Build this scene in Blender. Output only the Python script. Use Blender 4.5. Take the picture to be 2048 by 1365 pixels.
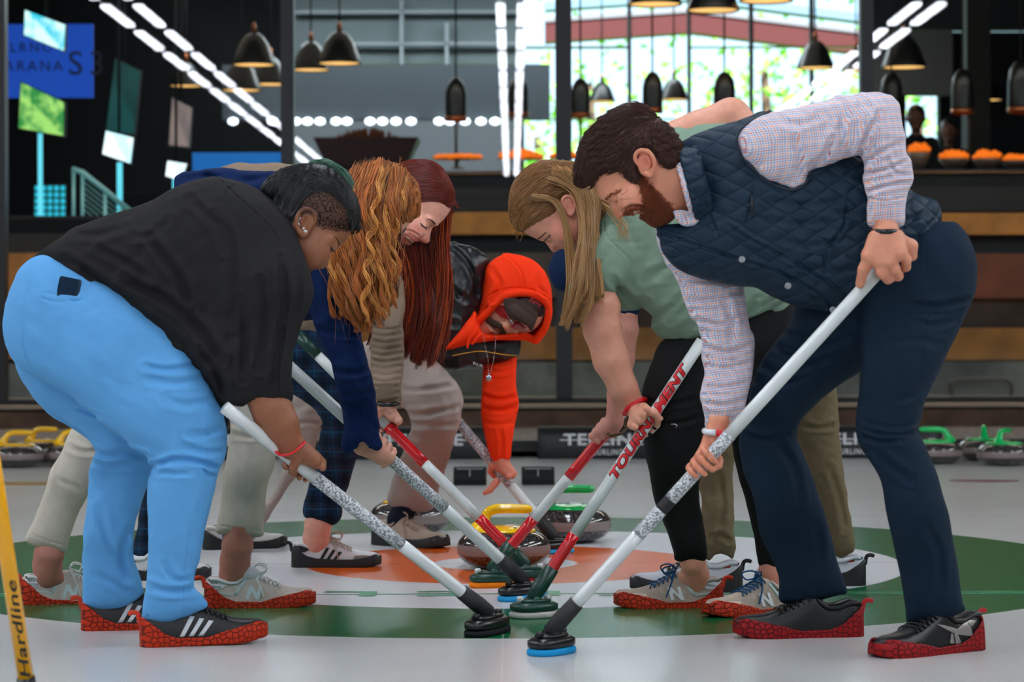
import bpy, math, random
import numpy as np
from mathutils import Vector, Matrix
try:
    import openvdb
except ImportError:
    import pyopenvdb as openvdb

for o in list(bpy.data.objects):
    bpy.data.objects.remove(o)
scene = bpy.context.scene
COL = scene.collection

# ------------------------------------------------------------------ camera
F_PX, HORIZON, CAM_H, ROLL = 5000.0, 646.4, 0.7375, -0.00277
cam_data = bpy.data.cameras.new('camera')
cam = bpy.data.objects.new('camera', cam_data)
COL.objects.link(cam)
cam_data.sensor_width = 36.0
cam_data.lens = F_PX / 2048 * 36.0
cam_data.shift_y = -(682.5 - HORIZON) / 2048
cam_data.clip_end = 400
cam.location = (0, 0, CAM_H)
cam.rotation_euler = (math.pi / 2, -ROLL, 0)
cam_data.dof.use_dof = True
cam_data.dof.focus_distance = 6.5
cam_data.dof.aperture_fstop = 5.6
scene.camera = cam

# ------------------------------------------------------------------ exposure and world
scene.view_settings.view_transform = 'Standard'
scene.view_settings.look = 'None'
scene.view_settings.gamma = 1.0
scene.view_settings.use_curve_mapping = False
scene.view_settings.exposure = 0.42
world = bpy.data.worlds.new('sky')
scene.world = world
world.use_nodes = True
wn = world.node_tree
wn.nodes.clear()
w_out = wn.nodes.new('ShaderNodeOutputWorld')
w_bg = wn.nodes.new('ShaderNodeBackground')
w_bg.inputs['Color'].default_value = (0.62, 0.85, 1.0, 1)
w_bg.inputs['Strength'].default_value = 1.6
wn.links.new(w_bg.outputs[0], w_out.inputs[0])
scene.cycles.use_denoising = True
scene.cycles.max_bounces = 6
scene.cycles.transparent_max_bounces = 12
scene.cycles.sample_clamp_indirect = 4.0
scene.cycles.caustics_reflective = False
scene.cycles.caustics_refractive = False


def area_light(name, loc, size, power, color, rot=(0, 0, 0)):
    ld = bpy.data.lights.new(name, 'AREA')
    ld.shape = 'RECTANGLE'
    ld.size, ld.size_y = size
    ld.energy = power
    ld.color = color
    o = bpy.data.objects.new(name, ld)
    COL.objects.link(o)
    o.location = loc
    o.rotation_euler = rot
    return o


ICE_L = (0.95, 0.98, 1.0)
# unseen side fills added beside the rink's ceiling rows (built below); then the lounge's
for lx in (-8.6, 8.6):
    area_light('side_fill_light', (lx, 6.0, 4.7), (0.6, 13.0), 260, ICE_L, (0, math.radians(-28 if lx > 0 else 28) * -1, 0))
area_light('lounge_light', (-1.0, 24.5, 4.75), (9.0, 5.0), 60, (1.0, 0.85, 0.65))
area_light('wall_fill_light', (-0.6, 26.2, 4.8), (5.5, 1.0), 210, (0.9, 0.96, 1.0))  # unseen fill added to brighten the lounge back wall
area_light('bench_fill_light', (1.0, 17.7, 4.75), (16.0, 0.5), 230, (1.0, 0.9, 0.75))  # unseen fill added to lift the bench boards
sun = bpy.data.lights.new('sun', 'SUN')
sun.energy = 14.0
sun.angle = 0.02
sun_o = bpy.data.objects.new('sun', sun)
COL.objects.link(sun_o)
sun_o.rotation_euler = (math.radians(38), math.radians(12), 0)


# ------------------------------------------------------------------ helpers
def P(px, py, Y):
    """pixel of the 2048x1365 frame at depth Y -> world point"""
    x, y = px - 1024.0, py - HORIZON
    xr = x + ROLL * y
    yr = -ROLL * x + y
    return (xr * Y / F_PX, Y, CAM_H - yr * Y / F_PX)


def floorY(py):
    return CAM_H * F_PX / (py - HORIZON)


def lin(c):
    if isinstance(c, str):
        c = [int(c[i:i + 2], 16) / 255 for i in (0, 2, 4)]
    return tuple(v / 12.92 if v <= 0.04045 else ((v + 0.055) / 1.055) ** 2.4 for v in c[:3]) + (1.0,)


def tag(o, label=None, cat=None, group=None, kind=None):
    for k, v in (('label', label), ('category', cat), ('group', group), ('kind', kind)):
        if v:
            o[k] = v
    return o


def empty(name, loc=(0, 0, 0), label=None, cat=None, group=None, rz=0):
    o = bpy.data.objects.new(name, None)
    COL.objects.link(o)
    o.location = loc
    o.rotation_euler = (0, 0, rz)
    o.empty_display_size = 0.1
    return tag(o, label, cat, group)


class MB:
    """collects verts / faces / colours, builds one mesh object"""
    def __init__(self):
        self.v, self.f, self.c, self.n = [], [], [], 0

    def add(self, v, f, c=None):
        v = np.asarray(v, float)
        self.v.append(v)
        self.f.append((f, self.n))
        self.n += len(v)
        self.c.append(np.ones((len(v), 3)) if c is None else (np.tile(np.asarray(c, float)[:3], (len(v), 1)) if np.ndim(c) == 1 else np.asarray(c)))
        return self

    def box(self, c, s, rz=0, taper=1.0, ry=0):
        v = np.array([(x, y, z) for z in (-.5, .5) for y in (-.5, .5) for x in (-.5, .5)], float)
        v[4:, :2] *= taper
        v *= np.asarray(s)
        if ry:
            ca, sa = math.cos(ry), math.sin(ry)
            v = np.stack([v[:, 0] * ca + v[:, 2] * sa, v[:, 1], -v[:, 0] * sa + v[:, 2] * ca], 1)
        ca, sa = math.cos(rz), math.sin(rz)
        v = np.stack([v[:, 0] * ca - v[:, 1] * sa, v[:, 0] * sa + v[:, 1] * ca, v[:, 2]], 1) + np.asarray(c)
        return self.add(v, [(0, 2, 3, 1), (4, 5, 7, 6), (0, 1, 5, 4), (2, 6, 7, 3), (0, 4, 6, 2), (1, 3, 7, 5)])

    def tube(self, pts, r, n=12, cap=True, c=None, flat=1.0):
        pts = np.asarray(pts, float)
        m = len(pts)
        r = np.broadcast_to(np.asarray(r, float), (m,))
        t = np.gradient(pts, axis=0)
        t /= np.linalg.norm(t, axis=1)[:, None] + 1e-12
        a = np.array([0, 0, 1.0]) if abs(t[0, 2]) < .9 else np.array([0, 1.0, 0])
        rings = []
        for i in range(m):
            b = np.cross(t[i], a)
            b /= np.linalg.norm(b) + 1e-12
            a = np.cross(b, t[i])
            ang = np.linspace(0, 2 * math.pi, n, endpoint=False)
            rings.append(pts[i] + r[i] * (np.cos(ang)[:, None] * b + flat * np.sin(ang)[:, None] * a))
        v = np.concatenate(rings)
        f = [(i * n + j, i * n + (j + 1) % n, (i + 1) * n + (j + 1) % n, (i + 1) * n + j) for i in range(m - 1) for j in range(n)]
        if cap:
            f += [tuple(range(n))[::-1], tuple((m - 1) * n + j for j in range(n))]
        return self.add(v, f, c)

    def lathe(self, prof, c=(0, 0, 0), n=48, cap=True, sy=1.0):
        ang = np.linspace(0, 2 * math.pi, n, endpoint=False)
        v = np.concatenate([np.stack([r * np.cos(ang), r * np.sin(ang) * sy, np.full(n, z)], 1) for r, z in prof]) + np.asarray(c)
        m = len(prof)
        f = [(i * n + j, i * n + (j + 1) % n, (i + 1) * n + (j + 1) % n, (i + 1) * n + j) for i in range(m - 1) for j in range(n)]
        if cap:
            f += [tuple(range(n))[::-1], tuple((m - 1) * n + j for j in range(n))]
        return self.add(v, f)

    def build(self, name, mat, parent=None, smooth=True, loc=None, bevel=0, solid=0):
        me = bpy.data.meshes.new(name)
        V = np.concatenate(self.v) if self.v else np.zeros((0, 3))
        par_off = np.array(parent.matrix_world.translation if parent is not None else (0, 0, 0))
        F = []
        for f, off in self.f:
            if isinstance(f, np.ndarray):
                F.append(f + off)
            else:
                F += [tuple(int(i) + off for i in q) for q in f] if off else list(f)
        if F and isinstance(F[0], np.ndarray):
            q = np.concatenate([x for x in F if isinstance(x, np.ndarray)])
            rest = [x for x in F if not isinstance(x, np.ndarray)]
            if rest:
                me.from_pydata([tuple(x) for x in V.tolist()], [], [tuple(int(a) for a in x) for x in q] + rest)
            else:
                me.vertices.add(len(V))
                me.vertices.foreach_set('co', V.astype(np.float32).ravel())
                me.loops.add(q.size)
                me.loops.foreach_set('vertex_index', q.astype(np.int32).ravel())
                me.polygons.add(len(q))
                me.polygons.foreach_set('loop_start', np.arange(0, q.size, q.shape[1], dtype=np.int32))
                me.update(calc_edges=True)
        else:
            me.from_pydata([tuple(x) for x in V.tolist()], [], F)
        me.update()
        me.validate()
        if len(me.vertices) == len(V):
            ca = me.color_attributes.new('Col', 'FLOAT_COLOR', 'POINT')
            cc = np.concatenate([np.concatenate(self.c), np.ones((len(V), 1))], 1)
            ca.data.foreach_set('color', cc.astype(np.float32).ravel())
        me.polygons.foreach_set('use_smooth', [bool(smooth)] * len(me.polygons))
        me.materials.append(mat)
        o = bpy.data.objects.new(name, me)
        COL.objects.link(o)
        if parent is not None:
            o.parent = parent
        if loc is not None:
            o.location = loc
        if bevel:
            b = o.modifiers.new('bevel', 'BEVEL')
            b.width = bevel
            b.segments = 2
            b.limit_method = 'ANGLE'
        if solid:
            b = o.modifiers.new('solid', 'SOLIDIFY')
            b.thickness = solid
            b.offset = 0
        return o


def world_to(parent, V):
    """world verts -> parent-local verts"""
    M = np.array(parent.matrix_world.inverted())
    V = np.asarray(V, float)
    return V @ M[:3, :3].T + M[:3, 3]


def local_mb(mb, parent):
    mb.v = [world_to(parent, v) for v in mb.v]
    return mb


# ------------------------------------------------------------------ materials
MATS = {}


def mat(name, color, rough=0.5, metal=0.0, spec=0.5, emit=None, estr=0, sss=0, bump=None, noise=None, vcol=False,
        coat=0, sheen=0, alpha=None, trans=0):
    """color hex; bump=(kind, scale, strength[, distance]); noise=(scale, amount) albedo mottling; vcol multiplies the Col attribute"""
    if name in MATS:
        return MATS[name]
    m = bpy.data.materials.new(name)
    MATS[name] = m
    m.use_nodes = True
    nt = m.node_tree
    bs = nt.nodes['Principled BSDF']
    bs.inputs['Base Color'].default_value = lin(color)
    bs.inputs['Roughness'].default_value = rough
    bs.inputs['Metallic'].default_value = metal
    bs.inputs['Specular IOR Level'].default_value = .22 if (rough >= .72 and spec == .5) else spec
    if sss:
        bs.inputs['Subsurface Weight'].default_value = sss
        bs.inputs['Subsurface Radius'].default_value = (0.012, 0.005, 0.003)
        bs.inputs['Subsurface Scale'].default_value = 0.6
    if coat:
        bs.inputs['Coat Weight'].default_value = coat
        bs.inputs['Coat Roughness'].default_value = 0.08
    if sheen:
        bs.inputs['Sheen Weight'].default_value = sheen
        bs.inputs['Sheen Roughness'].default_value = 0.5
    if trans:
        bs.inputs['Transmission Weight'].default_value = trans
    if emit:
        bs.inputs['Emission Color'].default_value = lin(emit)
        bs.inputs['Emission Strength'].default_value = estr
    tc = nt.nodes.new('ShaderNodeTexCoord')
    last = None
    if vcol:
        a = nt.nodes.new('ShaderNodeVertexColor')
        a.layer_name = 'Col'
        mx = nt.nodes.new('ShaderNodeMix')
        mx.data_type = 'RGBA'
        mx.blend_type = 'MULTIPLY'
        mx.inputs[0].default_value = 1
        mx.inputs[6].default_value = lin(color)
        nt.links.new(a.outputs[0], mx.inputs[7])
        last = mx.outputs[2]
    if noise:
        n = nt.nodes.new('ShaderNodeTexNoise')
        n.inputs['Scale'].default_value = noise[0]
        n.inputs['Detail'].default_value = 6
        nt.links.new(tc.outputs['Object'], n.inputs['Vector'])
        r = nt.nodes.new('ShaderNodeMapRange')
        r.inputs[1].default_value = 0.3
        r.inputs[2].default_value = 0.7
        r.inputs[3].default_value = 1 - noise[1]
        r.inputs[4].default_value = 1 + noise[1]
        nt.links.new(n.outputs[0], r.inputs[0])
        mx = nt.nodes.new('ShaderNodeMix')
        mx.data_type = 'RGBA'
        mx.blend_type = 'MULTIPLY'
        mx.inputs[0].default_value = 1
        mx.inputs[6].default_value = lin(color)
        if last:
            nt.links.new(last, mx.inputs[6])
        nt.links.new(r.outputs[0], mx.inputs[7])
        last = mx.outputs[2]
    if last:
        nt.links.new(last, bs.inputs['Base Color'])
    if bump:
        h = None
        if bump[0] == 'noise':
            t = nt.nodes.new('ShaderNodeTexNoise')
            t.inputs['Scale'].default_value = bump[1]
            t.inputs['Detail'].default_value = 4
            h = t.outputs[0]
        elif bump[0] == 'voronoi':
            t = nt.nodes.new('ShaderNodeTexVoronoi')
            t.feature = 'DISTANCE_TO_EDGE'
            t.inputs['Scale'].default_value = bump[1]
            h = t.outputs[0]
        elif bump[0] in ('weave', 'knit', 'ribs'):
            t = nt.nodes.new('ShaderNodeTexWave')
            t.bands_direction = {'weave': 'DIAGONAL', 'knit': 'X', 'ribs': 'Z'}[bump[0]]
            t.inputs['Scale'].default_value = bump[1]
            t.inputs['Distortion'].default_value = 1.5
            h = t.outputs['Fac']
        nt.links.new(tc.outputs['Object'], t.inputs['Vector'])
        b = nt.nodes.new('ShaderNodeBump')
        b.inputs['Strength'].default_value = bump[2]
        b.inputs['Distance'].default_value = bump[3] if len(bump) > 3 else 0.002
        nt.links.new(h, b.inputs['Height'])
        nt.links.new(b.outputs[0], bs.inputs['Normal'])
    return m


def nodes_of(m):
    return m.node_tree, m.node_tree.nodes['Principled BSDF']


def math_node(nt, op, a, b=None, c=None):
    n = nt.nodes.new('ShaderNodeMath')
    n.operation = op
    for i, v in enumerate((a, b, c)):
        if v is None:
            continue
        if isinstance(v, (int, float)):
            n.inputs[i].default_value = v
        else:
            nt.links.new(v, n.inputs[i])
    return n.outputs[0]


def mix_col(nt, fac, a, b):
    n = nt.nodes.new('ShaderNodeMix')
    n.data_type = 'RGBA'
    for i, v in ((0, fac), (6, a), (7, b)):
        if isinstance(v, (int, float)):
            n.inputs[i].default_value = v
        elif isinstance(v, tuple):
            n.inputs[i].default_value = v
        else:
            nt.links.new(v, n.inputs[i])
    return n.outputs[2]


def text_mesh(s, size=1.0, bold=0.0, shear=0.0, spacing=1.0):
    """verts (n,2) and faces of a text, origin at its lower left; needs no operators"""
    cu = bpy.data.curves.new('lettering', 'FONT')
    cu.body = s
    cu.size = size
    cu.offset = bold
    cu.shear = shear
    cu.space_character = spacing
    cu.resolution_u = 4
    ob = bpy.data.objects.new('lettering', cu)
    COL.objects.link(ob)
    dg = bpy.context.evaluated_depsgraph_get()
    dg.update()
    me = bpy.data.meshes.new_from_object(ob.evaluated_get(dg))
    V = np.array([v.co[:] for v in me.vertices])
    Fc = [tuple(p.vertices) for p in me.polygons]
    bpy.data.objects.remove(ob)
    bpy.data.curves.remove(cu)
    bpy.data.meshes.remove(me)
    V = V[:, :2]
    V = V - V.min(0)
    return V, Fc


def subdiv(V, F, maxlen):
    """triangulate and split until no edge is longer than maxlen (for wrapping lettering over curved surfaces)"""
    T = []
    for f in F:
        T += [(f[0], f[i], f[i + 1]) for i in range(1, len(f) - 1)]
    V = [tuple(v) for v in V]
    for _ in range(7):
        mid, out, did = {}, [], False

        def m(a, b):
            k = (min(a, b), max(a, b))
            if k not in mid:
                mid[k] = len(V)
                V.append(tuple((V[a][i] + V[b][i]) / 2 for i in range(2)))
            return mid[k]

        def ln(a, b):
            return math.hypot(V[a][0] - V[b][0], V[a][1] - V[b][1]) > maxlen
        for a, b, c in T:
            L = [ln(a, b), ln(b, c), ln(c, a)]
            k = sum(L)
            if k == 0:
                out.append((a, b, c))
                continue
            did = True
            while not (L[0] and (k != 2 or L[1])) if k != 3 else False:
                a, b, c = b, c, a
                L = L[1:] + L[:1]
            if k == 1:
                p = m(a, b)
                out += [(a, p, c), (p, b, c)]
            elif k == 2:
                p, q = m(a, b), m(b, c)
                out += [(a, p, c), (p, q, c), (p, b, q)]
            else:
                p, q, r = m(a, b), m(b, c), m(c, a)
                out += [(a, p, r), (p, b, q), (r, q, c), (p, q, r)]
        T = out
        if not did:
            break
    return np.array(V), T


# ------------------------------------------------------------------ distance-field modelling (units: pixels of the frame at the person's depth)
def catmull(pts, n=6, closed=True):
    p = np.asarray(pts, float)
    out = []
    m = len(p)
    rng = range(m) if closed else range(m - 1)
    for i in rng:
        if closed:
            a, b, c, d = p[i - 1], p[i], p[(i + 1) % m], p[(i + 2) % m]
        else:
            a, b, c, d = p[max(i - 1, 0)], p[i], p[i + 1], p[min(i + 2, m - 1)]
        for t in np.linspace(0, 1, n, endpoint=False):
            out.append(.5 * ((2 * b) + (-a + c) * t + (2 * a - 5 * b + 4 * c - d) * t * t + (-a + 3 * b - 3 * c + d) * t ** 3))
    if not closed:
        out.append(p[-1])
    return np.array(out)


def poly_sdf(poly, U, V):
    """signed distance, positive inside"""
    shp = U.shape
    q = np.stack([U.ravel(), V.ravel()], 1).astype(np.float32)
    d = np.full(len(q), 1e9, np.float32)
    ins = np.zeros(len(q), bool)
    P0 = np.asarray(poly, np.float32)
    P1 = np.roll(P0, -1, 0)
    for a, b in zip(P0, P1):
        e = b - a
        L = (e * e).sum() + 1e-9
        w = q - a
        t = np.clip((w @ e) / L, 0, 1)
        dd = ((w - t[:, None] * e) ** 2).sum(1)
        np.minimum(d, dd, out=d)
        c = ((a[1] > q[:, 1]) != (b[1] > q[:, 1]))
        if abs(e[1]) > 1e-6:
            ins ^= c & (q[:, 0] < e[0] * (q[:, 1] - a[1]) / e[1] + a[0])
    d = np.sqrt(d)
    return np.where(ins, d, -d).reshape(shp)


def line_dist(pts, U, V):
    d = np.full(U.shape, 1e9, np.float32)
    p = np.asarray(pts, np.float32)
    for a, b in zip(p[:-1], p[1:]):
        e = b - a
        t = np.clip(((U - a[0]) * e[0] + (V - a[1]) * e[1]) / ((e * e).sum() + 1e-9), 0, 1)
        d = np.minimum(d, (U - a[0] - t * e[0]) ** 2 + (V - a[1] - t * e[1]) ** 2)
    return np.sqrt(d)


def relax(mask, h0, iters, step):
    h = h0
    for _ in range(iters):
        n = (np.roll(h, 1, 0) + np.roll(h, -1, 0) + np.roll(h, 1, 1) + np.roll(h, -1, 1) + 2 * step * step) * .25
        h = np.where(mask, n, 0)
    return h


def inflate(s, step):
    """smooth inflation height-squared from the signed distance map s (Poisson), zero on the outline, negative outside"""
    mask = s > 0
    mask[0, :] = mask[-1, :] = mask[:, 0] = mask[:, -1] = False
    n = 1
    levels = [1]
    while min(s.shape) / (levels[-1] * 2) > 12:
        levels.append(levels[-1] * 2)
    h = None
    for L in levels[::-1]:
        ml = mask[::L, ::L]
        if h is None:
            h = np.zeros(ml.shape)
        else:
            hh = np.repeat(np.repeat(h, 2, 0), 2, 1)
            h2 = np.zeros(ml.shape)
            a, b = min(ml.shape[0], hh.shape[0]), min(ml.shape[1], hh.shape[1])
            h2[:a, :b] = hh[:a, :b]
            h = h2
        h = relax(ml, h, 220 if L == levels[-1] else 110, step * L)
    ok = s > 1.5 * step
    q = np.where(ok, h / np.maximum(s, 1e-3), 0)
    wgt = ok.astype(float)
    for _ in range(10):
        qs = sum(np.roll(q * wgt, k, ax) for k in (1, -1) for ax in (0, 1)) + q * wgt
        ws = sum(np.roll(wgt, k, ax) for k in (1, -1) for ax in (0, 1)) + wgt
        new = np.where(ws > 0, qs / np.maximum(ws, 1e-9), 0)
        q = np.where(ok, q, new)
        wgt = np.where(ok, 1, (ws > 0).astype(float))
    fallback = np.median(q[ok]) if ok.any() else 1
    q = np.where(wgt > 0, q, fallback)
    return np.where(s > 0, q * s, np.maximum(q, 2.0) * s)


class Vol:
    def __init__(self, lo, hi, h):
        self.h = h
        self.lo = np.array(lo, float)
        self.n = np.ceil((np.array(hi, float) - self.lo) / h).astype(int) + 1
        self.ax = [(self.lo[i] + h * np.arange(self.n[i])).astype(np.float32) for i in range(3)]
        self.D = np.full(self.n, 200.0, np.float32)
        self.U, self.V = np.meshgrid(self.ax[0], self.ax[1], indexing='ij')

    def _sl(self, lo, hi):
        out = []
        for i in range(3):
            a = int(np.clip((lo[i] - self.lo[i]) / self.h, 0, self.n[i] - 1))
            b = int(np.clip((hi[i] - self.lo[i]) / self.h + 2, 1, self.n[i]))
            out.append(slice(a, max(b, a + 1)))
        return tuple(out)

    def _put(self, sl, d, k, op):
        D = self.D[sl]
        if op == 'u':
            if k > 0:
                hh = np.clip(.5 + .5 * (D - d) / k, 0, 1)
                self.D[sl] = D * (1 - hh) + d * hh - k * hh * (1 - hh)
            else:
                self.D[sl] = np.minimum(D, d)
        elif op == 's':
            if k > 0:
                hh = np.clip(.5 - .5 * (D + d) / k, 0, 1)
                self.D[sl] = D * (1 - hh) - d * hh + k * hh * (1 - hh)
            else:
                self.D[sl] = np.maximum(D, -d)
        elif op == 'i':
            self.D[sl] = np.maximum(D, d)

    def cone(self, a, b, ra, rb, k=8, op='u', sw=1.0):
        a, b = np.asarray(a, float), np.asarray(b, float)
        R = max(ra, rb) + k + 14
        Rw = max(ra, rb) * sw + k + 14
        lo, hi = np.minimum(a, b), np.maximum(a, b)
        sl = self._sl(lo - (R, R, Rw), hi + (R, R, Rw))
        X = self.ax[0][sl[0]][:, None, None]
        Y = self.ax[1][sl[1]][None, :, None]
        Z = self.ax[2][sl[2]][None, None, :]
        e = b - a
        e2 = e * (1, 1, 1 / sw)
        L = (e2 * e2).sum() + 1e-9
        px, py, pz = X - a[0], Y - a[1], (Z - a[2]) / sw
        t = np.clip((px * e2[0] + py * e2[1] + pz * e2[2]) / L, 0, 1)
        d = np.sqrt((px - t * e2[0]) ** 2 + (py - t * e2[1]) ** 2 + (pz - t * e2[2]) ** 2) - (ra + t * (rb - ra))
        if sw < 1:
            d = d * (sw ** .5)
        self._put(sl, d, k, op)
        return self

    def chain(self, pts, k=8, op='u', sw=1.0):
        for p, q in zip(pts[:-1], pts[1:]):
            self.cone(p[:3], q[:3], p[3], q[3], k, op, sw)
        return self

    def ell(self, c, r, M=None, k=8, op='u'):
        c, r = np.asarray(c, float), np.asarray(r, float)
        R = r.max() + k + 14
        sl = self._sl(c - R, c + R)
        X = self.ax[0][sl[0]][:, None, None] - c[0]
        Y = self.ax[1][sl[1]][None, :, None] - c[1]
        Z = self.ax[2][sl[2]][None, None, :] - c[2]
        M = np.eye(3) if M is None else M
        q = [M[i][0] * X + M[i][1] * Y + M[i][2] * Z for i in range(3)]
        k0 = np.sqrt(sum((q[i] / r[i]) ** 2 for i in range(3)))
        k1 = np.sqrt(sum((q[i] / r[i] ** 2) ** 2 for i in range(3))) + 1e-6
        self._put(sl, k0 * (k0 - 1) / k1, k, op)
        return self

    def blob(self, poly, k=1.0, wc=0.0, blend=8, op='u', smooth=5, cap=None, flat=1.0):
        """inflated outline. wc: number or [(u, v, w), ...] interpolated; k: depth/width factor; cap: largest half-depth"""
        p = catmull(poly, smooth) if smooth else np.asarray(poly, float)
        m = 16 + blend
        step = self.h
        i0 = int(max((p[:, 0].min() - m - self.lo[0]) / step, 0))
        i1 = int(min((p[:, 0].max() + m - self.lo[0]) / step + 2, self.n[0]))
        j0 = int(max((p[:, 1].min() - m - self.lo[1]) / step, 0))
        j1 = int(min((p[:, 1].max() + m - self.lo[1]) / step + 2, self.n[1]))
        U, V = self.U[i0:i1, j0:j1], self.V[i0:i1, j0:j1]
        s = poly_sdf(p, U, V)
        h = inflate(s, step)
        if cap:
            hp = np.maximum(h, 0)
            h = np.where(h > 0, hp / np.sqrt(1 + (hp / (cap / k) ** 2) ** 2) , h)
        if np.ndim(wc):
            C = np.asarray(wc, float)
            W = np.zeros(U.shape)
            S = np.zeros(U.shape)
            for cu, cv, cw in C:
                g = 1 / ((U - cu) ** 2 + (V - cv) ** 2 + 400)
                g = g ** 1.5
                W += g * cw
                S += g
            W = W / S
        else:
            W = np.full(U.shape, float(wc))
        gy = np.gradient(h, step)
        g2 = (gy[0] ** 2 + gy[1] ** 2)[:, :, None]
        T = math.sqrt(max(h.max(), 1)) * k
        k0 = int(max((W.min() - T - m - self.lo[2]) / step, 0))
        k1 = int(min((W.max() + T + m - self.lo[2]) / step + 2, self.n[2]))
        Z = self.ax[2][k0:k1][None, None, :] - W[:, :, None]
        Fv = Z * Z / (k * k) - h[:, :, None]
        G = np.sqrt(4 * Z * Z / k ** 4 + g2 + 4.0)
        d = Fv / G
        self._put((slice(i0, i1), slice(j0, j1), slice(k0, k1)), d.astype(np.float32), blend, op)
        return self

    def crease(self, lines, wmid=None):
        """lines: (pts, depth, width) carve where depth > 0, ridge where < 0; on the near side of wmid (number or None)"""
        acc = np.zeros(self.U.shape, np.float32)
        for pts, dep, wid in lines:
            dep, wid = dep * 1.55, wid * .85
            c = catmull(pts, 5, False)
            u0, u1 = c[:, 0].min() - 3 * wid, c[:, 0].max() + 3 * wid
            v0, v1 = c[:, 1].min() - 3 * wid, c[:, 1].max() + 3 * wid
            i0, i1 = [int(np.clip((x - self.lo[0]) / self.h, 0, self.n[0])) for x in (u0, u1)]
            j0, j1 = [int(np.clip((x - self.lo[1]) / self.h, 0, self.n[1])) for x in (v0, v1)]
            if i1 <= i0 or j1 <= j0:
                continue
            U, V = self.U[i0:i1, j0:j1], self.V[i0:i1, j0:j1]
            d = line_dist(c, U, V)
            e = min(1, 1)
            # taper towards both ends
            de = np.minimum(np.hypot(U - c[0, 0], V - c[0, 1]), np.hypot(U - c[-1, 0], V - c[-1, 1]))
            g = dep * (np.exp(-(d / wid) ** 2) - .55 * np.exp(-((d - 1.9 * wid) / wid) ** 2)) * np.clip(de / (2.5 * wid), 0.0, 1)
            acc[i0:i1, j0:j1] += g
        if wmid is None:
            ins = self.D < 0
            cnt = ins.sum(2)
            wm = np.where(cnt > 0, (ins * self.ax[2]).sum(2) / np.maximum(cnt, 1), -1e4)
            self.D += acc[:, :, None] * np.clip((wm[:, :, None] - self.ax[2]) / 16, 0, 1).astype(np.float32)
        else:
            self.D += acc[:, :, None] * (self.ax[2] < wmid)[None, None, :]
        return self

    def folds(self, amp, wl, seed=0, stretch=(1, 1, 1), ang=0):
        rs = np.random.RandomState(seed)
        ca, sa = math.cos(ang), math.sin(ang)
        X = self.ax[0][:, None, None]
        Y = self.ax[1][None, :, None]
        Z = self.ax[2][None, None, :]
        A = (X * ca + Y * sa) / stretch[0]
        B = (-X * sa + Y * ca) / stretch[1]
        C = Z / stretch[2]
        acc = 0
        for o in range(3):
            f = 2 * math.pi / wl * (1.7 ** o)
            ph = rs.rand(6) * 6.28
            d = rs.randn(3, 3)
            wob = np.sin(f * .45 * (d[0, 0] * A + d[0, 1] * B + d[0, 2] * C) + ph[3])
            acc = acc + (1.7 ** -o) * np.sin(f * (A * .9 + .3 * B * d[1, 0] + .35 * C * d[1, 1]) + 1.6 * wob + ph[0]) * (.6 + .4 * np.sin(f * .3 * (B + .4 * C * d[2, 0]) + ph[1]))
        self.D += (1.25 * amp * acc).astype(np.float32)
        return self

    def inside(self, vols, margin=7):
        """keep only what lies deeper than margin inside the given volumes"""
        G = np.stack(np.meshgrid(*self.ax, indexing='ij'), -1).reshape(-1, 3)
        best = np.full(len(G), 99.0)
        for v in vols:
            hi = v.lo + v.h * (v.n - 1)
            ok = np.all((G > v.lo) & (G < hi), 1)
            if ok.any():
                best[ok] = np.minimum(best[ok], v.sample(G[ok]))
        self.D = np.maximum(self.D, (best + margin).reshape(self.n)).astype(np.float32)
        return self

    def shell(self, head, poly, off=4.0, soft=4.0):
        """a layer off thick over another volume of the same grid, within an outline seen from the front"""
        s_ = poly_sdf(catmull(poly, 4), self.U, self.V)[:, :, None]
        th = off * np.clip((s_ + soft) / (2 * soft), 0, 1)
        d = np.maximum(head.D - th, -s_ - soft)
        self.D = np.minimum(self.D, d.astype(np.float32))
        return self

    def twin(self):
        v = Vol.__new__(Vol)
        v.__dict__.update(self.__dict__)
        v.D = np.full(self.n, 200.0, np.float32)
        return v

    def copy(self):
        v = self.twin()
        v.D = self.D.copy()
        return v

    def on(self, pts, off=0.0):
        """lift (u, v[, r]) points onto the near surface; off > 0 lies above it"""
        out = []
        for p in pts:
            i = int(round((p[0] - self.lo[0]) / self.h))
            j = int(round((p[1] - self.lo[1]) / self.h))
            best = None
            for rad in range(0, 9):
                for a, b in ((0, 0), (rad, 0), (-rad, 0), (0, rad), (0, -rad)):
                    ii, jj = np.clip(i + a, 0, self.n[0] - 1), np.clip(j + b, 0, self.n[1] - 1)
                    col = self.D[ii, jj]
                    k = np.argmax(col < 0)
                    if col[k] < 0:
                        d0, d1 = (col[k - 1], col[k]) if k else (0, -1)
                        best = self.ax[2][k] - self.h * (1 - d0 / (d0 - d1))
                        break
                if best is not None:
                    break
            w = (0 if best is None else best) - off
            out.append((p[0], p[1], w) + tuple(p[2:]))
        return out

    def sample(self, P_):
        q = (P_ - self.lo) / self.h
        i = np.clip(np.floor(q).astype(int), 0, self.n - 2)
        t = np.clip(q - i, 0, 1)
        out = 0
        for a in (0, 1):
            for b in (0, 1):
                for c in (0, 1):
                    wt = (t[:, 0] if a else 1 - t[:, 0]) * (t[:, 1] if b else 1 - t[:, 1]) * (t[:, 2] if c else 1 - t[:, 2])
                    out = out + wt * self.D[i[:, 0] + a, i[:, 1] + b, i[:, 2] + c]
        return out

    def grad(self, P_):
        e = self.h * .8
        g = np.stack([self.sample(P_ + np.eye(3)[k] * e) - self.sample(P_ - np.eye(3)[k] * e) for k in range(3)], 1)
        return g / (np.linalg.norm(g, axis=1, keepdims=True) + 1e-9)

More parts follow.
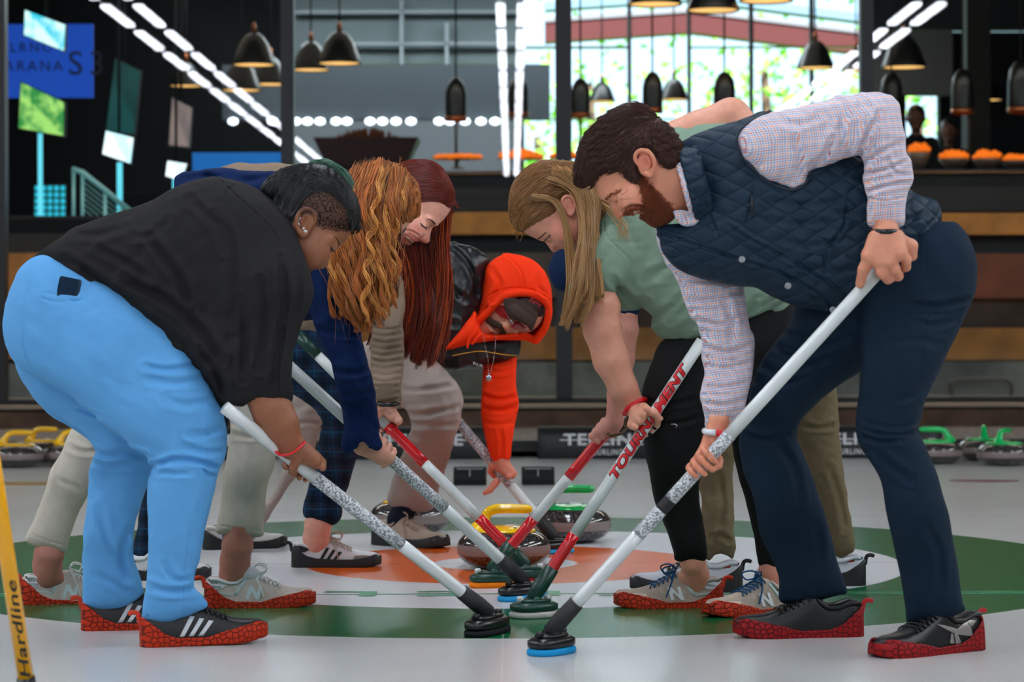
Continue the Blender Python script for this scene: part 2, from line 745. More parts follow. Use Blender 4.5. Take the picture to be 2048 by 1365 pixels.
    def mesh(self):
        g = openvdb.FloatGrid(background=200.0)
        D = self.D.copy()
        for s in ((0,), (-1,)):
            D[s[0], :, :] = 50
            D[:, s[0], :] = 50
            D[:, :, s[0]] = 50
        g.copyFromArray(D)
        p, q = g.convertToQuads(isovalue=0.0)
        return self.lo + p.astype(float) * self.h, q.astype(int)


class Fig:
    """one person: pixel space at depth Y0; w counts pixels away from the camera"""
    def __init__(self, Y0, base_px, label, group=None):
        self.Y0, self.S = Y0, F_PX / Y0
        bx, by, _ = P(base_px, 1000, Y0)
        self.root = empty('person', (bx, Y0, 0), label, 'person', group)
        bpy.context.view_layer.update()

    def to_world(self, p):
        p = np.asarray(p, float)
        Y = self.Y0 + p[..., 2] / self.S
        x, y = p[..., 0] - 1024.0, p[..., 1] - HORIZON
        xr = x + ROLL * y
        yr = -ROLL * x + y
        return np.stack([xr * Y / F_PX, Y, CAM_H - yr * Y / F_PX], -1)

    def w_of(self, Y):
        return (Y - self.Y0) * self.S

    def loc(self, p):
        return self.to_world(p) - np.array(self.root.location)

    def part(self, name, material, vols, color=None, label=None, parent=None, extra=None):
        mb = MB()
        for v in vols if isinstance(vols, (list, tuple)) else [vols]:
            p, q = v.mesh()
            if len(p) == 0:
                continue
            mb.add(self.loc(p), q, color(p) if color else None)
        if extra:
            extra(mb)
        o = mb.build(name, material, parent or self.root)
        if label:
            o['label'] = label
        return o

    def tubes(self, name, material, curves, r, n=6, parent=None, col=None, flat=1.0, label=None):
        """curves: list of pixel-space polylines (m,3); r in pixels, number or per curve array"""
        mb = MB()
        for i, c in enumerate(curves):
            rr = r[i] if isinstance(r, (list, tuple)) else r
            mb.tube(self.loc(np.asarray(c, float)), np.asarray(rr) / self.S, n, flat=flat, c=None if col is None else col[i])
        o = mb.build(name, material, parent or self.root)
        if label:
            o['label'] = label
        return o

    def strands(self, name, material, guides, n, r=1.1, jitter=6, curl=0, freq=3.0, seed=1, m=20, taper=.25, shade=.35, parent=None, wave=0, sides=3, locks=0, lock_r=3.5):
        """hair: strands blended between neighbouring guides; every guide the same count of control points (u,v,w)"""
        rs = np.random.RandomState(seed)
        G = np.array([catmull(g, 8, False) for g in guides])
        idx = np.linspace(0, G.shape[1] - 1, m)
        i0 = np.floor(idx).astype(int).clip(0, G.shape[1] - 2)
        fr = (idx - i0)[None, :, None]
        G = G[:, i0] * (1 - fr) + G[:, i0 + 1] * fr
        T = rs.rand(n) * (len(G) - 1)
        if locks:
            lk = rs.randint(0, locks, n)
            T = (rs.rand(locks) * (len(G) - 1))[lk]
        a = T.astype(int).clip(0, len(G) - 2)
        b = (T - a)[:, None, None]
        C = G[a] * (1 - b) + G[a + 1] * b
        t = np.linspace(0, 1, m)[None, :, None]
        if locks:
            C = C + rs.randn(locks, 1, 3)[lk] * jitter * (.5 + .8 * t) * np.array([1, .6, 1.5])
            C = C + rs.randn(n, 1, 3) * lock_r * (1.05 - .75 * t)
            low = (rs.randn(locks, 4, 3) * 1.3)[lk]
        else:
            C = C + rs.randn(n, 1, 3) * jitter * (.5 + .8 * t) * np.array([1, 1, 1.3])
            low = rs.randn(n, 4, 3)
        li = np.linspace(0, 3, m)
        l0 = np.floor(li).astype(int).clip(0, 2)
        lf = (li - l0)[None, :, None]
        C = C + (low[:, l0] * (1 - lf) + low[:, l0 + 1] * lf) * jitter * .45
        clump = (lk % 40) if locks else rs.randint(0, 40, n)
        cph = rs.rand(40) * 6.28
        if curl:
            ph = cph[clump][:, None] + rs.randn(n, 1) * .35
            fq = freq * (1 + .2 * rs.randn(40)[clump])[:, None]
            env = np.clip(t[:, :, 0] * 2.5, 0, 1)
            C[:, :, 0] += curl * env * np.cos(2 * math.pi * fq * t[:, :, 0] + ph)
            C[:, :, 2] += curl * env * np.sin(2 * math.pi * fq * t[:, :, 0] + ph)
        if wave:
            C[:, :, 0] += wave * np.sin(2 * math.pi * freq * t[:, :, 0] + rs.rand(n, 1) * 6.28) * t[:, :, 0]
        tl = t[0, :, 0]
        rad = (r * np.minimum(1, (1 - tl) / taper + .15))[None, :] * (.7 + .6 * rs.rand(n, 1))
        W = self.loc(C)
        tg = np.gradient(W, axis=1)
        tg /= np.linalg.norm(tg, axis=2, keepdims=True) + 1e-12
        ref = np.array([0.2, 1, 0.1])
        B = np.cross(tg, ref)
        B /= np.linalg.norm(B, axis=2, keepdims=True) + 1e-12
        A = np.cross(B, tg)
        ang = np.arange(sides) * 2 * math.pi / sides + .5
        V = W[:, :, None, :] + (rad / self.S)[:, :, None, None] * (np.cos(ang)[None, None, :, None] * B[:, :, None, :] + np.sin(ang)[None, None, :, None] * A[:, :, None, :])
        V = V.reshape(-1, 3)
        base = (np.arange(n)[:, None, None] * m + np.arange(m - 1)[None, :, None]) * sides
        j = np.arange(sides)[None, None, :]
        j2 = (j + 1) % sides
        Q = np.stack([base + j, base + j2, base + sides + j2, base + sides + j], -1).reshape(-1, 4)
        sh = 1 - shade + 2 * shade * (.5 * rs.rand(n) + .5 * rs.rand(40)[clump])
        col = np.repeat(np.repeat(sh[:, None], m * sides, 1).reshape(-1, 1), 3, 1)
        return MB().add(V, Q, col).build(name, material, parent or self.root)


def combed(f, name, material, vol, flow, n, length=30, steps=9, r=.8, lift=1.5, seed=1, shade=.5, parent=None, keep=None, mess=.25, end_lift=0.0):
    """hair lying on the surface of vol, combed along flow [(u, v, du, dv), ...]"""
    rs = np.random.RandomState(seed)
    p, q = vol.mesh()
    if keep is not None:
        p = p[keep(p)]
    p = p[rs.randint(0, len(p), n)] + rs.randn(n, 3) * vol.h * .6
    fl = np.array(flow, float)
    cl = rs.randint(0, 60, n)
    jit = rs.randn(60)[cl] * mess + rs.randn(n) * mess * .5
    L = length * (.6 + .7 * rs.rand(n)) / (steps - 1)
    pts = []
    for k in range(steps):
        d = vol.sample(p)
        g = vol.grad(p)
        p = p - g * (d - lift * (.3 + rs.rand(n) * 0 + k / steps) - end_lift * (k / steps) ** 2)[:, None]
        pts.append(p.copy())
        w = 1 / ((p[:, None, 0] - fl[None, :, 0]) ** 2 + (p[:, None, 1] - fl[None, :, 1]) ** 2 + 30) ** 1.5
        D = (w[:, :, None] * fl[None, :, 2:4]).sum(1) / w.sum(1)[:, None]
        a = np.arctan2(D[:, 1], D[:, 0]) + jit
        dd = np.stack([np.cos(a), np.sin(a), np.zeros(n)], 1)
        dd = dd - g * (dd * g).sum(1)[:, None]
        dd /= np.linalg.norm(dd, axis=1)[:, None] + .3
        p = p + dd * L[:, None]
    C = np.stack(pts, 1)
    m = steps
    tl = np.linspace(0, 1, m)
    rad = (r * np.minimum(1, (1 - tl) / .4 + .15))[None, :] * (.7 + .6 * rs.rand(n, 1))
    W = f.loc(C)
    tg = np.gradient(W, axis=1)
    tg /= np.linalg.norm(tg, axis=2, keepdims=True) + 1e-12
    B = np.cross(tg, np.array([0.2, 1, 0.1]))
    B /= np.linalg.norm(B, axis=2, keepdims=True) + 1e-12
    A = np.cross(B, tg)
    s3 = 3
    ang = np.arange(s3) * 2 * math.pi / s3 + .5
    V = W[:, :, None, :] + (rad / f.S)[:, :, None, None] * (np.cos(ang)[None, None, :, None] * B[:, :, None, :] + np.sin(ang)[None, None, :, None] * A[:, :, None, :])
    base = (np.arange(n)[:, None, None] * m + np.arange(m - 1)[None, :, None]) * s3
    j = np.arange(s3)[None, None, :]
    j2 = (j + 1) % s3
    Q = np.stack([base + j, base + j2, base + s3 + j2, base + s3 + j], -1).reshape(-1, 4)
    sh = 1 - shade + 2 * shade * (.5 * rs.rand(n) + .5 * rs.rand(60)[cl])
    col = np.repeat(np.repeat(sh[:, None], m * s3, 1).reshape(-1, 1), 3, 1)
    return MB().add(V.reshape(-1, 3), Q, col).build(name, material, parent or f.root)


def frame(F_, U_):
    F_ = np.array(F_, float)
    F_ /= np.linalg.norm(F_)
    U_ = np.array(U_, float)
    U_ -= F_ * (U_ @ F_)
    U_ /= np.linalg.norm(U_)
    return F_, U_, np.cross(U_, F_)


def grip_hand(vol, C, a, palm, wrist, r_t, s=1.0, flip=1, arm_r=None):
    """a closed hand around a shaft. C: point on the shaft at the middle of the hand, a: shaft direction (towards the little finger),
    palm: direction from the shaft to the palm, wrist: wrist point, r_t: shaft radius, s: hand scale in px (palm length 100 mm = s)"""
    C, a, palm, wrist = [np.array(x, float) for x in (C, a, palm, wrist)]
    a /= np.linalg.norm(a)
    palm -= a * (palm @ a)
    palm /= np.linalg.norm(palm)
    q = np.cross(a, palm) * flip
    rf = .093 * s

    def pt(th, off, rr):
        return C + a * off + rr * (math.cos(th) * palm + math.sin(th) * q)
    for i, off in enumerate((-.33, -.115, .10, .30)):
        ln = (1.0, 1.08, 1.0, .84)[i]
        o = off * s
        f = rf * (1.0, 1.04, .98, .86)[i]
        pts = []
        for th, rr, w in ((-.35, r_t + .24 * s, 1.15), (.55, r_t + .19 * s, 1.12), (1.25, r_t + f * 1.25, 1.0), (2.1, r_t + f * .95, .98), (2.9 * ln, r_t + f * .85, .9), (3.5 * ln, r_t + f * .8, .78)):
            p = pt(th, o, rr)
            pts.append((*p, f * w))
        vol.chain(pts, k=.035 * s)
    pm = C + palm * (r_t + .17 * s)
    # palm block and heel
    for off in (-.30, -.1, .1, .28):
        vol.cone(C + palm * (r_t + .20 * s) + a * off * s + q * .1 * s, wrist * .45 + (C + palm * (r_t + .17 * s) + a * off * .55 * s) * .55, .13 * s, .15 * s, k=.1 * s)
    vol.cone(pm, wrist, .19 * s, arm_r or .20 * s, k=.14 * s)
    # thumb
    b0 = wrist * .4 + (pm - a * .26 * s) * .6 - q * .08 * s
    p1 = pt(-.9, -.34 * s, r_t + .14 * s)
    p2 = pt(-1.7, -.28 * s, r_t + .09 * s)
    p3 = pt(-2.5, -.12 * s, r_t + .08 * s)
    vol.chain([(*b0, .14 * s), (*p1, .12 * s), (*p2, .10 * s), (*p3, .088 * s)], k=.06 * s)


# =================================================================== THE SETTING
def pbox(x0, y0, x1, y1, Y, dep, name, m, kind='structure', parent=None, bevel=0):
    a, b = P(x0, y1, Y), P(x1, y0, Y)
    mb = MB()
    c = ((a[0] + b[0]) / 2, Y + dep / 2, (a[2] + b[2]) / 2)
    mb.box(c, (b[0] - a[0], dep, b[2] - a[2]))
    if parent is not None:
        local_mb(mb, parent)
    o = mb.build(name, m, parent, smooth=False, bevel=bevel)
    if kind:
        o['kind'] = kind
    return o


TEE = (-0.0233, 7.667)


def ice_material():
    m = mat('ice', 'c4c8c8', rough=0.22, spec=0.22)
    nt, bs = nodes_of(m)
    geo = nt.nodes.new('ShaderNodeNewGeometry')
    sep = nt.nodes.new('ShaderNodeSeparateXYZ')
    nt.links.new(geo.outputs['Position'], sep.inputs[0])
    x = math_node(nt, 'SUBTRACT', sep.outputs[0], TEE[0])
    y = math_node(nt, 'SUBTRACT', sep.outputs[1], TEE[1])
    d = math_node(nt, 'SQRT', math_node(nt, 'ADD', math_node(nt, 'MULTIPLY', x, x), math_node(nt, 'MULTIPLY', y, y)))

    def band(lo, hi, soft=0.006):
        a = nt.nodes.new('ShaderNodeMapRange')
        a.inputs[1].default_value, a.inputs[2].default_value = lo - soft, lo + soft
        nt.links.new(d, a.inputs[0])
        b = nt.nodes.new('ShaderNodeMapRange')
        b.inputs[1].default_value, b.inputs[2].default_value = hi - soft, hi + soft
        b.inputs[3].default_value, b.inputs[4].default_value = 1, 0
        nt.links.new(d, b.inputs[0])
        return math_node(nt, 'MULTIPLY', a.outputs[0], b.outputs[0])
    n = nt.nodes.new('ShaderNodeTexNoise')
    n.inputs['Scale'].default_value = 1.3
    n.inputs['Detail'].default_value = 8
    nt.links.new(geo.outputs['Position'], n.inputs['Vector'])
    base = mix_col(nt, n.outputs[0], lin('adb0af'), lin('c8c8c5'))
    inner = math_node(nt, 'LESS_THAN', d, 1.22)
    c = mix_col(nt, inner, base, lin('d0d2d4'))
    c = mix_col(nt, band(1.219, 1.829), c, lin('005a30'))
    c = mix_col(nt, band(0.22, 0.61), c, lin('dc5c10'))
    # tee line, centre line, back line frozen into the ice
    for v, w, colr, amt in ((y, .004, '6a6f70', .55), (x, .0025, 'd8dcdc', .22), (math_node(nt, 'SUBTRACT', y, 1.83), .008, '8c9192', .5)):
        l = math_node(nt, 'MULTIPLY', math_node(nt, 'LESS_THAN', math_node(nt, 'ABSOLUTE', v), w), amt)
        c = mix_col(nt, l, c, lin(colr))
    # fine pebble speckle
    p = nt.nodes.new('ShaderNodeTexNoise')
    p.inputs['Scale'].default_value = 260
    p.inputs['Detail'].default_value = 2
    nt.links.new(geo.outputs['Position'], p.inputs['Vector'])
    r = nt.nodes.new('ShaderNodeMapRange')
    r.inputs[1].default_value, r.inputs[2].default_value = .3, .75
    r.inputs[3].default_value, r.inputs[4].default_value = .9, 1.14
    nt.links.new(p.outputs[0], r.inputs[0])
    mx = nt.nodes.new('ShaderNodeMix')
    mx.data_type = 'RGBA'
    mx.blend_type = 'MULTIPLY'
    mx.inputs[0].default_value = 1
    nt.links.new(c, mx.inputs[6])
    nt.links.new(r.outputs[0], mx.inputs[7])
    nt.links.new(mx.outputs[2], bs.inputs['Base Color'])
    b = nt.nodes.new('ShaderNodeBump')
    b.inputs['Strength'].default_value = .25
    b.inputs['Distance'].default_value = .0012
    nt.links.new(p.outputs[0], b.inputs['Height'])
    nt.links.new(b.outputs[0], bs.inputs['Normal'])
    bs.inputs['Roughness'].default_value = .2
    return m


XW = 13.0
M_DARKWALL = mat('dark_wall', '101216', rough=.8)
M_BLACK = mat('black_metal', '0b0c0e', rough=.45)
fl = MB().box((0, -13.125, -.05), (2 * XW, 53.75, .1)).build('floor', ice_material(), smooth=False)
fl['kind'] = 'structure'
gravel_m = mat('gravel', '8a807c', rough=.9, noise=(38, .75), bump=('voronoi', 55, .8, .02))
o = MB().box((0, 15.5, -.01), (2 * XW, 3.5, .08)).build('gravel_bed', gravel_m, smooth=False)
o['kind'] = 'structure'
MB().box((0, -8.1, 4.95), (2 * XW, 73.6, .1)).build('ceiling', mat('ceiling_dark', '07080a', rough=.9), smooth=False)['kind'] = 'structure'
for s, nm in ((-1, 'wall_left'), (1, 'wall_right')):
    MB().box((s * (XW + .05), -5.5, 2.4), (.1, 79.2, 5)).build(nm, M_DARKWALL, smooth=False)['kind'] = 'structure'
MB().box((0, -45, 2.4), (2 * XW, .1, 5)).build('wall_front', M_DARKWALL, smooth=False)['kind'] = 'structure'

# lettering in the ice, between the rings, read from the far side
green_ink = mat('ice_ink', '3d8a63', rough=.4)
V, Fc = text_mesh('TEELINE', .17, bold=.004, spacing=1.55)
w = V[:, 0].max()
mb = MB()
V3 = np.stack([-(V[:, 0] - w / 2) * 1.9, -(V[:, 1]), np.full(len(V), .0012)], 1)
mb.add(V3 + (-.42, 6.87, 0), Fc)
mb.box((-.42, 6.80, .0008), (w * 1.9 + .1, .012, .0005))
for k in range(3):
    mb.box((-.42 - w * .95 - .18, 6.77 + .03 * k, .0008), (.32, .012, .0005))
    mb.box((-.42 + w * .95 + .55, 6.77 + .03 * k, .0008), (.9, .012, .0005))
tag(mb.build('ice_lettering', green_ink, smooth=False), 'thin green club lettering frozen into the white ring in front of the stones', 'floor lettering')
for px, w_, c_, lb in ((1968, .32, '6b4a48', 'flat dark reddish oval mark on the ice at the right'), (50, .40, '8a6d3c', 'flat dark ochre oval mark on the ice at the left')):
    Y = 11.55
    x, _, _ = P(px, 964, Y)
    tag(MB().lathe([(w_ / 2, 0), (w_ / 2, .004)], (x, Y, 0), sy=.5).build('ice_marking', mat('mark_' + c_, c_, rough=.5)), lb, 'ice marking')

# ceiling strip lights of the rink (seen mirrored in the glass wall)
strip_m = mat('tube_light', 'ffffff', emit='eef4ff', estr=26)
strip_f = mat('light_housing', '2a2c30', rough=.5)
first = None
for row, lx in enumerate((-4.95, -4.55, -.13, .13, 4.95, 5.25)):
    for k in range(15):
        y = 8.0 - k * 2.75
        if first is None:
            first = empty('ceiling_light', (lx, y, 4.62), 'slim white linear ceiling light in the rink, mirrored in the glass wall', 'ceiling light', 'rows of linear lights on the rink ceiling')
            first_h = MB().box((0, 0, .05), (.12, 2.1, .06)).build('housing', strip_f, first, smooth=False)
            first_d = MB().box((0, 0, 0), (.11, 2.05, .04)).build('diffuser', strip_m, first, smooth=False)
        else:
            r_ = first.copy()
            COL.objects.link(r_)
            r_.location = (lx, y, 4.62)
            for ch in (first_h, first_d):
                c_ = ch.copy()
                COL.objects.link(c_)
                c_.parent = r_

# bumpers behind the hacks
GY = 13.6
pad_m = mat('bumper_vinyl', '121417', rough=.55, bump=('noise', 30, .4, .004))
white_ink = mat('white_ink', 'c9ccce', rough=.5)
MB().box((0, 13.78, .045), (2 * XW - .2, .06, .09)).build('trim_backboard', M_BLACK, smooth=False)['kind'] = 'structure'
for x0, x1, tx, lb in ((1075, 1400, 1127, 'black vinyl backboard bumper behind the green-shirted player\'s legs'),
                       (1560, 1880, 1613, 'black vinyl backboard bumper between the navy trouser legs'),
                       (645, 970, 767, 'black vinyl backboard bumper behind the hooded player\'s knee'),
                       (240, 520, 312, 'black vinyl backboard bumper behind the light blue trousers')):
    a, b = P(x0, 915, GY), P(x1, 855, GY)
    L = b[0] - a[0]
    t = empty('bumper', ((a[0] + b[0]) / 2, GY, 0), lb, 'bumper', 'backboard bumpers')
    mb = MB()
    prof = [(-.075, 0), (-.085, .03), (-.08, .12), (-.05, .165), (.0, .175), (.05, .165), (.07, .12), (.075, 0)]
    n = len(prof)
    vs, fs = [], []
    for i, xx in enumerate(np.linspace(-L / 2, L / 2, 12)):
        e = .012 * (1 if i in (0, 11) else 0)
        vs += [(xx, py * (1 - e * 4), pz * (1 - e)) for py, pz in prof]
    fs = [(i * n + j, (i + 1) * n + j, (i + 1) * n + j + 1, i * n + j + 1) for i in range(11) for j in range(n - 1)] + [tuple(range(n)), tuple(11 * n + j for j in range(n))[::-1]]
    mb.add(vs, fs)
    bpy.context.view_layer.update()
    mb.build('cover', pad_m, t)
    px0 = P(tx, 900, GY - .09)[0] - t.location[0]
    V, Fc = text_mesh('TEELINE', .085, bold=.0025, spacing=1.12)
    V[:, 0] *= .43 / V[:, 0].max()
    lt = MB().add(np.stack([V[:, 0] + px0, np.full(len(V), -.0875), V[:, 1] + .075], 1), Fc)
    lt.box((px0 + .215, -.088, .104), (.47, .002, .006))
    lt.build('lettering', white_ink, t, smooth=False)
    V, Fc = text_mesh('CURLING', .042, bold=.001, spacing=1.25)
    lt = MB().add(np.stack([V[:, 0] * .8 + px0 + .155, np.full(len(V), -.0875), V[:, 1] + .022], 1), Fc)
    lt.build('small_lettering', white_ink, t, smooth=False)

# hacks
for px, lb in ((940, 'black rubber hack left of the hooded player\'s hand'), (1076, 'black rubber hack above the green-handled stone')):
    Y = 11.4
    x = P(px, 960, Y)[0]
    t = empty('hack', (x, Y, 0), lb, 'hack', 'foot hacks behind the house')
    mb = MB()
    pr = [(-.05, .0), (-.055, .03), (-.03, .06), (.0, .078), (.05, .08), (.06, .0)]
    vs = [(xx, a, b) for xx in (-.075, .075) for a, b in pr]
    mb.add(vs, [tuple(range(6)), tuple(range(6, 12))[::-1]] + [(i, 6 + i, 6 + (i + 1) % 6, (i + 1) % 6) for i in range(6)])
    mb.build('rubber_block', mat('rubber', '17191b', rough=.75, bump=('noise', 200, .5, .003)), t, smooth=False, bevel=.004)
    MB().box((0, -.044, .045), (.004, .004, .05)).box((0, -.012, .073), (.12, .004, .003)).build('seam', mat('seam', '9a9da0'), t, smooth=False)

# kerb and glass wall
WY = 17.0
pbox(-700, 817, 2750, 872, WY - .12, .5, 'kerb', mat('kerb_timber', '5d4a3c', rough=.85, noise=(6, .35)))
pbox(-700, 812, 2750, 818, WY - .14, .5, 'trim_3', mat('kerb_cap', '94887c', rough=.8))
pbox(-700, 793, 2750, 813, WY - .06, .12, 'trim_4', M_BLACK)
mull = [(-6, 8), (563, 586), (1113, 1142), (1724, 1746), (2290, 2312)]
for i, (a, b) in enumerate(mull):
    pbox(a, -260, b, 800, WY - .06, .12, 'trim_%d' % (5 + i), mat('mullion', '16191e', rough=.4))
pbox(-700, -330, 2750, -260, WY - .06, .12, 'trim_11', M_BLACK)
glass = bpy.data.materials.new('pane_glass')
glass.use_nodes = True
nt = glass.node_tree
nt.nodes.clear()
go = nt.nodes.new('ShaderNodeOutputMaterial')
gm = nt.nodes.new('ShaderNodeMixShader')
gt = nt.nodes.new('ShaderNodeBsdfTransparent')
gt.inputs[0].default_value = (.86, .93, .95, 1)
gg = nt.nodes.new('ShaderNodeBsdfGlossy')
gg.inputs['Roughness'].default_value = 0.0
gf = nt.nodes.new('ShaderNodeFresnel')
gf.inputs[0].default_value = 1.5
nt.links.new(math_node(nt, 'ADD', gf.outputs[0], .03), gm.inputs[0])
nt.links.new(gt.outputs[0], gm.inputs[1])
nt.links.new(gg.outputs[0], gm.inputs[2])
nt.links.new(gm.outputs[0], go.inputs[0])
for i in range(4):
    a, b = mull[i][1], mull[i + 1][0]
    p0, p1 = P(a, 795, WY), P(b, -260, WY)
    V = [(p0[0], WY, p0[2]), (p1[0], WY, p0[2]), (p1[0], WY, p1[2]), (p0[0], WY, p1[2])]
    MB().add(V, [(0, 1, 2, 3)]).build('window_%d' % (i + 1), glass, smooth=False)['kind'] = 'structure'

# tiered timber seating behind the glass
wood_a = mat('bench_oak', 'b0742c', rough=.5, noise=(5, .3))
wood_b = mat('bench_redwood', '6d3a22', rough=.6, noise=(4, .35))
wood_c = mat('bench_grey', '4b443e', rough=.7, noise=(3, .4))
conc = mat('concrete', '8b8a80', rough=.85, noise=(2.2, .45))
t = empty('tiered_bench', (0, 18.3, .1), 'long tiered timber bench with pale concrete foot behind the glass wall', 'bench')
bpy.context.view_layer.update()
for y0, y1, Y, d, m, nm in ((720, 800, 18.2, 1.0, conc, 'riser'), (655, 721, 18.15, .9, wood_a, 'seat_board'), (590, 668, 18.9, .6, wood_c, 'riser'),
                            (505, 597, 18.8, .9, wood_b, 'back_board'), (460, 515, 19.5, .3, mat('dark_gap', '120f0d'), 'riser'), (424, 470, 19.3, .7, wood_a, 'top_board')):
    for s0, s1 in ((-700, 565), (585, 1125), (1130, 1735), (1738, 2750)) if nm != 'riser' else ((-700, 2750),):
        if s0 < 0 and nm == 'top_board':
            continue
        mm = m
        if nm == 'back_board' and s0 < 1000:
            mm = wood_c if s0 > 0 else wood_a
        pbox(s0 + 1, y0, s1 - 1, y1, Y, d, nm, mm, kind=None, parent=t)
pbox(-700, 790, 2750, 830, 18.0, 12, 'slab', conc)
pbox(-900, 430, 3000, 840, 20.02, .07, 'wall_back.009', M_DARKWALL)
MB().box((0, 23.6, -.03), (2 * XW, 12.8, .06)).build('slab.001', conc, smooth=False)['kind'] = 'structure'
for sx_ in (-1, 1):
    MB().box((sx_ * 9.5, WY, 2.4), (7.1, .12, 5)).build('wall_back.010', M_DARKWALL, smooth=False)['kind'] = 'structure'
# metal hoop beside the bench
mb = MB()
pts = [P(x, y, 18.08) for x, y in ((1903, 792), (1903, 770), (1915, 760), (1960, 759), (2010, 760), (2022, 772), (2022, 792))]
tag(mb.tube(catmull(pts, 5, False), .014, 8).build('metal_hoop', mat('bronze', '4a4436', rough=.5, metal=.6)), 'bronze metal hoop standing behind the glass at the right', 'hoop')

# lounge: floor platform, counter, back wall with windows
pbox(-900, 424, 3000, 500, 20.1, 9.9, 'platform', mat('lounge_floor', '1a1614', rough=.6))
ct = empty('counter', (1.9, 21, 1.5), 'long dark service counter with a brass edge behind the glass wall', 'counter')
bpy.context.view_layer.update()
pbox(850, 345, 2500, 426, 20.6, .9, 'body', mat('counter_dark', '16110f', rough=.5), kind=None, parent=ct)
pbox(850, 338, 2500, 346, 20.5, 1.05, 'worktop', mat('counter_top', '3a3230', rough=.25), kind=None, parent=ct)
pbox(850, 344, 2500, 347, 20.49, .02, 'edge_strip', mat('brass', 'b07a48', rough=.3, metal=.9), kind=None, parent=ct)
BY = 28.5
panel = mat('wall_panel', '6d7a7c', rough=.7, noise=(.8, .15))
panel2 = mat('wall_panel_dark', '343c42', rough=.7)
pbox(-1400, -400, 580, 450, BY, .2, 'wall_back', mat('lounge_black', '07090c', rough=.8))
pbox(580, -400, 1045, 128, BY, .2, 'wall_back.001', panel)
pbox(445, 128, 1100, 240, BY - 1.5, .2, 'wall_back.002', panel2)
pbox(580, 240, 1045, 450, BY, .2, 'wall_back.003', mat('wall_lit', '6f7478', rough=.7))
for k, (xa, ya, xb, yb) in enumerate(((590, 20, 1045, 27), (600, 128, 1100, 133), (800, 0, 806, 128), (890, 45, 897, 128), (700, 84, 1045, 90))):
    pbox(xa, ya, xb, yb, BY - .2, .1, 'trim_%d' % (20 + k), mat('panel_trim', '3c4549' if k % 2 else '98a4a8'), 'structure')
pbox(1735, -400, 3400, 60, BY, .2, 'wall_back.004', mat('wall_r', '2f3436', rough=.8))
pbox(1735, 60, 1905, 190, BY - .3, .2, 'wall_back.005', mat('wall_r2', '6a6866', rough=.8))
pbox(1735, 190, 1812, 450, BY, .2, 'wall_back.006', M_DARKWALL)
pbox(1880, 60, 3400, 450, BY, .2, 'wall_back.007', M_DARKWALL)
pbox(1935, -400, 1980, 450, 24, .3, 'column', mat('column_dark', '141210', rough=.7))
pbox(1045, 395, 1735, 450, BY, .2, 'wall_back.008', M_DARKWALL)
for k, (xa, ya, xb, yb) in enumerate(((1040, -300, 1047, 400), (1256, -300, 1262, 400), (1376, -300, 1381, 400), (1500, -300, 1506, 400), (1621, -300, 1627, 400), (1728, -300, 1738, 450),
                                      (1045, 92, 1260, 96), (1378, 92, 1735, 95), (1045, 236, 1735, 240), (1045, 388, 1735, 396), (1045, -60, 1735, -50))):
    pbox(xa, ya, xb, yb, BY, .12, 'window_frame_%d' % (k + 1), M_BLACK)
# outside: awning, lawn, trees
aw = empty('awning', (2.0, 31, 3.6), 'red awning with white stripes above the bright windows outside', 'awning')
bpy.context.view_layer.update()
a0, a1, a2 = P(1090, 60, 31), P(1380, 40, 31), P(1760, 88, 31)
for (p, q) in ((a0, a1), (a1, a2)):
    for dz, hh, m, nm in ((0, .30, mat('awning_red', '5a1c1a', rough=.7), 'valance'), (.12, .05, mat('awning_white', '8a8688', rough=.7), 'stripe'), (.30, .10, mat('awning_blue', '7a98a8', rough=.6), 'flashing')):
        v = [(*p[:2], p[2] + dz - hh / 2), (*q[:2], q[2] + dz - hh / 2), (*q[:2], q[2] + dz + hh / 2), (*p[:2], p[2] + dz + hh / 2)]
        oy = -.02 if nm == 'stripe' else 0
        v = [(x, y + oy, z) for x, y, z in v] + [(x, y + .3, z) for x, y, z in v]
        local_mb(MB().add(v, [(0, 1, 2, 3), (7, 6, 5, 4), (0, 4, 5, 1), (3, 2, 6, 7), (1, 5, 6, 2), (0, 3, 7, 4)]), aw).build(nm, m, aw, smooth=False)
MB().box((6, 52, .9), (80, 46, .2)).build('lawn', mat('lawn_green', '7fb04a', rough=.9, noise=(1.5, .3)), smooth=False)['kind'] = 'structure'
rs = np.random.RandomState(5)
leaf_m = mat('foliage', '8fbf52', rough=.8, noise=(3, .4))
bark_m = mat('bark', '5b4636', rough=.9)
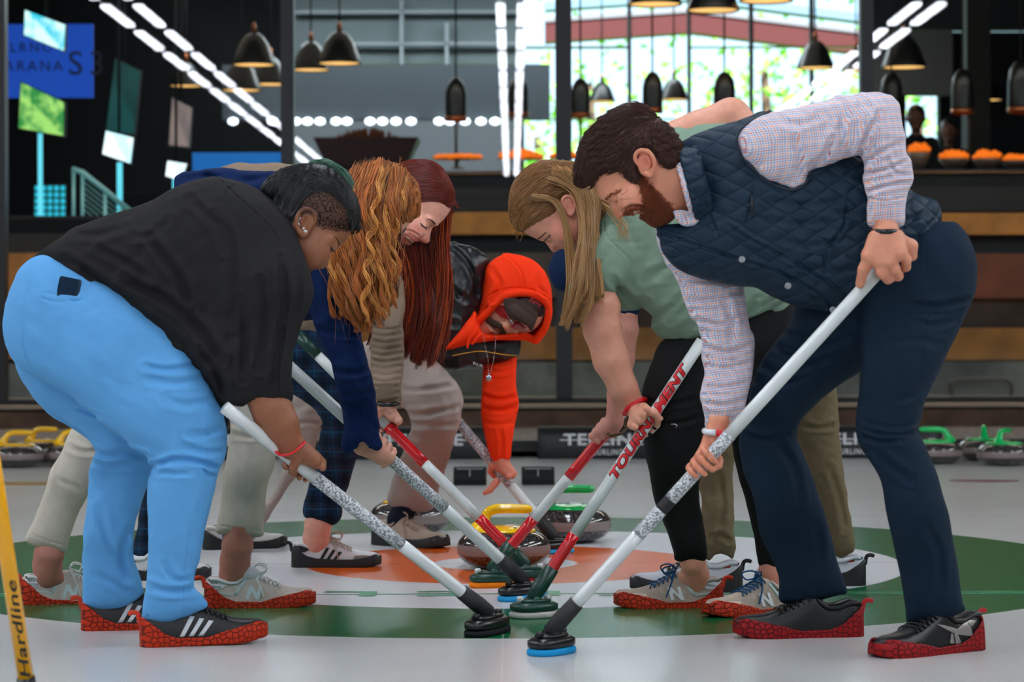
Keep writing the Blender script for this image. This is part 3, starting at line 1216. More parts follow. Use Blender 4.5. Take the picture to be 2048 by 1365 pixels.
for k, (px, Yt, hh, rr) in enumerate(((1075, 40, 3.4, 2.0), (1180, 46, 5.2, 2.2), (1330, 54, 3.0, 2.2), (1440, 50, 4.6, 1.8), (1530, 42, 5.0, 2.0), (1660, 47, 4.4, 2.3), (1840, 43, 4.0, 2.2))):
    x = P(px, 300, Yt)[0]
    t = empty('tree', (x, Yt, 1.0), ('bright green leafy tree outside the windows, ' + ('leftmost of the trees', 'second tree from the left', 'lowest bushy tree in the middle', 'slim tree beside the low bushy one', 'tall tree behind the raised bare elbow', 'tree behind the checked shoulder', 'rightmost tree beyond the dark pillar')[k]), 'tree', 'trees outside the windows')
    MB().tube([(0, 0, 0), (.1, 0, hh * .4), (0, .1, hh * .8)], [.16, .12, .06], 8).build('trunk', bark_m, t)
    mb = MB()
    n = 420
    c = rs.randn(n, 3) * (rr * .42, rr * .42, hh * .26) + (0, 0, hh * .62)
    s = .05 + .09 * rs.rand(n)
    d1 = rs.randn(n, 3)
    d1 /= np.linalg.norm(d1, axis=1)[:, None]
    d2 = np.cross(d1, rs.randn(n, 3))
    d2 /= np.linalg.norm(d2, axis=1)[:, None]
    V = np.stack([c - d1 * s[:, None], c + d2 * s[:, None] * .6, c + d1 * s[:, None], c - d2 * s[:, None] * .6], 1).reshape(-1, 3)
    mb.add(V, np.arange(4 * n).reshape(-1, 4))
    mb.build('foliage', leaf_m, t, smooth=False)

# hanging lamps in the lounge
shade_m = mat('shade_black', '0d0e10', rough=.35)
cord_m = mat('cord_black', '101010', rough=.6)
glow_m = mat('shade_inside', 'f0c070', emit='ffc070', estr=1.1)
heat_m = mat('heat_bulb', 'ffb060', emit='ff9440', estr=5)
copper_m = mat('copper', 'a55f3a', rough=.3, metal=.8)


def pendant(px, py, wpx, Y, label, kind='dome', grp='dome pendant lamps in the lounge'):
    x, _, z = P(px, py, Y)
    w = wpx * Y / F_PX / 2
    t = empty('pendant_lamp', (x, Y, z), label, 'pendant lamp', grp)
    if kind == 'dome':
        pr = [(w, 0), (w * .99, w * .08), (w * .86, w * .42), (w * .66, w * .95), (w * .42, w * 1.3), (w * .25, w * 1.42), (w * .12, w * 1.46)]
        top = w * 1.46
        MB().lathe(pr, n=32, cap=False).build('shade', shade_m, t, solid=.004)
        MB().lathe([(w * .93, w * .05), (w * .9, w * .06)], n=32).build('diffuser', glow_m, t)
        MB().lathe([(w * .12, top), (w * .12, top + .06), (w * .04, top + .1)], n=16).build('cap', copper_m, t)
    else:
        pr = [(w, 0), (w, w * .5), (w * .98, w * 2.4), (w * .85, w * 3.2), (w * .5, w * 3.8), (w * .2, w * 4.0)]
        top = w * 4.0
        MB().lathe(pr, n=32, cap=False).build('shade', shade_m, t, solid=.004)
        MB().lathe([(w * 1.03, -.01), (w * 1.04, w * .35)], n=32, cap=False).build('rim', copper_m, t, solid=.004)
        MB().lathe([(.01, .02), (w * .5, .05), (w * .55, .12), (.02, .2)], n=16).build('bulb', heat_m, t)
    zt = 4.9 - z
    MB().tube([(0, 0, top), (0, 0, zt)], .008, 6).build('cord', cord_m, t)


for a in ((508, 131, 88, 22.5, 'black dome pendant lamp, upper left of the four beside the first mullion'),
          (483, 182, 82, 24, 'black dome pendant lamp, lowest of those left of the first mullion'),
          (541, 170, 76, 25, 'black dome pendant lamp partly hidden by the first mullion'),
          (372, 173, 66, 26, 'black dome pendant lamp, leftmost, behind the mirrored light rows'),
          (622, 141, 78, 24, 'black dome pendant lamp just right of the first mullion'),
          (679, 128, 88, 22.5, 'black dome pendant lamp, right one of the pair beside the first mullion'),
          (1310, 10, 108, 20.5, 'black dome pendant lamp at the top edge above the bright window'),
          (1426, 22, 106, 20.5, 'black dome pendant lamp at the top edge with its yellow inside showing most'),
          (1532, 3, 108, 20.5, 'black dome pendant lamp cut off by the top edge'),
          (1631, 137, 76, 25, 'black dome pendant lamp in front of the window above the checked shoulder'),
          (1712, 143, 60, 26, 'black dome pendant lamp half behind the third mullion'),
          (1808, 136, 90, 22.5, 'black dome pendant lamp right of the third mullion'),
          (1204, 204, 54, 27, 'small dome pendant lamp in front of the green window left'),
          (1348, 200, 58, 26, 'small dome pendant lamp hanging above the man\'s hair'),
          (1975, 201, 60, 26, 'small dome pendant lamp beside the dark column')):
    pendant(*a)
for a in ((912, 240, 42, 21, 'narrow bell heat lamp with copper rim over the food counter'),
          (1037, 232, 40, 21.5, 'narrow bell heat lamp behind the middle row of mirrored lights'),
          (1161, 233, 38, 21, 'narrow bell heat lamp right of the second mullion'),
          (1305, 224, 40, 21, 'narrow bell heat lamp against the bright window above the man\'s head'),
          (1449, 232, 44, 21, 'narrow bell heat lamp beside the raised bare elbow'),
          (1925, 226, 44, 21, 'narrow bell heat lamp lit orange over the bowls at the right'),
          (1783, 232, 44, 22, 'narrow bell heat lamp behind the checked sleeve'),
          (2042, 224, 52, 20.8, 'narrow bell heat lamp at the right edge')):
    pendant(*a, kind='bell', grp='bell heat lamps over the counter')
# downlights over the lounge
dl = None
for k, px in enumerate((466, 545, 592, 615, 640, 672, 694, 740, 765, 792, 822, 878, 900, 930, 962, 990)):
    x, _, z = P(px, 243, 26.95)
    if dl is None:
        dl = tag(MB().lathe([(.004, -.04), (.045, -.025), (.055, 0), (.045, .025), (.004, .04)], n=16).build('globe_light', mat('globe_glow', 'ffffff', emit='f2f6ff', estr=2.5)), 'small round white light in the row along the lounge wall', 'globe light', 'row of small round lights')
        c_ = dl
    else:
        c_ = dl.copy()
        COL.objects.link(c_)
    c_.location = (x, 26.95, z)
# planter
x, _, z = P(735, 335, 21.5)
t = empty('planter', (x, 21.5, z), 'wide maroon flared planter with dry brown plants behind the curly-haired head', 'planter')
w = 105 * 21.5 / F_PX
MB().box((0, 0, .12), (w * 1.5, .4, .24), taper=1.32).build('tub', mat('maroon', '2b0f12', rough=.5), t, smooth=False)
MB().box((0, 0, -.3), (.5, .3, .6)).build('pedestal', mat('maroon', '2b0f12'), t, smooth=False)
mb = MB()
for k in range(60):
    a_ = rs.rand() * 2 - 1
    mb.tube([(a_ * w * .6, 0, .2), (a_ * w * .62, rs.randn() * .05, .24 + .07 * (1 - a_ * a_) + .03 * rs.rand())], [.03, .01], 5)
mb.build('dry_plants', mat('dry', '5d3520', rough=.9), t)
# food on the counter
food_m = mat('fried_food_glow', 'f07818', rough=.6, emit='ff7a10', estr=.45)  # emission paints the heat lamps' orange glow into the food
bowl_m = mat('bowl_clay', '6e5a4e', rough=.4)


def food(px, py, wpx, n, label, Y=20.9, bowl=True, spread=1.0):
    x, _, z = P(px, py, Y)
    zc = P(px, 338, Y)[2]
    w = wpx * Y / F_PX / 2
    t = empty('food_bowl' if bowl else 'food_tray', (x, Y, zc), label, 'food', 'food on the counter')
    hgt = z - zc
    if bowl:
        MB().lathe([(w * .5, 0), (w * .8, hgt * .6), (w, hgt)], n=24).build('bowl', bowl_m, t)
    else:
        MB().lathe([(w * .9, hgt * .9), (w, hgt), (w * .9, hgt * 1.02)], n=24, sy=.5).build('tray', bowl_m, t)
        MB().lathe([(w * .3, 0), (w * .05, .02), (w * .05, hgt * .9), (w * .5, hgt * .92)], n=16).build('stand', bowl_m, t)
    mb = MB()
    for k in range(n):
        r_, a_ = math.sqrt(rs.rand()) * w * .85, rs.rand() * 6.28
        s = .016 + .012 * rs.rand()
        hz = hgt + (.045 * spread) * (1 - (r_ / w) ** 2) * rs.rand() + .012
        mb.lathe([(.002, -s), (s, -s * .3), (s, s * .4), (.002, s)], (r_ * math.cos(a_), r_ * math.sin(a_) * .6, hz), n=7)
    mb.build('food_heap', food_m, t)['kind'] = 'stuff'


food(915, 318, 110, 90, 'shallow tray of orange fried food behind the red-haired head', bowl=False, spread=.3)
food(1040, 318, 100, 90, 'tray of orange food behind the second mullion, left side', bowl=False, spread=1.3)
food(1132, 316, 70, 40, 'tray of orange food behind the second mullion, right side', bowl=False, spread=.6)
food(1838, 305, 46, 50, 'bowl of orange food beside the checked elbow', spread=1.4)
food(1908, 318, 64, 90, 'clay bowl heaped with orange food under the bell lamp', spread=1.2)
food(1974, 318, 60, 80, 'clay bowl heaped with orange food right of the lamp stand', spread=1.2)
food(2030, 322, 60, 50, 'bowl of orange food at the right edge', spread=.8)
# counter lamp stands
for px, Y in ((912, 21.0), (1161, 21.0), (1938, 21.0)):
    a, b = P(px, 338, Y), P(px, 236, Y)
    tag(MB().tube([a, b], .012, 8).build('lamp_stand', cord_m), 'thin dark upright stand on the counter, %s' % {912: 'behind the red-haired head', 1161: 'right of the second mullion', 1938: 'among the bowls'}[px], 'stand')

# left side: panels standing in for glass reflections, stair rail
bn = empty('tv_reflection', (-4, 22, 3), 'wide blue panel standing in for a mirrored TV, dark lettering, upper left', 'tv_reflection')
bpy.context.view_layer.update()
pbox(-60, 48, 186, 196, 22, .03, 'cloth', mat('tv_blue', '1558c8', rough=.6, emit='0a4fd0', estr=.35), kind=None, parent=bn)  # emissive sheet put in for a TV mirrored in the glass
ink = mat('tv_ink', '071a3a', rough=.6)
for s, px, py, sz in (('ARANA', 8, 142, .13), ('LRNC', 22, 104, .12), ('S3', 138, 150, .3)):
    V, Fc = text_mesh(s, sz, spacing=1.3)
    a = P(px, py, 21.985)
    local_mb(MB().add(np.stack([a[0] + V[:, 0], np.full(len(V), 21.985), a[2] + V[:, 1]], 1), Fc), bn).build('lettering', ink, bn, smooth=False)
b2 = tag(pbox(385, 305, 566, 452, 23, .05, 'blue_panel', mat('panel_blue', '1478c8', rough=.5, emit='0f6fc8', estr=.4), kind=None), 'tall-standing low blue lit panel left of the first mullion', 'panel')


def reflection(pts, Y, label, c1, c2, scale=2.0):
    """flat screen hung at an angle; pts pixel corners (tl, tr, br, bl)"""
    w3 = [P(x, y, Y + (0 if i in (0, 3) else .35)) for i, (x, y) in enumerate(pts)]
    c = np.mean(w3, 0)
    t = empty('reflection', tuple(c), label, 'reflection', 'lit reflection panels at the left')
    bpy.context.view_layer.update()
    m = bpy.data.materials.get('refl' + c1) or mat('refl' + c1, c1, rough=.4)
    nt, bs = nodes_of(m)
    if 'x' not in m:
        m['x'] = 1
        n = nt.nodes.new('ShaderNodeTexNoise')
        n.inputs['Scale'].default_value = scale
        tc = nt.nodes.new('ShaderNodeTexCoord')
        nt.links.new(tc.outputs['Object'], n.inputs['Vector'])
        r = nt.nodes.new('ShaderNodeMapRange')
        r.inputs[1].default_value, r.inputs[2].default_value = .4, .6
        nt.links.new(n.outputs[0], r.inputs[0])
        nt.links.new(mix_col(nt, r.outputs[0], lin(c1), lin(c2)), bs.inputs['Emission Color'])
        bs.inputs['Emission Strength'].default_value = 1.0  # glow put in for a window reflected in the glass
    L = np.array([np.array(p) - c for p in w3])
    MB().add(L, [(3, 2, 1, 0)]).build('glow_face', m, t, smooth=False)
    zt_ = 4.9 - c[2]
    if 'below the blue' not in label:
        MB().tube([(0, .05, 0), (0, .05, zt_)], .012, 6).build('mount', M_BLACK, t)
    B = np.concatenate([L * 1.06 + (0, .02, 0), L * 1.06 + (0, .06, 0)])
    MB().add(B, [(3, 2, 1, 0), (4, 5, 6, 7), (0, 1, 5, 4), (1, 2, 6, 5), (2, 3, 7, 6), (3, 0, 4, 7)]).build('casing', M_BLACK, t, smooth=False)


reflection([(50, 20), (131, 50), (128, 102), (48, 70)], 20.5, 'pale cyan lit reflection panel in front of the blue TV panel', '30b8d0', 'e0fff4', 6)
reflection([(42, 165), (128, 205), (127, 272), (37, 256)], 20.5, 'green leafy lit reflection panel below the blue TV panel', '2c7a3c', '9fd06a', 8)
reflection([(230, 118), (280, 143), (268, 268), (212, 262)], 20.8, 'tall dark green lit reflection panel in the middle of the left side', '0a2c2a', '123c3c', 3)
reflection([(212, 262), (267, 276), (261, 327), (205, 308)], 20.6, 'white lit lower reflection panel above the stair rail', 'bff4ff', 'ffffff', 3)
reflection([(344, 196), (383, 216), (378, 294), (338, 290)], 21, 'dim brownish reflection panel left of the pendant lamps', '5a4a48', '7a6660', 3)
reflection([(335, 322), (374, 328), (362, 362), (331, 352)], 20.4, 'small white lit reflection panel behind the black-shirted back', 'd8f8ff', 'ffffff', 3)
cy = mat('cyan_lit', '6fd8e8', rough=.4, emit='58c8dc', estr=.8)
for (x0, y0, x1, y1), lb in (((76, 264, 83, 440), 'cyan lit post under the green reflection panel'), ((234, 325, 243, 440), 'cyan lit post under the white reflection panel'), ((345, 352, 349, 440), 'thin cyan lit post under the small white reflection panel'), ((0, 150, 7, 210), 'cyan lit post at the left edge')):
    tag(pbox(x0, y0, x1, y1, 20.7, .05, 'lit_post', cy, kind=None), lb, 'post')
lw = empty('lattice_window', (-4, 21, 1.5), 'cyan lit window with black square lattice at the left', 'window')
bpy.context.view_layer.update()
pbox(68, 370, 132, 500, 21.2, .04, 'pane', mat('cyan_pane', '30c0d8', rough=.4, emit='28b8d0', estr=.8), kind=None, parent=lw)
mb = MB()
for k in range(6):
    a, b = P(68 + k * 12.8, 370, 21.17), P(68 + k * 12.8, 500, 21.17)
    mb.tube([a, b], .008, 4)
for k in range(11):
    a, b = P(66, 370 + k * 13, 21.17), P(134, 370 + k * 13, 21.17)
    mb.tube([a, b], .008, 4)
local_mb(mb, lw).build('lattice', M_BLACK, lw)
st = empty('stair_rail', (-3.5, 20.2, 1.4), 'pale metal stair handrail with posts and cables sloping down to the right', 'handrail')
bpy.context.view_layer.update()
rail_m = mat('rail_steel_glow', '7fa8a8', rough=.35, metal=.4, emit='4a8a8c', estr=.3)  # weak emission paints the cyan light on the steel
local_mb(MB().tube([P(x, y, 20.2) for x, y in ((144, 338), (165, 345), (262, 424))], .022, 8), st).build('handrail', rail_m, st)
for x, y in ((147, 338), (165, 346), (210, 386), (243, 410)):
    local_mb(MB().tube([P(x, y, 20.2), P(x, 520, 20.2)], .014, 8), st).build('baluster', rail_m, st)
mb = MB()
for k in range(6):
    mb.tube([P(165, 362 + 11 * k, 20.2), P(243, 425 + 11 * k, 20.2)], .004, 5)
local_mb(mb, st).build('cable', rail_m, st)
V, Fc = text_mesh('ATM', .11, bold=.003, spacing=1.1)
a = P(14, 500, 20)
at = empty('sign', (a[0] + .07, 20.0, a[2] + .04), 'small glowing blue ATM sign at the left edge', 'sign')
bpy.context.view_layer.update()
local_mb(MB().box((a[0] + .1, 20.03, a[2] + .04), (.28, .04, .14)), at).build('casing', M_BLACK, at, smooth=False)
local_mb(MB().add(np.stack([a[0] + V[:, 0] * .9, np.full(len(V), 20.0), a[2] + V[:, 1]], 1), Fc), at).build('lettering', mat('atm_glow', '2080ff', emit='2890ff', estr=2), at, smooth=False)


# =================================================================== CURLING STONES
def granite():
    m = mat('granite', '3a3634', rough=.14, coat=.4)
    nt, bs = nodes_of(m)
    tc = nt.nodes.new('ShaderNodeTexCoord')
    v = nt.nodes.new('ShaderNodeTexVoronoi')
    v.inputs['Scale'].default_value = 260
    nt.links.new(tc.outputs['Object'], v.inputs['Vector'])
    n = nt.nodes.new('ShaderNodeTexNoise')
    n.inputs['Scale'].default_value = 190
    n.inputs['Detail'].default_value = 3
    nt.links.new(tc.outputs['Object'], n.inputs['Vector'])
    sp = nt.nodes.new('ShaderNodeMapRange')
    sp.inputs[1].default_value, sp.inputs[2].default_value = .58, .72
    nt.links.new(n.outputs[0], sp.inputs[0])
    c = mix_col(nt, v.outputs['Distance'], lin('1b1a1b'), lin('3f3a39'))
    c = mix_col(nt, sp.outputs[0], c, lin('a8a09c'))
    sep = nt.nodes.new('ShaderNodeSeparateXYZ')
    nt.links.new(tc.outputs['Object'], sep.inputs[0])
    z = sep.outputs[2]
    b = math_node(nt, 'MULTIPLY', math_node(nt, 'GREATER_THAN', z, .043), math_node(nt, 'LESS_THAN', z, .073))
    low = math_node(nt, 'LESS_THAN', z, .043)
    c = mix_col(nt, math_node(nt, 'MULTIPLY', b, .8), c, lin('8a7a76'))
    nt.links.new(c, bs.inputs['Base Color'])
    nt.links.new(math_node(nt, 'ADD', math_node(nt, 'MULTIPLY', b, .5), .13), bs.inputs['Roughness'])
    return m


GR = granite()
STEEL = mat('steel', 'b8bcc0', rough=.25, metal=1)


def stone(px, py_base, hex_, label, rot=0, Y=None):
    Yc = (Y or floorY(py_base)) + .06
    x = P(px, 900, Yc)[0]
    t = empty('curling_stone', (x, Yc, 0), label, 'curling stone', None, rot)
    hm = mat('handle_' + hex_, hex_, rough=.22, coat=.5)
    pr = [(.02, .004), (.062, .0), (.085, .004), (.112, .014), (.131, .03), (.139, .044), (.1405, .058), (.139, .072), (.131, .088), (.115, .102), (.093, .111), (.06, .116), (.01, .117)]
    pr2 = catmull([(0, a, b) for a, b in pr], 3, False)[:, 1:]
    MB().lathe([tuple(p) for p in pr2], n=64).build('granite_body', GR, t)
    # handle: base plate with swept neck and grip
    mb = MB()
    mb.lathe([(.0, .128), (.035, .1275), (.07, .1235), (.094, .1165), (.098, .112), (.09, .108), (.0, .108)], n=48, cap=False)
    pts = catmull([(-.075, 0, .113), (-.07, 0, .128), (-.058, 0, .150), (-.045, 0, .168), (-.022, 0, .177), (.01, 0, .178), (.045, 0, .177), (.075, 0, .1765)], 5, False)
    rr = np.interp(np.linspace(0, 1, len(pts)), [0, .15, .35, .5, .75, .95, 1], [.036, .022, .0155, .0145, .0148, .0135, .0125])
    mb.tube(pts, rr, 18, flat=1.0)
    mb.add(*_cap_ball((.075, 0, .1765), .0124))
    g = mb.build('handle', hm, t)
    MB().lathe([(.006, 0), (.006, .002), (.002, .003)], (.035, -.062, .1245), 16).build('bolt', STEEL, g)
    MB().lathe([(.004, 0), (.004, .002), (.001, .003)], (-.055, -.055, .1235), 12).build('bolt', STEEL, g)
    MB().lathe([(.020, .1278), (.018, .129), (.001, .1292)], (.02, 0, 0), 32).build('badge', mat('badge', 'e8e4e0', rough=.3), g)
    return t


def _cap_ball(c, r):
    mb = MB().lathe([(r * math.sin(a), -r * math.cos(a)) for a in np.linspace(.01, math.pi - .01, 9)], c, 16)
    return mb.v[0], mb.f[0][0]


stone(1007, 1140, 'ffca00', 'curling stone with yellow handle at the house centre, in front of the green-handled one', 0)
stone(1138, 1087, '0fa850', 'curling stone with green handle right behind the yellow-handled stone in the house', 0)
stone(820, 1071, 'e6ae08', 'curling stone half hidden behind the tan sneaker', 1.5)
for a in ((34, 931, 'e6b400', 'foremost yellow-handled stone of the cluster at the left edge', 0.15, 12.85),
          (146, 931, 'f0bc00', 'yellow-handled stone behind the cream jeans and pale blue trousers', .3, 12.95),
          (86, 922, 'e0ae00', 'yellow-handled stone at the back of the left cluster', -.25, 13.28),
          (1872, 930, '10c060', 'green-handled stone beside the right navy trouser leg', math.pi - .3, 12.95),
          (2008, 934, '10c060', 'green-handled stone in front at the right edge', 1.0, 12.75),
          (1968, 922, '0cb458', 'green-handled stone wedged at the back of the right cluster', 1.4, 13.2)):
    stone(a[0], 0, a[2], a[3], a[4], a[5])

# =================================================================== BROOMS
SHAFT = mat('shaft_white', 'd8dedc', rough=.25, coat=.3)
SHAFT_RED = mat('shaft_red', 'd0101c', rough=.25, coat=.3)
TAPE = mat('tape_black', '101113', rough=.6)
PLAST_G = mat('plastic_green', '0d3a2e', rough=.35)
PLAST_B = mat('plastic_black', '0e0f11', rough=.3)
foil = mat('foil_wrap', 'a9adb1', rough=.35)
_nt, _bs = nodes_of(foil)
_tc = _nt.nodes.new('ShaderNodeTexCoord')
_n = _nt.nodes.new('ShaderNodeTexNoise')
_n.inputs['Scale'].default_value = 210
_n.inputs['Detail'].default_value = 3
_n.inputs['Distortion'].default_value = .3
_nt.links.new(_tc.outputs['Object'], _n.inputs['Vector'])
_r = _nt.nodes.new('ShaderNodeMapRange')
_r.inputs[1].default_value, _r.inputs[2].default_value = .42, .58
_nt.links.new(_n.outputs[0], _r.inputs[0])
_nt.links.new(mix_col(_nt, _r.outputs[0], lin('74797d'), lin('dde1e3')), _bs.inputs['Base Color'])
INK_R = mat('ink_red', 'd8141e', rough=.35)
INK_K = mat('ink_black', '08080a', rough=.4)


def shaft_frame(A, B):
    a = (B - A) / np.linalg.norm(B - A)
    # side facing the camera
    to = np.array([0, 0, CAM_H]) - A
    f = to - a * (to @ a)
    f /= np.linalg.norm(f)
    s = np.cross(a, f)
    return a, f, s


def broom(label, top, head, segs, r=.0145, head_kind='oval', pad='2a9fd8', yaw=0.0, text=None, hl=.19, hw=.065, plast=None, cap=None, tilt=0.0):
    """top/head: (px, py, Y). segs: (t0, t1, material) along the shaft in 0..1, head at 1"""
    A, B = np.array(P(*top)), np.array(P(*head))
    hz = .052
    B[2] = max(B[2], hz)
    t = empty('curling_broom', (B[0], B[1], 0), label, 'curling broom', None)
    bpy.context.view_layer.update()
    L = np.linalg.norm(B - A)
    base = None
    for i, (t0, t1, m, nm) in enumerate(segs):
        mb = MB().tube([A + (B - A) * x for x in np.linspace(t0, t1, 6)], r * (1.03 if nm != 'shaft' else 1), 24)
        o = local_mb(mb, t).build(nm, m, t)
        if nm == 'shaft' and base is None:
            base = o
    a, f, s = shaft_frame(A, B)
    if cap:
        local_mb(MB().tube([A - a * .0, A - a * .09], r * 1.08, 16), t).build('end_cap', cap, t)
    if text:
        for tx in text:
            string, t0, size, red, along, sx = tx
            V, Fc = text_mesh(string, size, bold=size * .045, shear=.25, spacing=1.06)
            Vo, Fo = text_mesh(string, size, bold=size * .085, shear=.25, spacing=1.06)
            V, Fc = subdiv(V, Fc, .0035)
            Vo, Fo = subdiv(Vo, Fo, .0035)
            Vo = Vo - ((Vo.min(0) + Vo.max(0)) - (V.min(0) + V.max(0))) / 2
            up = along
            for VV, FF, rad, mm, nm in ((Vo, Fo, r + .0003, INK_K, 'lettering_outline'), (V, Fc, r + .0009, INK_R if red else INK_K, 'lettering')):
                if red is False and nm == 'lettering_outline':
                    continue
                x = VV[:, 0] * sx
                y = VV[:, 1] - V[:, 1].max() / 2
                ang = y / r * 1.0
                org = A + (B - A) * t0
                dirn = -a if up > 0 else a
                # glyph up: across the shaft, to the left of the reading direction
                side = np.cross(f, dirn)
                W = org + x[:, None] * dirn + rad * (np.cos(ang)[:, None] * f + np.sin(ang)[:, None] * side)
                local_mb(MB().add(W, FF), t).build(nm, mm, t, smooth=False)
    # head
    pl = plast or PLAST_B
    Hc = np.array([B[0], B[1], 0])
    cy_, sy_ = math.cos(yaw), math.sin(yaw)
    Lx = np.array([cy_, sy_, 0])
    Ly = np.array([-sy_, cy_, 0])

    def oval(z0, z1, lx, wy, inset=.82, n=40, p=2.6):
        ang = np.linspace(0, 2 * math.pi, n, endpoint=False)
        ex = np.sign(np.cos(ang)) * np.abs(np.cos(ang)) ** (2 / p)
        ey = np.sign(np.sin(ang)) * np.abs(np.sin(ang)) ** (2 / p)
        rings = []
        for zz, sc in ((z0, inset), (z0 + (z1 - z0) * .2, 1), (z0 + (z1 - z0) * .75, 1), (z1, inset), (z1 + .001, .3)):
            rings.append(Hc + Lx * (ex * lx * sc)[:, None] + Ly * (ey * wy * sc)[:, None] + np.array([0, 0, zz]))
        V = np.concatenate(rings)
        F = [(i * n + j, i * n + (j + 1) % n, (i + 1) * n + (j + 1) % n, (i + 1) * n + j) for i in range(4) for j in range(n)]
        return V, F + [tuple(range(n))[::-1], tuple(4 * n + j for j in range(n))]
    hd = local_mb(MB().add(*oval(.014, .038, hl / 2, hw / 2)), t).build('brush_head', pl, t)
    local_mb(MB().add(*oval(.0, .015, hl / 2 * 1.02, hw / 2 * 1.05, .93)), t).build('pad', mat('pad_' + pad, pad, rough=.8, bump=('noise', 300, .4, .002)), t)
    local_mb(MB().add(*oval(.036, .046, hl / 2 * .7, hw / 2 * .72)), t).build('ridge', pl, hd)
    for sg in (-1, 1):
        c = Hc + Lx * sg * hl * .36 * .9
        local_mb(MB().lathe([(.009, .038), (.009, .050), (.007, .053)], (c[0], c[1], 0), 16), t).build('pad_screw', mat('screw_white', 'd8dada', rough=.4) if plast else PLAST_B, hd)
    pv = B + np.array([0, 0, -.012])
    local_mb(MB().tube([B - a * .085, B - a * .03, B, pv], [r * 1.22, r * 1.35, r * 1.25, r * 1.1], 20), t).build('socket', pl if plast else TAPE, t)
    local_mb(MB().tube([pv - Ly * .02, pv + Ly * .02], .013, 16), t).build('pivot', pl, t)
    return A, B


W_, R_, Fo_ = (SHAFT, 'shaft'), (SHAFT_RED, 'red_band'), (foil, 'foil_wrap')
BR = {}
BR[1] = broom('curling broom with foil wrap held by the person in the black shirt', (449, 815, 5.62), (975, 1240, 5.93),
              [(0, .33, *W_), (.33, .66, *Fo_), (.66, .95, *W_)], r=.0150, pad='15161a', yaw=1.1, hl=.17, hw=.07)
BR[2] = broom('curling broom with foil grip and blue pad held by the curly-haired woman', (577, 732, 6.46), (1046, 1172, 6.66),
              [(0, .40, *W_), (.40, .66, *Fo_), (.66, .95, *W_)], r=.0158, pad='2a9fd8', yaw=.75, hl=.16, hw=.07)
BR[3] = broom('curling broom, white with red ends and a red pad, held by the red-haired woman', (636, 712, 7.20), (1050, 1148, 7.10),
              [(0, .34, *W_), (.34, .52, SHAFT_RED, 'red_label'), (.52, .78, *W_), (.78, .96, *R_)], r=.0150, pad='a01420', yaw=.15, hl=.135, hw=.07, plast=PLAST_G, cap=PLAST_G)
BR[4] = broom('curling broom with foil wrap behind the stones, held by the player in the orange hood', (806, 712, 8.15), (1108, 1083, 8.0),
              [(0, .22, *W_), (.22, .72, *Fo_), (.72, .96, *W_)], r=.0160, pad='2a9fd8', yaw=.6, hl=.14, hw=.07)
BR[5] = broom('white and red curling broom lettered TOURNAMENT held by the green-shirted woman', (1404, 682, 6.30), (1068, 1216, 6.27),
              [(0, .76, *W_), (.76, .96, *R_)], r=.0148, pad='b8b6b0', yaw=.55, hl=.125, hw=.085, plast=PLAST_G,
              text=[('TOURNAMENT', .535, .034, True, 1, 1.37)])
BR[7] = broom('white and red curling broom with orange pad held by the hidden person in khaki trousers', (1262, 806, 6.95), (985, 1160, 6.98),
              [(0, .16, *W_), (.16, .45, SHAFT_RED, 'red_label'), (.45, .70, *W_), (.70, .96, *R_)], r=.0150, pad='f08010', yaw=.25, hl=.13, hw=.07, plast=PLAST_G)
BR[6] = broom('long white curling broom with blue pad held by the bearded man in the navy vest', (1760, 540, 5.42), (1103, 1281, 5.57),
              [(0, .45, *W_), (.45, .63, *Fo_), (.63, .66, TAPE, 'tape_band'), (.66, .73, *Fo_), (.73, .94, *W_)], r=.0148, pad='1a90cc', yaw=.9, hl=.13, hw=.075)
# near yellow broom, head below the frame
yl = empty('curling_broom', (-.78, 4.55, 0), 'yellow curling broom with black Hardline lettering at the left edge', 'curling broom')
bpy.context.view_layer.update()
A, B = np.array(P(-46, 720, 4.42)), np.array(P(62, 1425, 4.55))
YR = .0145
Bf = A + (B - A) * ((A[2] - .05) / (A[2] - B[2]))
local_mb(MB().tube([A, A + (Bf - A) * .5, Bf], YR, 24), yl).build('shaft', mat('shaft_yellow', 'e8a406', rough=.3, coat=.3), yl)
a, f, s = shaft_frame(A, Bf)
V, Fc = text_mesh('Hardline', .040, bold=.0006, shear=.18, spacing=1.05)
V, Fc = subdiv(V, Fc, .003)
org = np.array(P(54, 1352, 4.535))
org = A + a * ((org - A) @ a)
Lt = .185
x = V[:, 0] * (Lt / V[:, 0].max())
ang = (V[:, 1] - V[:, 1].max() / 2) / YR * .62
side = np.cross(f, -a)
Wt = org + x[:, None] * (-a) + (YR + .0005) * (np.cos(ang)[:, None] * f + np.sin(ang)[:, None] * side)
local_mb(MB().add(Wt, Fc), yl).build('lettering', INK_K, yl, smooth=False)
local_mb(MB().box((Bf[0], Bf[1], .02), (.2, .07, .03)), yl).build('brush_head', PLAST_B, yl, bevel=.008)
local_mb(MB().box((Bf[0], Bf[1], .004), (.2, .075, .008)), yl).build('pad', mat('pad_y', 'c8a010', rough=.8), yl)
local_mb(MB().tube([Bf - a * .048, Bf + a * .02], .017, 16), yl).build('socket', PLAST_B, yl)


# =================================================================== SHOES
HEX = {}


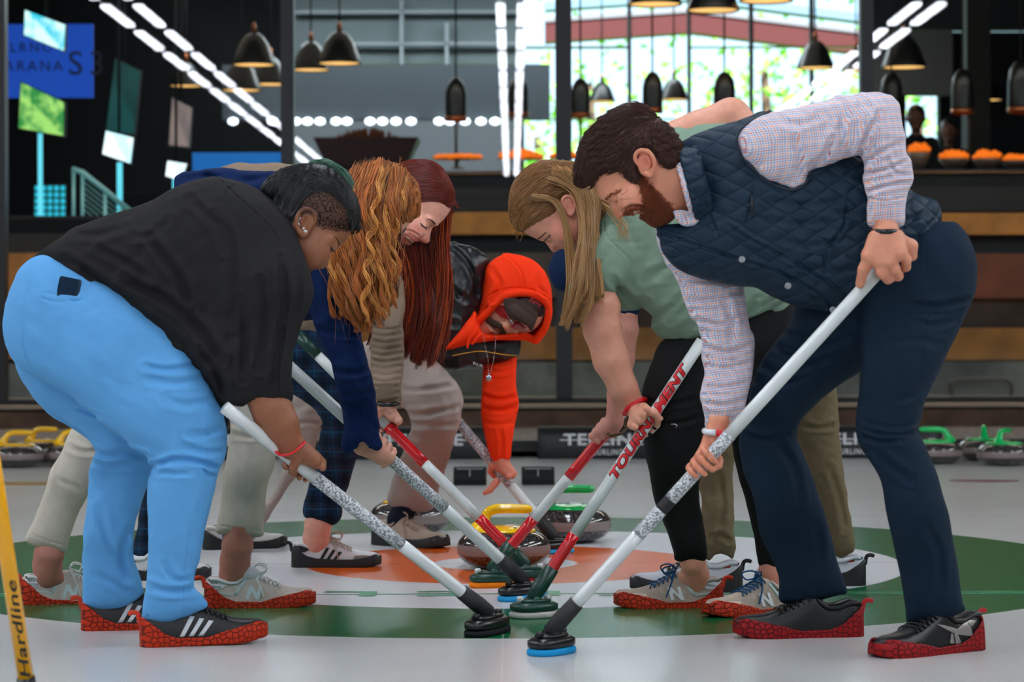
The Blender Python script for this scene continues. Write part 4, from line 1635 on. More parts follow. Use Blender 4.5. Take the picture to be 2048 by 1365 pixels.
def grip_rubber(hex_, pattern=True):
    if hex_ in HEX:
        return HEX[hex_]
    m = mat('grip_' + hex_, hex_, rough=.55, spec=.25)
    HEX[hex_] = m
    if pattern:
        nt, bs = nodes_of(m)
        tc = nt.nodes.new('ShaderNodeTexCoord')
        se = nt.nodes.new('ShaderNodeSeparateXYZ')
        nt.links.new(tc.outputs['Object'], se.inputs[0])
        mp = nt.nodes.new('ShaderNodeCombineXYZ')
        nt.links.new(math_node(nt, 'ADD', se.outputs[0], math_node(nt, 'MULTIPLY', se.outputs[1], .6)), mp.inputs[0])
        nt.links.new(se.outputs[2], mp.inputs[1])
        v = nt.nodes.new('ShaderNodeTexVoronoi')
        v.voronoi_dimensions = '2D'
        v.feature = 'DISTANCE_TO_EDGE'
        v.inputs['Scale'].default_value = 80
        v.inputs['Randomness'].default_value = .7
        nt.links.new(mp.outputs[0], v.inputs['Vector'])
        r = nt.nodes.new('ShaderNodeMapRange')
        r.inputs[1].default_value, r.inputs[2].default_value = .03, .11
        nt.links.new(v.outputs[0], r.inputs[0])
        c = lin(hex_)
        nt.links.new(mix_col(nt, r.outputs[0], (c[0] * .28, c[1] * .28, c[2] * .28, 1), c), bs.inputs['Base Color'])
        b = nt.nodes.new('ShaderNodeBump')
        b.inputs['Strength'].default_value = .8
        b.inputs['Distance'].default_value = .004
        nt.links.new(r.outputs[0], b.inputs['Height'])
        nt.links.new(b.outputs[0], bs.inputs['Normal'])
    return m


class Shoe:
    Wk = np.array([[0, .029], [.02, .032], [.06, .033], [.12, .034], [.18, .041], [.225, .044], [.26, .038], [.285, .024], [.295, .010]])
    Hk = np.array([[0, .074], [.015, .084], [.03, .084], [.06, .074], [.085, .074], [.11, .095], [.125, .098], [.15, .084], [.19, .064], [.23, .051], [.265, .044], [.285, .036], [.295, .026]])

    def __init__(s, L=.295, hs=1.0, ws=1.0):
        s.L, s.k, s.hs, s.ws = L, L / .295, hs, ws

    def w(s, x):
        x = np.asarray(x, float) / s.k
        base = np.interp(x, s.Wk[:, 0], s.Wk[:, 1])
        rnd = np.sqrt(np.clip(1 - np.clip(1 - x / .022, 0, 1) ** 2, .02, 1))
        return base * rnd * s.k * s.ws

    def h(s, x):
        x = np.asarray(x, float) / s.k
        return np.interp(x, s.Hk[:, 0], s.Hk[:, 1]) * s.k * s.hs

    def point(s, x, a, off=0.0):
        """a: 0 at the camera side's sole, pi/2 at the top, pi at the far side"""
        w, h = s.w(x), s.h(x)
        c = np.cos(a)
        y = -np.sign(c) * np.abs(c) ** .5 * (w + off)
        z = np.abs(np.sin(a)) ** .85 * (h + off)
        return np.stack([np.broadcast_to(x, y.shape), y, z], -1)

    def on_side(s, x, z, off, side=-1):
        h = s.h(x)
        sa = np.clip(z / h, 0, .985) ** (1 / .85)
        a = np.arcsin(sa)
        y = np.cos(a) ** .5 * (s.w(x) + off)
        return np.stack([x, side * y, z], -1)


def patch(sh, quad, off, nx=10, nz=6, side=-1):
    """conforming patch over corners (x,z): bl, br, tr, tl"""
    q = np.array(quad, float)
    u, v = np.meshgrid(np.linspace(0, 1, nx), np.linspace(0, 1, nz), indexing='ij')
    p = (q[0] * ((1 - u) * (1 - v))[..., None] + q[1] * (u * (1 - v))[..., None] + q[2] * (u * v)[..., None] + q[3] * ((1 - u) * v)[..., None])
    W = sh.on_side(p[..., 0].ravel(), p[..., 1].ravel(), off, side)
    F = [(i * nz + j, (i + 1) * nz + j, (i + 1) * nz + j + 1, i * nz + j + 1) for i in range(nx - 1) for j in range(nz - 1)]
    return W, F


def outline_patch(sh, pts, off, side=-1, n=26):
    """conforming filled outline given in (x,z)"""
    p = np.array(pts, float)
    lo, hi = p.min(0), p.max(0)
    gx, gz = np.meshgrid(np.linspace(lo[0], hi[0], n), np.linspace(lo[1], hi[1], n), indexing='ij')
    d = poly_sdf(p, gx, gz)
    step = max((hi - lo) / n)
    idx = -np.ones(gx.shape, int)
    ok = d > -.5 * step
    V, F = [], []
    g = np.gradient(d, (hi[0] - lo[0]) / (n - 1), (hi[1] - lo[1]) / (n - 1))
    for i in range(n):
        for j in range(n):
            if ok[i, j]:
                x, z = gx[i, j], gz[i, j]
                if d[i, j] < 0:
                    x += -d[i, j] * g[0][i, j]
                    z += -d[i, j] * g[1][i, j]
                idx[i, j] = len(V)
                V.append((x, z))
    for i in range(n - 1):
        for j in range(n - 1):
            q = (idx[i, j], idx[i + 1, j], idx[i + 1, j + 1], idx[i, j + 1])
            if min(q) >= 0:
                F.append(q)
    V = np.array(V)
    return sh.on_side(V[:, 0], V[:, 1], off, side), F


def text_patch(sh, string, x0, z0, size, off, rot=0, bold=.0005, shear=0, flip=1, sx=1.0):
    V, Fc = text_mesh(string, size, bold=bold, shear=shear)
    V, Fc = subdiv(V, Fc, .004)
    V = V * (sx * flip, 1)
    c, s_ = math.cos(rot), math.sin(rot)
    x = x0 + V[:, 0] * c - V[:, 1] * s_
    z = z0 + V[:, 0] * s_ + V[:, 1] * c
    return sh.on_side(x, z, off), [f[::flip] for f in Fc]


def make_shoe(fig, heel, yaw, L, style, facing=1, pitch=0.0, name_label=None, hs=1.0, lift=0.0, roll=0.0):
    """heel: (px, py) of the heel's ground contact; facing 1 = toe to +X (camera sees its -Y side), -1 = toe to -X; yaw turns the toe away (+)
    from the camera. The visible side is always the camera's."""
    Yh = floorY(heel[1])
    hx, hy, _ = P(heel[0], heel[1], Yh)
    sh = Shoe(L, hs)
    o_off = Vector((hx, hy, lift)) - fig.root.location
    # local +x toe, local -y the camera side when facing = 1; mirrored in x for facing = -1
    R = Matrix.Rotation(yaw if facing > 0 else -yaw, 4, 'Z')
    pm = Matrix.Rotation(-pitch, 4, 'Y')
    rm = Matrix.Rotation(roll, 4, 'X')
    M = Matrix.Translation(o_off) @ R @ (Matrix.Scale(-1, 4, (1, 0, 0)) if facing < 0 else Matrix.Identity(4)) @ pm @ rm

    def fix(mb):
        # bake the mirroring into the verts so the object matrix stays a rotation
        out = []
        for v in mb.v:
            v = np.array(v, float)
            t_ = np.clip((v[:, 0] / L - .70) / .30, 0, 1.1)
            v[:, 2] += .013 * sh.k * t_ ** 2
            out.append(v)
        mb.v = out
        if facing < 0:
            mb.v = [v * (-1, 1, 1) for v in mb.v]
            mb.f = [([tuple(q)[::-1] for q in f], off) for f, off in mb.f]
        return mb
    X = np.concatenate([[0.0, .002], np.linspace(.006, L - .006, 44), [L - .001, L]])
    na = 34
    a = np.linspace(0, math.pi, na)
    rings = np.stack([sh.point(np.full(na, x), a) for x in X])
    V = rings.reshape(-1, 3)
    F = [(i * na + j, (i + 1) * na + j, (i + 1) * na + j + 1, i * na + j + 1) for i in range(len(X) - 1) for j in range(na - 1)]
    F += [(i * na, i * na + na - 1, (i + 1) * na + na - 1, (i + 1) * na) for i in range(len(X) - 1)]
    F += [tuple(range(na)), tuple((len(X) - 1) * na + j for j in range(na))[::-1]]
    mb = MB()
    mb.add(V, F)
    shoe = fix(mb).build('shoe', style['upper'], fig.root)
    if name_label:
        shoe['label'] = name_label
    MM = Matrix.Translation(o_off) @ R @ (Matrix.Rotation(pitch, 4, 'Y') if facing < 0 else pm) @ rm
    shoe.matrix_basis = MM

    def sub(mb, nm, m, **kw):
        o = fix(mb).build(nm, m, shoe_dummy(shoe), **kw)
        return o

    def shoe_dummy(s_):
        return s_
    # collar
    k = sh.k
    cx = np.linspace(.012, .105, 18) * k
    loop = [(x, s_ * (.030 + .004 * math.sin(math.pi * (x / k - .012) / .093)) * k * .82, float(sh.h(x)) - .006 * k) for s_ in (-1, 1) for x in (cx if s_ < 0 else cx[::-1])]
    sub(MB().tube(loop + [loop[0]], .0055 * k, 8, cap=False), 'collar', style.get('collar', style['upper']))
    # midsole
    if style.get('mid'):
        ms = MB()
        Xm = np.linspace(.0, L, 50)
        for sd in (-1, 1):
            base = np.stack([Xm, sd * (sh.w(Xm) + .0035), np.full(50, .002)], 1)
            top = np.stack([Xm, sd * (sh.w(Xm) + .0028), np.full(50, .0) + .019 * k + .005 * np.cos(Xm / L * 6.28)], 1)
            ms.add(np.concatenate([base, top]), [(i, i + 1, 50 + i + 1, 50 + i) for i in range(49)])
        sub(ms, 'midsole', style['mid'], solid=.003)
    # overshoe gripper
    g = style['grip']
    ek = np.array(style.get('edge', [[-.01, .074], [.0, .074], [.02, .058], [.05, .032], [.08, .020], [.15, .018], [.19, .030], [.23, .038], [.28, .040], [.31, .036]]))
    Xg = np.concatenate([np.linspace(-.004, .02, 12), np.linspace(.026, L - .02, 50), np.linspace(L - .016, L + .0045, 14)])
    nl = 9
    walls = MB()
    rows = []
    for sd in (-1, 1):
        xs = Xg if sd < 0 else Xg[::-1]
        for x in xs:
            xi = min(max(x, .0002), L - .0005)
            edge = np.interp(x / k, ek[:, 0], ek[:, 1]) * k
            edge = min(edge, float(sh.h(xi)) * .97)
            zz = np.linspace(0, edge, nl)
            end = 1 if 0 < x < L else 0
            ww = float(sh.w(xi))
            if x <= .012:
                ww = .030 * k * math.sqrt(max(1 - (1 - (x + .004) / .020) ** 2, 0)) if x < .016 else ww
            if x > L - .02:
                t_ = (x - (L - .02)) / .0245
                w0 = float(sh.w(L - .02))
                ww = (w0 + .004) * math.sqrt(max(1 - t_ ** 2.2, 0))
            prof = np.cos(np.arcsin(np.clip(zz / (float(sh.h(xi)) * 1.05), 0, .98) ** (1 / .85))) ** .5
            toe_spring = .010 * max(0, (x / L - .75) / .25) ** 2
            rows.append(np.stack([np.full(nl, x) + (0 if x > .02 else -.12 * zz * .0), sd * (ww * prof + (.005 if end else .002 * (ww > 0))), zz * (1 - .0) - .002 + 0 * toe_spring], 1))
    n = len(rows)
    V = np.concatenate(rows)
    F = [(i * nl + j, ((i + 1) % n) * nl + j, ((i + 1) % n) * nl + j + 1, i * nl + j + 1) for i in range(n) for j in range(nl - 1)]
    F.append(tuple(i * nl for i in range(n))[::-1])
    walls.add(V, F)
    go_ = sub(walls, 'gripper', g, solid=.0035)
    # pull tab at the heel
    tz = float(np.interp(0, ek[:, 0], ek[:, 1])) * k
    tb = MB().tube(catmull([(-.003, 0, tz - .02), (-.006, 0, tz - .002), (-.010, 0, tz + .005), (-.020, 0, tz + .007), (-.029, 0, tz + .003)], 4, False), [.0055] * 16 + [.004], 10, flat=.32)
    sub(tb, 'pull_tab', mat('tab_' + g.name, {'grip_b82c06': 'c83408', 'grip_900a10': 'b01018'}.get(g.name, '101010'), rough=.5))
    # laces
    lm = style.get('lace')
    if lm is not None:
        lb = MB()
        for i, x in enumerate(np.linspace(.135, .195, 6) * k):
            for sg in (1, -1):
                a0 = np.linspace(math.pi / 2 - .62, math.pi / 2 + .62, 9)
                xx = x + sg * .006 * np.linspace(-1, 1, 9)
                p = np.stack([sh.point(np.array([xv]), np.array([av]), .0035)[0] for xv, av in zip(xx, a0)])
                lb.tube(p, .0019, 6)
        c = np.array([.128 * k, -.004, float(sh.h(.128 * k)) + .005])
        for sx_, sy_ in ((1, -1), (1, 1)) if style.get('bow', 1) else ():
            lb.tube(catmull([c, c + (.012, sy_ * .022, .014), c + (.035, sy_ * .034, .008), c + (.028, sy_ * .022, -.008), c + (.004, sy_ * .006, -.001)], 5, False), .0021, 6)
        e1 = sh.on_side(np.array([.14, .15, .158]) * k, np.array([.075, .05, .030]) * k, .006)
        if style.get('bow', 1):
            lb.tube(catmull([c, *e1], 5, False), .002, 6)
        sub(lb, 'laces', lm)
    # side marks
    for nm, m, builder in style.get('marks', ()):
        r_ = builder(sh, k, facing)
        b = MB()
        for v, f_ in (r_ if isinstance(r_, list) else [r_]):
            b.add(v, f_)
        sub(b, nm, m, solid=.0008)
    return shoe


def mk_stripes(x0, n=3):
    def f(sh, k, facing):
        return [patch(sh, [((x0 + .022 * i) * k, .020 * k), ((x0 + .011 + .022 * i) * k, .020 * k), ((x0 + .038 + .022 * i) * k, .066 * k - i * .006), ((x0 + .027 + .022 * i) * k, .068 * k - i * .006)], .0012) for i in range(n)]
    return f


def mk_N(sh, k, facing):
    # slanted block letter, always readable from the camera side
    pts = [(.108, .022), (.118, .022), (.124, .042), (.136, .022), (.146, .022), (.154, .058), (.144, .058), (.139, .038), (.128, .058), (.117, .058)]
    if facing < 0:
        c = .131
        pts = [(2 * c - x, z) for x, z in pts]
        pts = [(x + (z - .04) * 0.55, z) for x, z in pts]
    return outline_patch(sh, [(x * k, z * k * 1.02) for x, z in pts], .0016, n=40)


def mk_heelpatch(sh, k, facing):
    return outline_patch(sh, [(.003 * k, .050 * k), (.04 * k, .052 * k), (.062 * k, .060 * k), (.05 * k, .070 * k), (.025 * k, .080 * k), (.004 * k, .070 * k)], .0012, n=22)


def mk_overlay(sh, k, facing):
    return [patch(sh, [(.075 * k, .038 * k), (.083 * k, .034 * k), (.118 * k, .082 * k), (.110 * k, .085 * k)], .0013),
            patch(sh, [(.02 * k, .040 * k), (.08 * k, .032 * k), (.082 * k, .037 * k), (.02 * k, .046 * k)], .0011)]


def mk_toe(sh, k, facing):
    return outline_patch(sh, [(.205 * k, .024 * k), (.262 * k, .020 * k), (.275 * k, .030 * k), (.24 * k, .040 * k), (.212 * k, .040 * k)], .001, n=24)


def mk_heeltext(sh, k, facing):
    if facing > 0:
        return [text_patch(sh, 'new', .014 * k, .066 * k, .011, .0024, -.1, .0001), text_patch(sh, 'balance', .004 * k, .056 * k, .012, .0024, -.06, .0001)]
    return [text_patch(sh, 'balance', .044 * k, .060 * k, .011, .0024, .1, .0001, flip=-1)]


def mk_reebok(sh, k, facing):
    A = [(.050, .070), (.085, .050), (.120, .062), (.148, .068), (.118, .052), (.092, .040), (.040, .030)]
    B = [(.026, .064), (.060, .070), (.042, .052)]
    C = [(.078, .020), (.094, .018), (.098, .040), (.088, .043)]
    D = [(.098, .020), (.112, .022), (.106, .044), (.101, .042)]
    return [outline_patch(sh, [(x * k, z * k) for x, z in q], .0016, n=26) for q in (A, B, C, D)]


suede = mat('suede_taupe', 'a89a8c', rough=.9, noise=(60, .12), bump=('noise', 500, .4, .001))
suede_l = mat('suede_light', 'b9b0a6', rough=.9, noise=(60, .1), bump=('noise', 500, .4, .001))
LWHITE = mat('leather_white', 'd6dadc', rough=.45)
LBLACK = mat('leather_black', '0d0e11', rough=.4, bump=('noise', 120, .3, .001))
MIDW = mat('midsole_white', 'b8bcc0', rough=.5)
MIDK = mat('midsole_dark', '33353a', rough=.6)
LC_BLUE = mat('lace_blue', '14466e', rough=.8)
LC_WHITE = mat('lace_white', 'cfd2d2', rough=.8)
LC_TAN = mat('lace_tan', 'b09a8c', rough=.8)
SILV = mat('silver_patch', '9a9590', rough=.3, metal=.5)
BLK_RUB = mat('grip_black', '0e0e10', rough=.55)
ORG = grip_rubber('b82c06')
RED_G = grip_rubber('900a10')
low_edge = [[-.01, .075], [.0, .075], [.02, .060], [.05, .042], [.08, .034], [.15, .030], [.2, .030], [.24, .033], [.28, .036], [.31, .034]]
ST = {
    'nb_cream': dict(upper=suede_l, collar=LWHITE, mid=MIDW, grip=ORG, lace=LC_WHITE, marks=[('letter_patch', mat('n_patch', 'b9cdd0', rough=.5), mk_N), ('heel_patch', LWHITE, mk_heelpatch), ('overlay', mat('overlay_mint', 'a9bcba', rough=.5), mk_overlay), ('toe_panel', mat('toe_pale', 'c8beb0', rough=.9), mk_toe), ('heel_lettering', mat('grey_ink', '6a6e72', rough=.6), mk_heeltext)]),
    'nb_tan': dict(upper=suede, collar=suede_l, mid=MIDK, grip=ORG, lace=LC_BLUE, marks=[('letter_patch', LWHITE, mk_N), ('heel_patch', LWHITE, mk_heelpatch), ('overlay', mat('overlay_mint'	, 'a9bcba', rough=.5), mk_overlay), ('toe_panel', mat('toe_pale', 'c8beb0', rough=.9), mk_toe), ('heel_lettering', mat('grey_ink', '6a6e72', rough=.6), mk_heeltext)]),
    'samba_black': dict(bow=0, upper=LBLACK, mid=mat('gum_clear', '8a8680', rough=.4), grip=ORG, lace=INK_K, marks=[('stripes', LWHITE, mk_stripes(.085))]),
    'samba_white': dict(upper=mat('leather_offwhite', 'cfd0d2', rough=.45), collar=LWHITE, mid=None, grip=BLK_RUB, lace=LC_TAN, edge=low_edge, marks=[('stripes', LBLACK, mk_stripes(.088)), ('heel_patch', LBLACK, mk_heelpatch), ('toe_panel', mat('toe_suede', '7d7166', rough=.9), mk_toe)]),
    'tan_runner': dict(upper=mat('mesh_tan', 'a8988a', rough=.85, bump=('noise', 400, .5, .001)), mid=mat('mid_cream', 'c0b4a4', rough=.6), grip=BLK_RUB, lace=LC_TAN, edge=low_edge, marks=[('tongue_patch', mat('patch_red', 'a01a14'), lambda sh, k, f: outline_patch(sh, [(.055 * k, .062 * k), (.08 * k, .060 * k), (.085 * k, .068 * k), (.06 * k, .072 * k)], .0015, n=14))]),
    'white_blue': dict(upper=mat('leather_cream', 'c6c4be', rough=.5), mid=None, grip=BLK_RUB, lace=LC_WHITE, edge=low_edge, marks=[('blue_swoosh', mat('blue_patch', '1f55a0'), lambda sh, k, f: patch(sh, [(.06 * k, .04 * k), (.12 * k, .036 * k), (.12 * k, .045 * k), (.06 * k, .056 * k)], .0014))]),
    'white_black': dict(upper=mat('leather_white2', 'c2c6cc', rough=.5), mid=None, grip=BLK_RUB, lace=LBLACK, edge=low_edge, marks=[('trim_patch', mat('patch_red', 'a01a14'), lambda sh, k, f: patch(sh, [(.03 * k, .066 * k), (.05 * k, .064 * k), (.05 * k, .072 * k), (.03 * k, .076 * k)], .0014))]),
    'reebok': dict(bow=0, upper=LBLACK, collar=LBLACK, mid=MIDK, grip=RED_G, lace=LBLACK, marks=[('star_crest', SILV, mk_reebok)]),
    'black_red': dict(bow=0, upper=LBLACK, collar=LBLACK, mid=MIDK, grip=RED_G, lace=LBLACK, marks=[]),
}


# =================================================================== PEOPLE
def skin(name, hex_, rough=.5):
    return mat(name, hex_, rough=rough, sss=.12, noise=(45, .07), vcol=True, bump=('noise', 350, .15, .0006))


def ear(vol, c, ax_u, ax_f, s, w, k=2, side=-1):
    """ear of height s: c centre (u,v), ax_u up direction, ax_f forward direction in the image plane, w depth of the skin there"""
    c = np.array(c, float)
    au, af = np.array(ax_u, float), np.array(ax_f, float)
    au /= np.linalg.norm(au)
    af /= np.linalg.norm(af)

    def p(u, f, d):
        q = c + au * u * s - af * f * s
        return (q[0], q[1], w + side * d * s)
    rim = catmull([p(-.12, -.20, .03), p(.10, -.30, .06), p(.34, -.22, .10), p(.48, -.02, .14), p(.46, .18, .18), p(.30, .32, .20), (p(.05, .33, .20)), p(-.18, .24, .17), p(-.36, .10, .12), p(-.46, -.06, .08), p(-.38, -.18, .04)], 3, False)
    rr = np.interp(np.linspace(0, 1, len(rim)), [0, .1, .3, .6, .75, .9, 1], [.04, .055, .065, .06, .06, .09, .06])
    M = np.array([[au[0], au[1], 0], [af[0], af[1], 0], [0, 0, 1]])
    vol.ell((*p(.03, .02, .05)[:2], w + side * .04 * s), (.46 * s, .30 * s, .09 * s), M, k)
    vol.chain([(*a, b * s) for a, b in zip(rim, rr)], k)
    vol.chain([(*p(.20, .12, .13), .05 * s), (*p(.0, .16, .14), .045 * s), (*p(-.17, .06, .12), .05 * s)], k)
    vol.chain([(*p(.10, -.02, .16), .09 * s), (*p(-.10, -.02, .16), .10 * s)], k, 's')
    vol.chain([(*p(.33, .02, .19), .05 * s), (*p(.22, .18, .2), .04 * s)], k, 's')


def arm_body(vol, pts, k=10, sw=1.0):
    vol.chain(pts, k=k, sw=sw)


exec_people = []


# ------------------------------------------------------------------ person 1: black shirt, light blue trousers
def person_black_shirt():
    f = Fig(5.8, 300, 'person bent over in a black shirt and light blue trousers with silver ear studs')
    sk = skin('skin_brown', '8a5436')
    # trousers
    v = Vol((-10, 490, -210), (470, 1262, 300), 3.6)
    v.blob([(60, 640), (30, 720), (62, 790), (100, 832), (135, 852), (168, 874), (190, 901), (184, 922), (176, 956), (174, 1006), (166, 1067), (164, 1129), (163, 1195), (168, 1214), (205, 1219), (246, 1212), (284, 1190), (285, 1176), (273, 1141), (265, 1100), (270, 1047), (285, 1001), (300, 960), (335, 900), (310, 800), (200, 700), (120, 620)],
           k=.80, wc=[(100, 650, 55), (200, 850, 90), (230, 1000, 150), (210, 1200, 188)], blend=4)
    v.blob([(62, 518), (34, 545), (14, 598), (6, 648), (13, 695), (38, 735), (85, 762), (136, 790), (175, 820), (223, 863), (262, 890), (308, 934), (297, 958), (296, 1010), (299, 1067), (296, 1129), (290, 1190), (283, 1232), (290, 1244), (330, 1247), (370, 1234), (414, 1213), (404, 1190), (389, 1174), (390, 1149), (400, 1120), (410, 1067), (422, 1010), (433, 956), (440, 936), (450, 915), (454, 870), (449, 838), (436, 803), (410, 755), (370, 690), (300, 620), (200, 560), (130, 530), (90, 512)],
           k=.80, wc=[(100, 620, -25), (250, 720, -35), (370, 850, -60), (370, 1000, -82), (350, 1230, -72)], blend=5, cap=105)
    v.crease([([(310, 932), (350, 920), (400, 925), (440, 938)], 5, 6), ([(315, 945), (345, 948), (380, 948)], 3, 6),
              ([(370, 893), (410, 905), (452, 902)], 3, 7), ([(380, 870), (415, 868), (450, 855)], 3, 8), ([(290, 735), (340, 740), (395, 730)], 3.5, 7), ([(300, 760), (350, 768), (405, 758)], 3, 8),
              ([(400, 935), (420, 950), (438, 947)], 3, 4), ([(330, 800), (375, 810), (430, 800)], 2.5, 9),
              ([(190, 905), (215, 912), (250, 905), (290, 915)], 5, 7), ([(185, 925), (220, 935), (260, 930)], 3, 6),
              ([(150, 815), (170, 822), (200, 835)], 3, 5), ([(300, 1175), (340, 1185), (390, 1178)], 4, 8), ([(330, 1130), (350, 1160), (385, 1160)], 3, 7),
              ([(200, 1020), (215, 1080), (245, 1130)], 3.5, 9), ([(258, 1060), (245, 1110), (255, 1160)], 4, 8), ([(190, 1150), (225, 1165), (265, 1190)], 3, 8),
              ([(90, 775), (140, 800), (175, 840)], 0, 8)])
    v.crease([([(420, 790), (412, 900), (398, 1000), (372, 1100), (362, 1230)], 1.2, 2.2), ([(60, 560), (48, 620), (50, 700), (70, 745)], 1.4, 2.5), ([(80, 596), (110, 604), (165, 600)], 2.0, 2.6), ([(88, 585), (120, 592)], 1.2, 2.5)], wmid=0)
    v.folds(1.5, 110, seed=3, stretch=(1.6, 1, 1), ang=.3)
    pants_v = v
    tr = f.part('trousers', mat('twill_blue', '5b9fd6', rough=.75, bump=('weave', 420, .12, .001)), v)
    # hem stitch and pocket items
    b = MB()
    c = P(140, 578, 5.8 - 118 / f.S)
    b.box((0, 0, 0), (.058, .010, .12), ry=0)
    ph = local_mb(MB().box(P(136, 586, 5.70), (.052, .010, .07), ry=.2), f.root).build('phone', mat('phone_dark', '14283a', rough=.15), f.root, smooth=False, bevel=.006)
    local_mb(MB().box(P(138, 580, 5.694), (.006, .004, .018), ry=.25), ph).build('camera_bar', mat('cream_plastic', 'd8d8d0', rough=.3), ph, smooth=False, bevel=.003)
    # shirt
    v = Vol((45, 335, -230), (645, 840, 150), 3.6)
    v.blob([(59, 524), (82, 504), (123, 476), (156, 454), (205, 434), (262, 418), (303, 402), (344, 376), (390, 361), (431, 353), (472, 362), (509, 374), (545, 400), (575, 432), (592, 462), (608, 503), (621, 540), (624, 562), (626, 590), (612, 625), (596, 660), (575, 700), (540, 740), (500, 780), (470, 812), (435, 815), (427, 792), (406, 759), (377, 727), (344, 710), (303, 681), (246, 649), (197, 612), (164, 587), (135, 567), (98, 543), (70, 536)],
           k=.80, wc=[(150, 500, 0), (400, 560, -5), (550, 550, -10), (450, 790, -60)], blend=6, cap=150)
    # cloth lip so the hem stands off the trousers
    v.blob([(455, 400), (520, 405), (575, 440), (606, 505), (626, 570), (622, 610), (600, 660), (585, 712), (583, 765), (584, 808), (554, 822), (508, 815), (463, 808), (452, 775), (450, 720), (440, 650), (425, 570), (430, 470)],
           k=.62, wc=[(500, 430, -55), (520, 600, -92), (520, 800, -112)], blend=22, cap=78)
    v.blob([(470, 700), (520, 690), (570, 712), (575, 770), (572, 800), (552, 812), (512, 805), (478, 798), (466, 770)], k=.5, wc=-112, op='s', blend=2) if False else None
    v.crease([([(130, 520), (200, 560), (300, 640), (380, 700)], 4, 9), ([(250, 560), (330, 600), (400, 660), (440, 720)], 6, 10), ([(300, 480), (360, 560), (380, 620)], 5, 10),
              ([(200, 500), (260, 530), (300, 560)], 4, 8), ([(430, 430), (460, 480), (470, 560), (465, 650)], 4, 9), ([(380, 400), (430, 450), (450, 500)], 3.5, 9),
              ([(560, 520), (570, 600), (560, 680), (545, 780)], 5, 9), ([(480, 600), (490, 680), (485, 760)], 5, 9), ([(520, 560), (530, 640), (515, 740)], 4, 8),
              ([(340, 440), (300, 470), (260, 475)], 3, 8), ([(400, 700), (430, 740), (450, 790)], 5, 7), ([(600, 560), (596, 610), (580, 650)], 3, 6), ([(150, 470), (200, 470), (250, 455)], 2.5, 8), ([(170, 545), (215, 580), (250, 620)], 4, 8)], wmid=20)
    v.crease([([(431, 353), (470, 390), (525, 440), (556, 480), (560, 540), (556, 620), (556, 720), (556, 815)], 1.6, 2.6)], wmid=30)
    v.folds(2.0, 130, seed=8, stretch=(1, 1.8, 1), ang=.9)
    # hollow sleeve opening
    v.cone((525, 835, -112), (530, 790, -112), 40, 34, k=2, op='s', sw=.8)
    f.part('shirt', mat('cloth_black', '1d1c1d', rough=.82, bump=('weave', 500, .12, .001)), v)
    # body
    shirt_v = v
    bods = []
    v = Vol((478, 760, -190), (670, 1010, 0), 2.0)
    A6, B6 = BR[1]
    v.chain([(520, 760, -108, 26), (528, 795, -110, 34), (545, 822, -112, 40), (562, 850, -114, 35), (580, 890, -104, 27)], k=10, sw=.85)
    hc = f_pix(f, A6 + (B6 - A6) * .285)
    ax = f_dir(f, A6, B6)
    grip_hand(v, (hc[0], hc[1], hc[2]), ax, (-.35, -.75, -.45), (583, 893, -102), 13, s=84, flip=-1, arm_r=25)
    bods.append(v)
    v = Vol((505, 305, -95), (740, 615, 95), 1.7)
    v.blob([(552, 420), (548, 385), (568, 350), (605, 335), (650, 340), (690, 370), (710, 410), (712, 440), (706, 456), (700, 468), (693, 481), (684, 490), (676, 495), (668, 498), (662, 502), (658, 507), (657.5, 518), (655, 529), (650, 535), (643, 537), (637, 534), (636.5, 531), (634, 535), (628, 540), (622, 543), (617, 548), (612, 556), (600, 566), (580, 570), (556, 560), (545, 520), (548, 470)],
           k=.84, wc=0, blend=0, smooth=4, cap=68)
    v.ell((622, 500, -34), (40, 40, 26), None, 18)          # cheek
    v.cone((668, 503, -34), (673, 503, -24), 9, 8, k=8, op='s')       # socket
    v.ell((664, 494, -27), (10.5, 11, 10), None, 3)           # lidded eyeball
    v.cone((648, 527, -2), (641, 530, -12), 8, 8.5, k=5)             # nose wing
    v.cone((640, 531, -15), (640, 534, -22), 2.6, 2.2, k=1, op='s')
    v.cone((672, 492, -12), (660, 478, -38), 6, 6, k=10)             # brow
    v.cone((578, 470, 8), (535, 462, 8), 60, 52, k=16)
    skull = v.copy()
    ear(v, (611, 445), (.35, -.94), (.94, .2), 57, -62, 3)
    bods.append(v)
    inner = v = Vol((30, 330, -150), (600, 1300, 250), 8)
    v.chain([(530, 450, 10, 50), (400, 480, 0, 70), (260, 560, 0, 70), (150, 650, 0, 55), (360, 860, -70, 34), (346, 1180, -112, 22), (340, 1215, -116, 22)], k=16)
    v.chain([(150, 650, 50, 55), (235, 860, 100, 34), (222, 1150, 145, 22), (218, 1190, 152, 22)], k=16)
    v.chain([(480, 460, -30, 40), (520, 620, -85, 32), (522, 770, -105, 34)], k=16)
    v.chain([(480, 450, 40, 36), (500, 600, 50, 26), (500, 680, 30, 24)], k=16)
    bods.append(v.inside([pants_v, shirt_v], 10))

    def col(p):
        c = np.ones((len(p), 3))
        u, vv, w = p.T
        k = np.exp(-((u - 628) ** 2 + (vv - 540) ** 2) / 60)
        c *= 1 - .35 * k[:, None] * np.array([.2, 1, .8])
        sh = poly_sdf(catmull([(600, 428), (585, 400), (620, 375), (690, 395), (716, 430), (704, 460), (676, 460), (655, 455), (634, 452), (631, 430)], 4), u[None], vv[None])[0]
        g = np.clip(sh / 10 + .5, 0, 1) * ((w < 10) | (vv < 430))
        c *= 1 - .62 * g[:, None]
        pal = np.exp(-((u - 620) ** 2 + (vv - 960) ** 2) / 500)
        return c * (1 + .15 * pal[:, None])
    f.part('body', sk, bods, col)
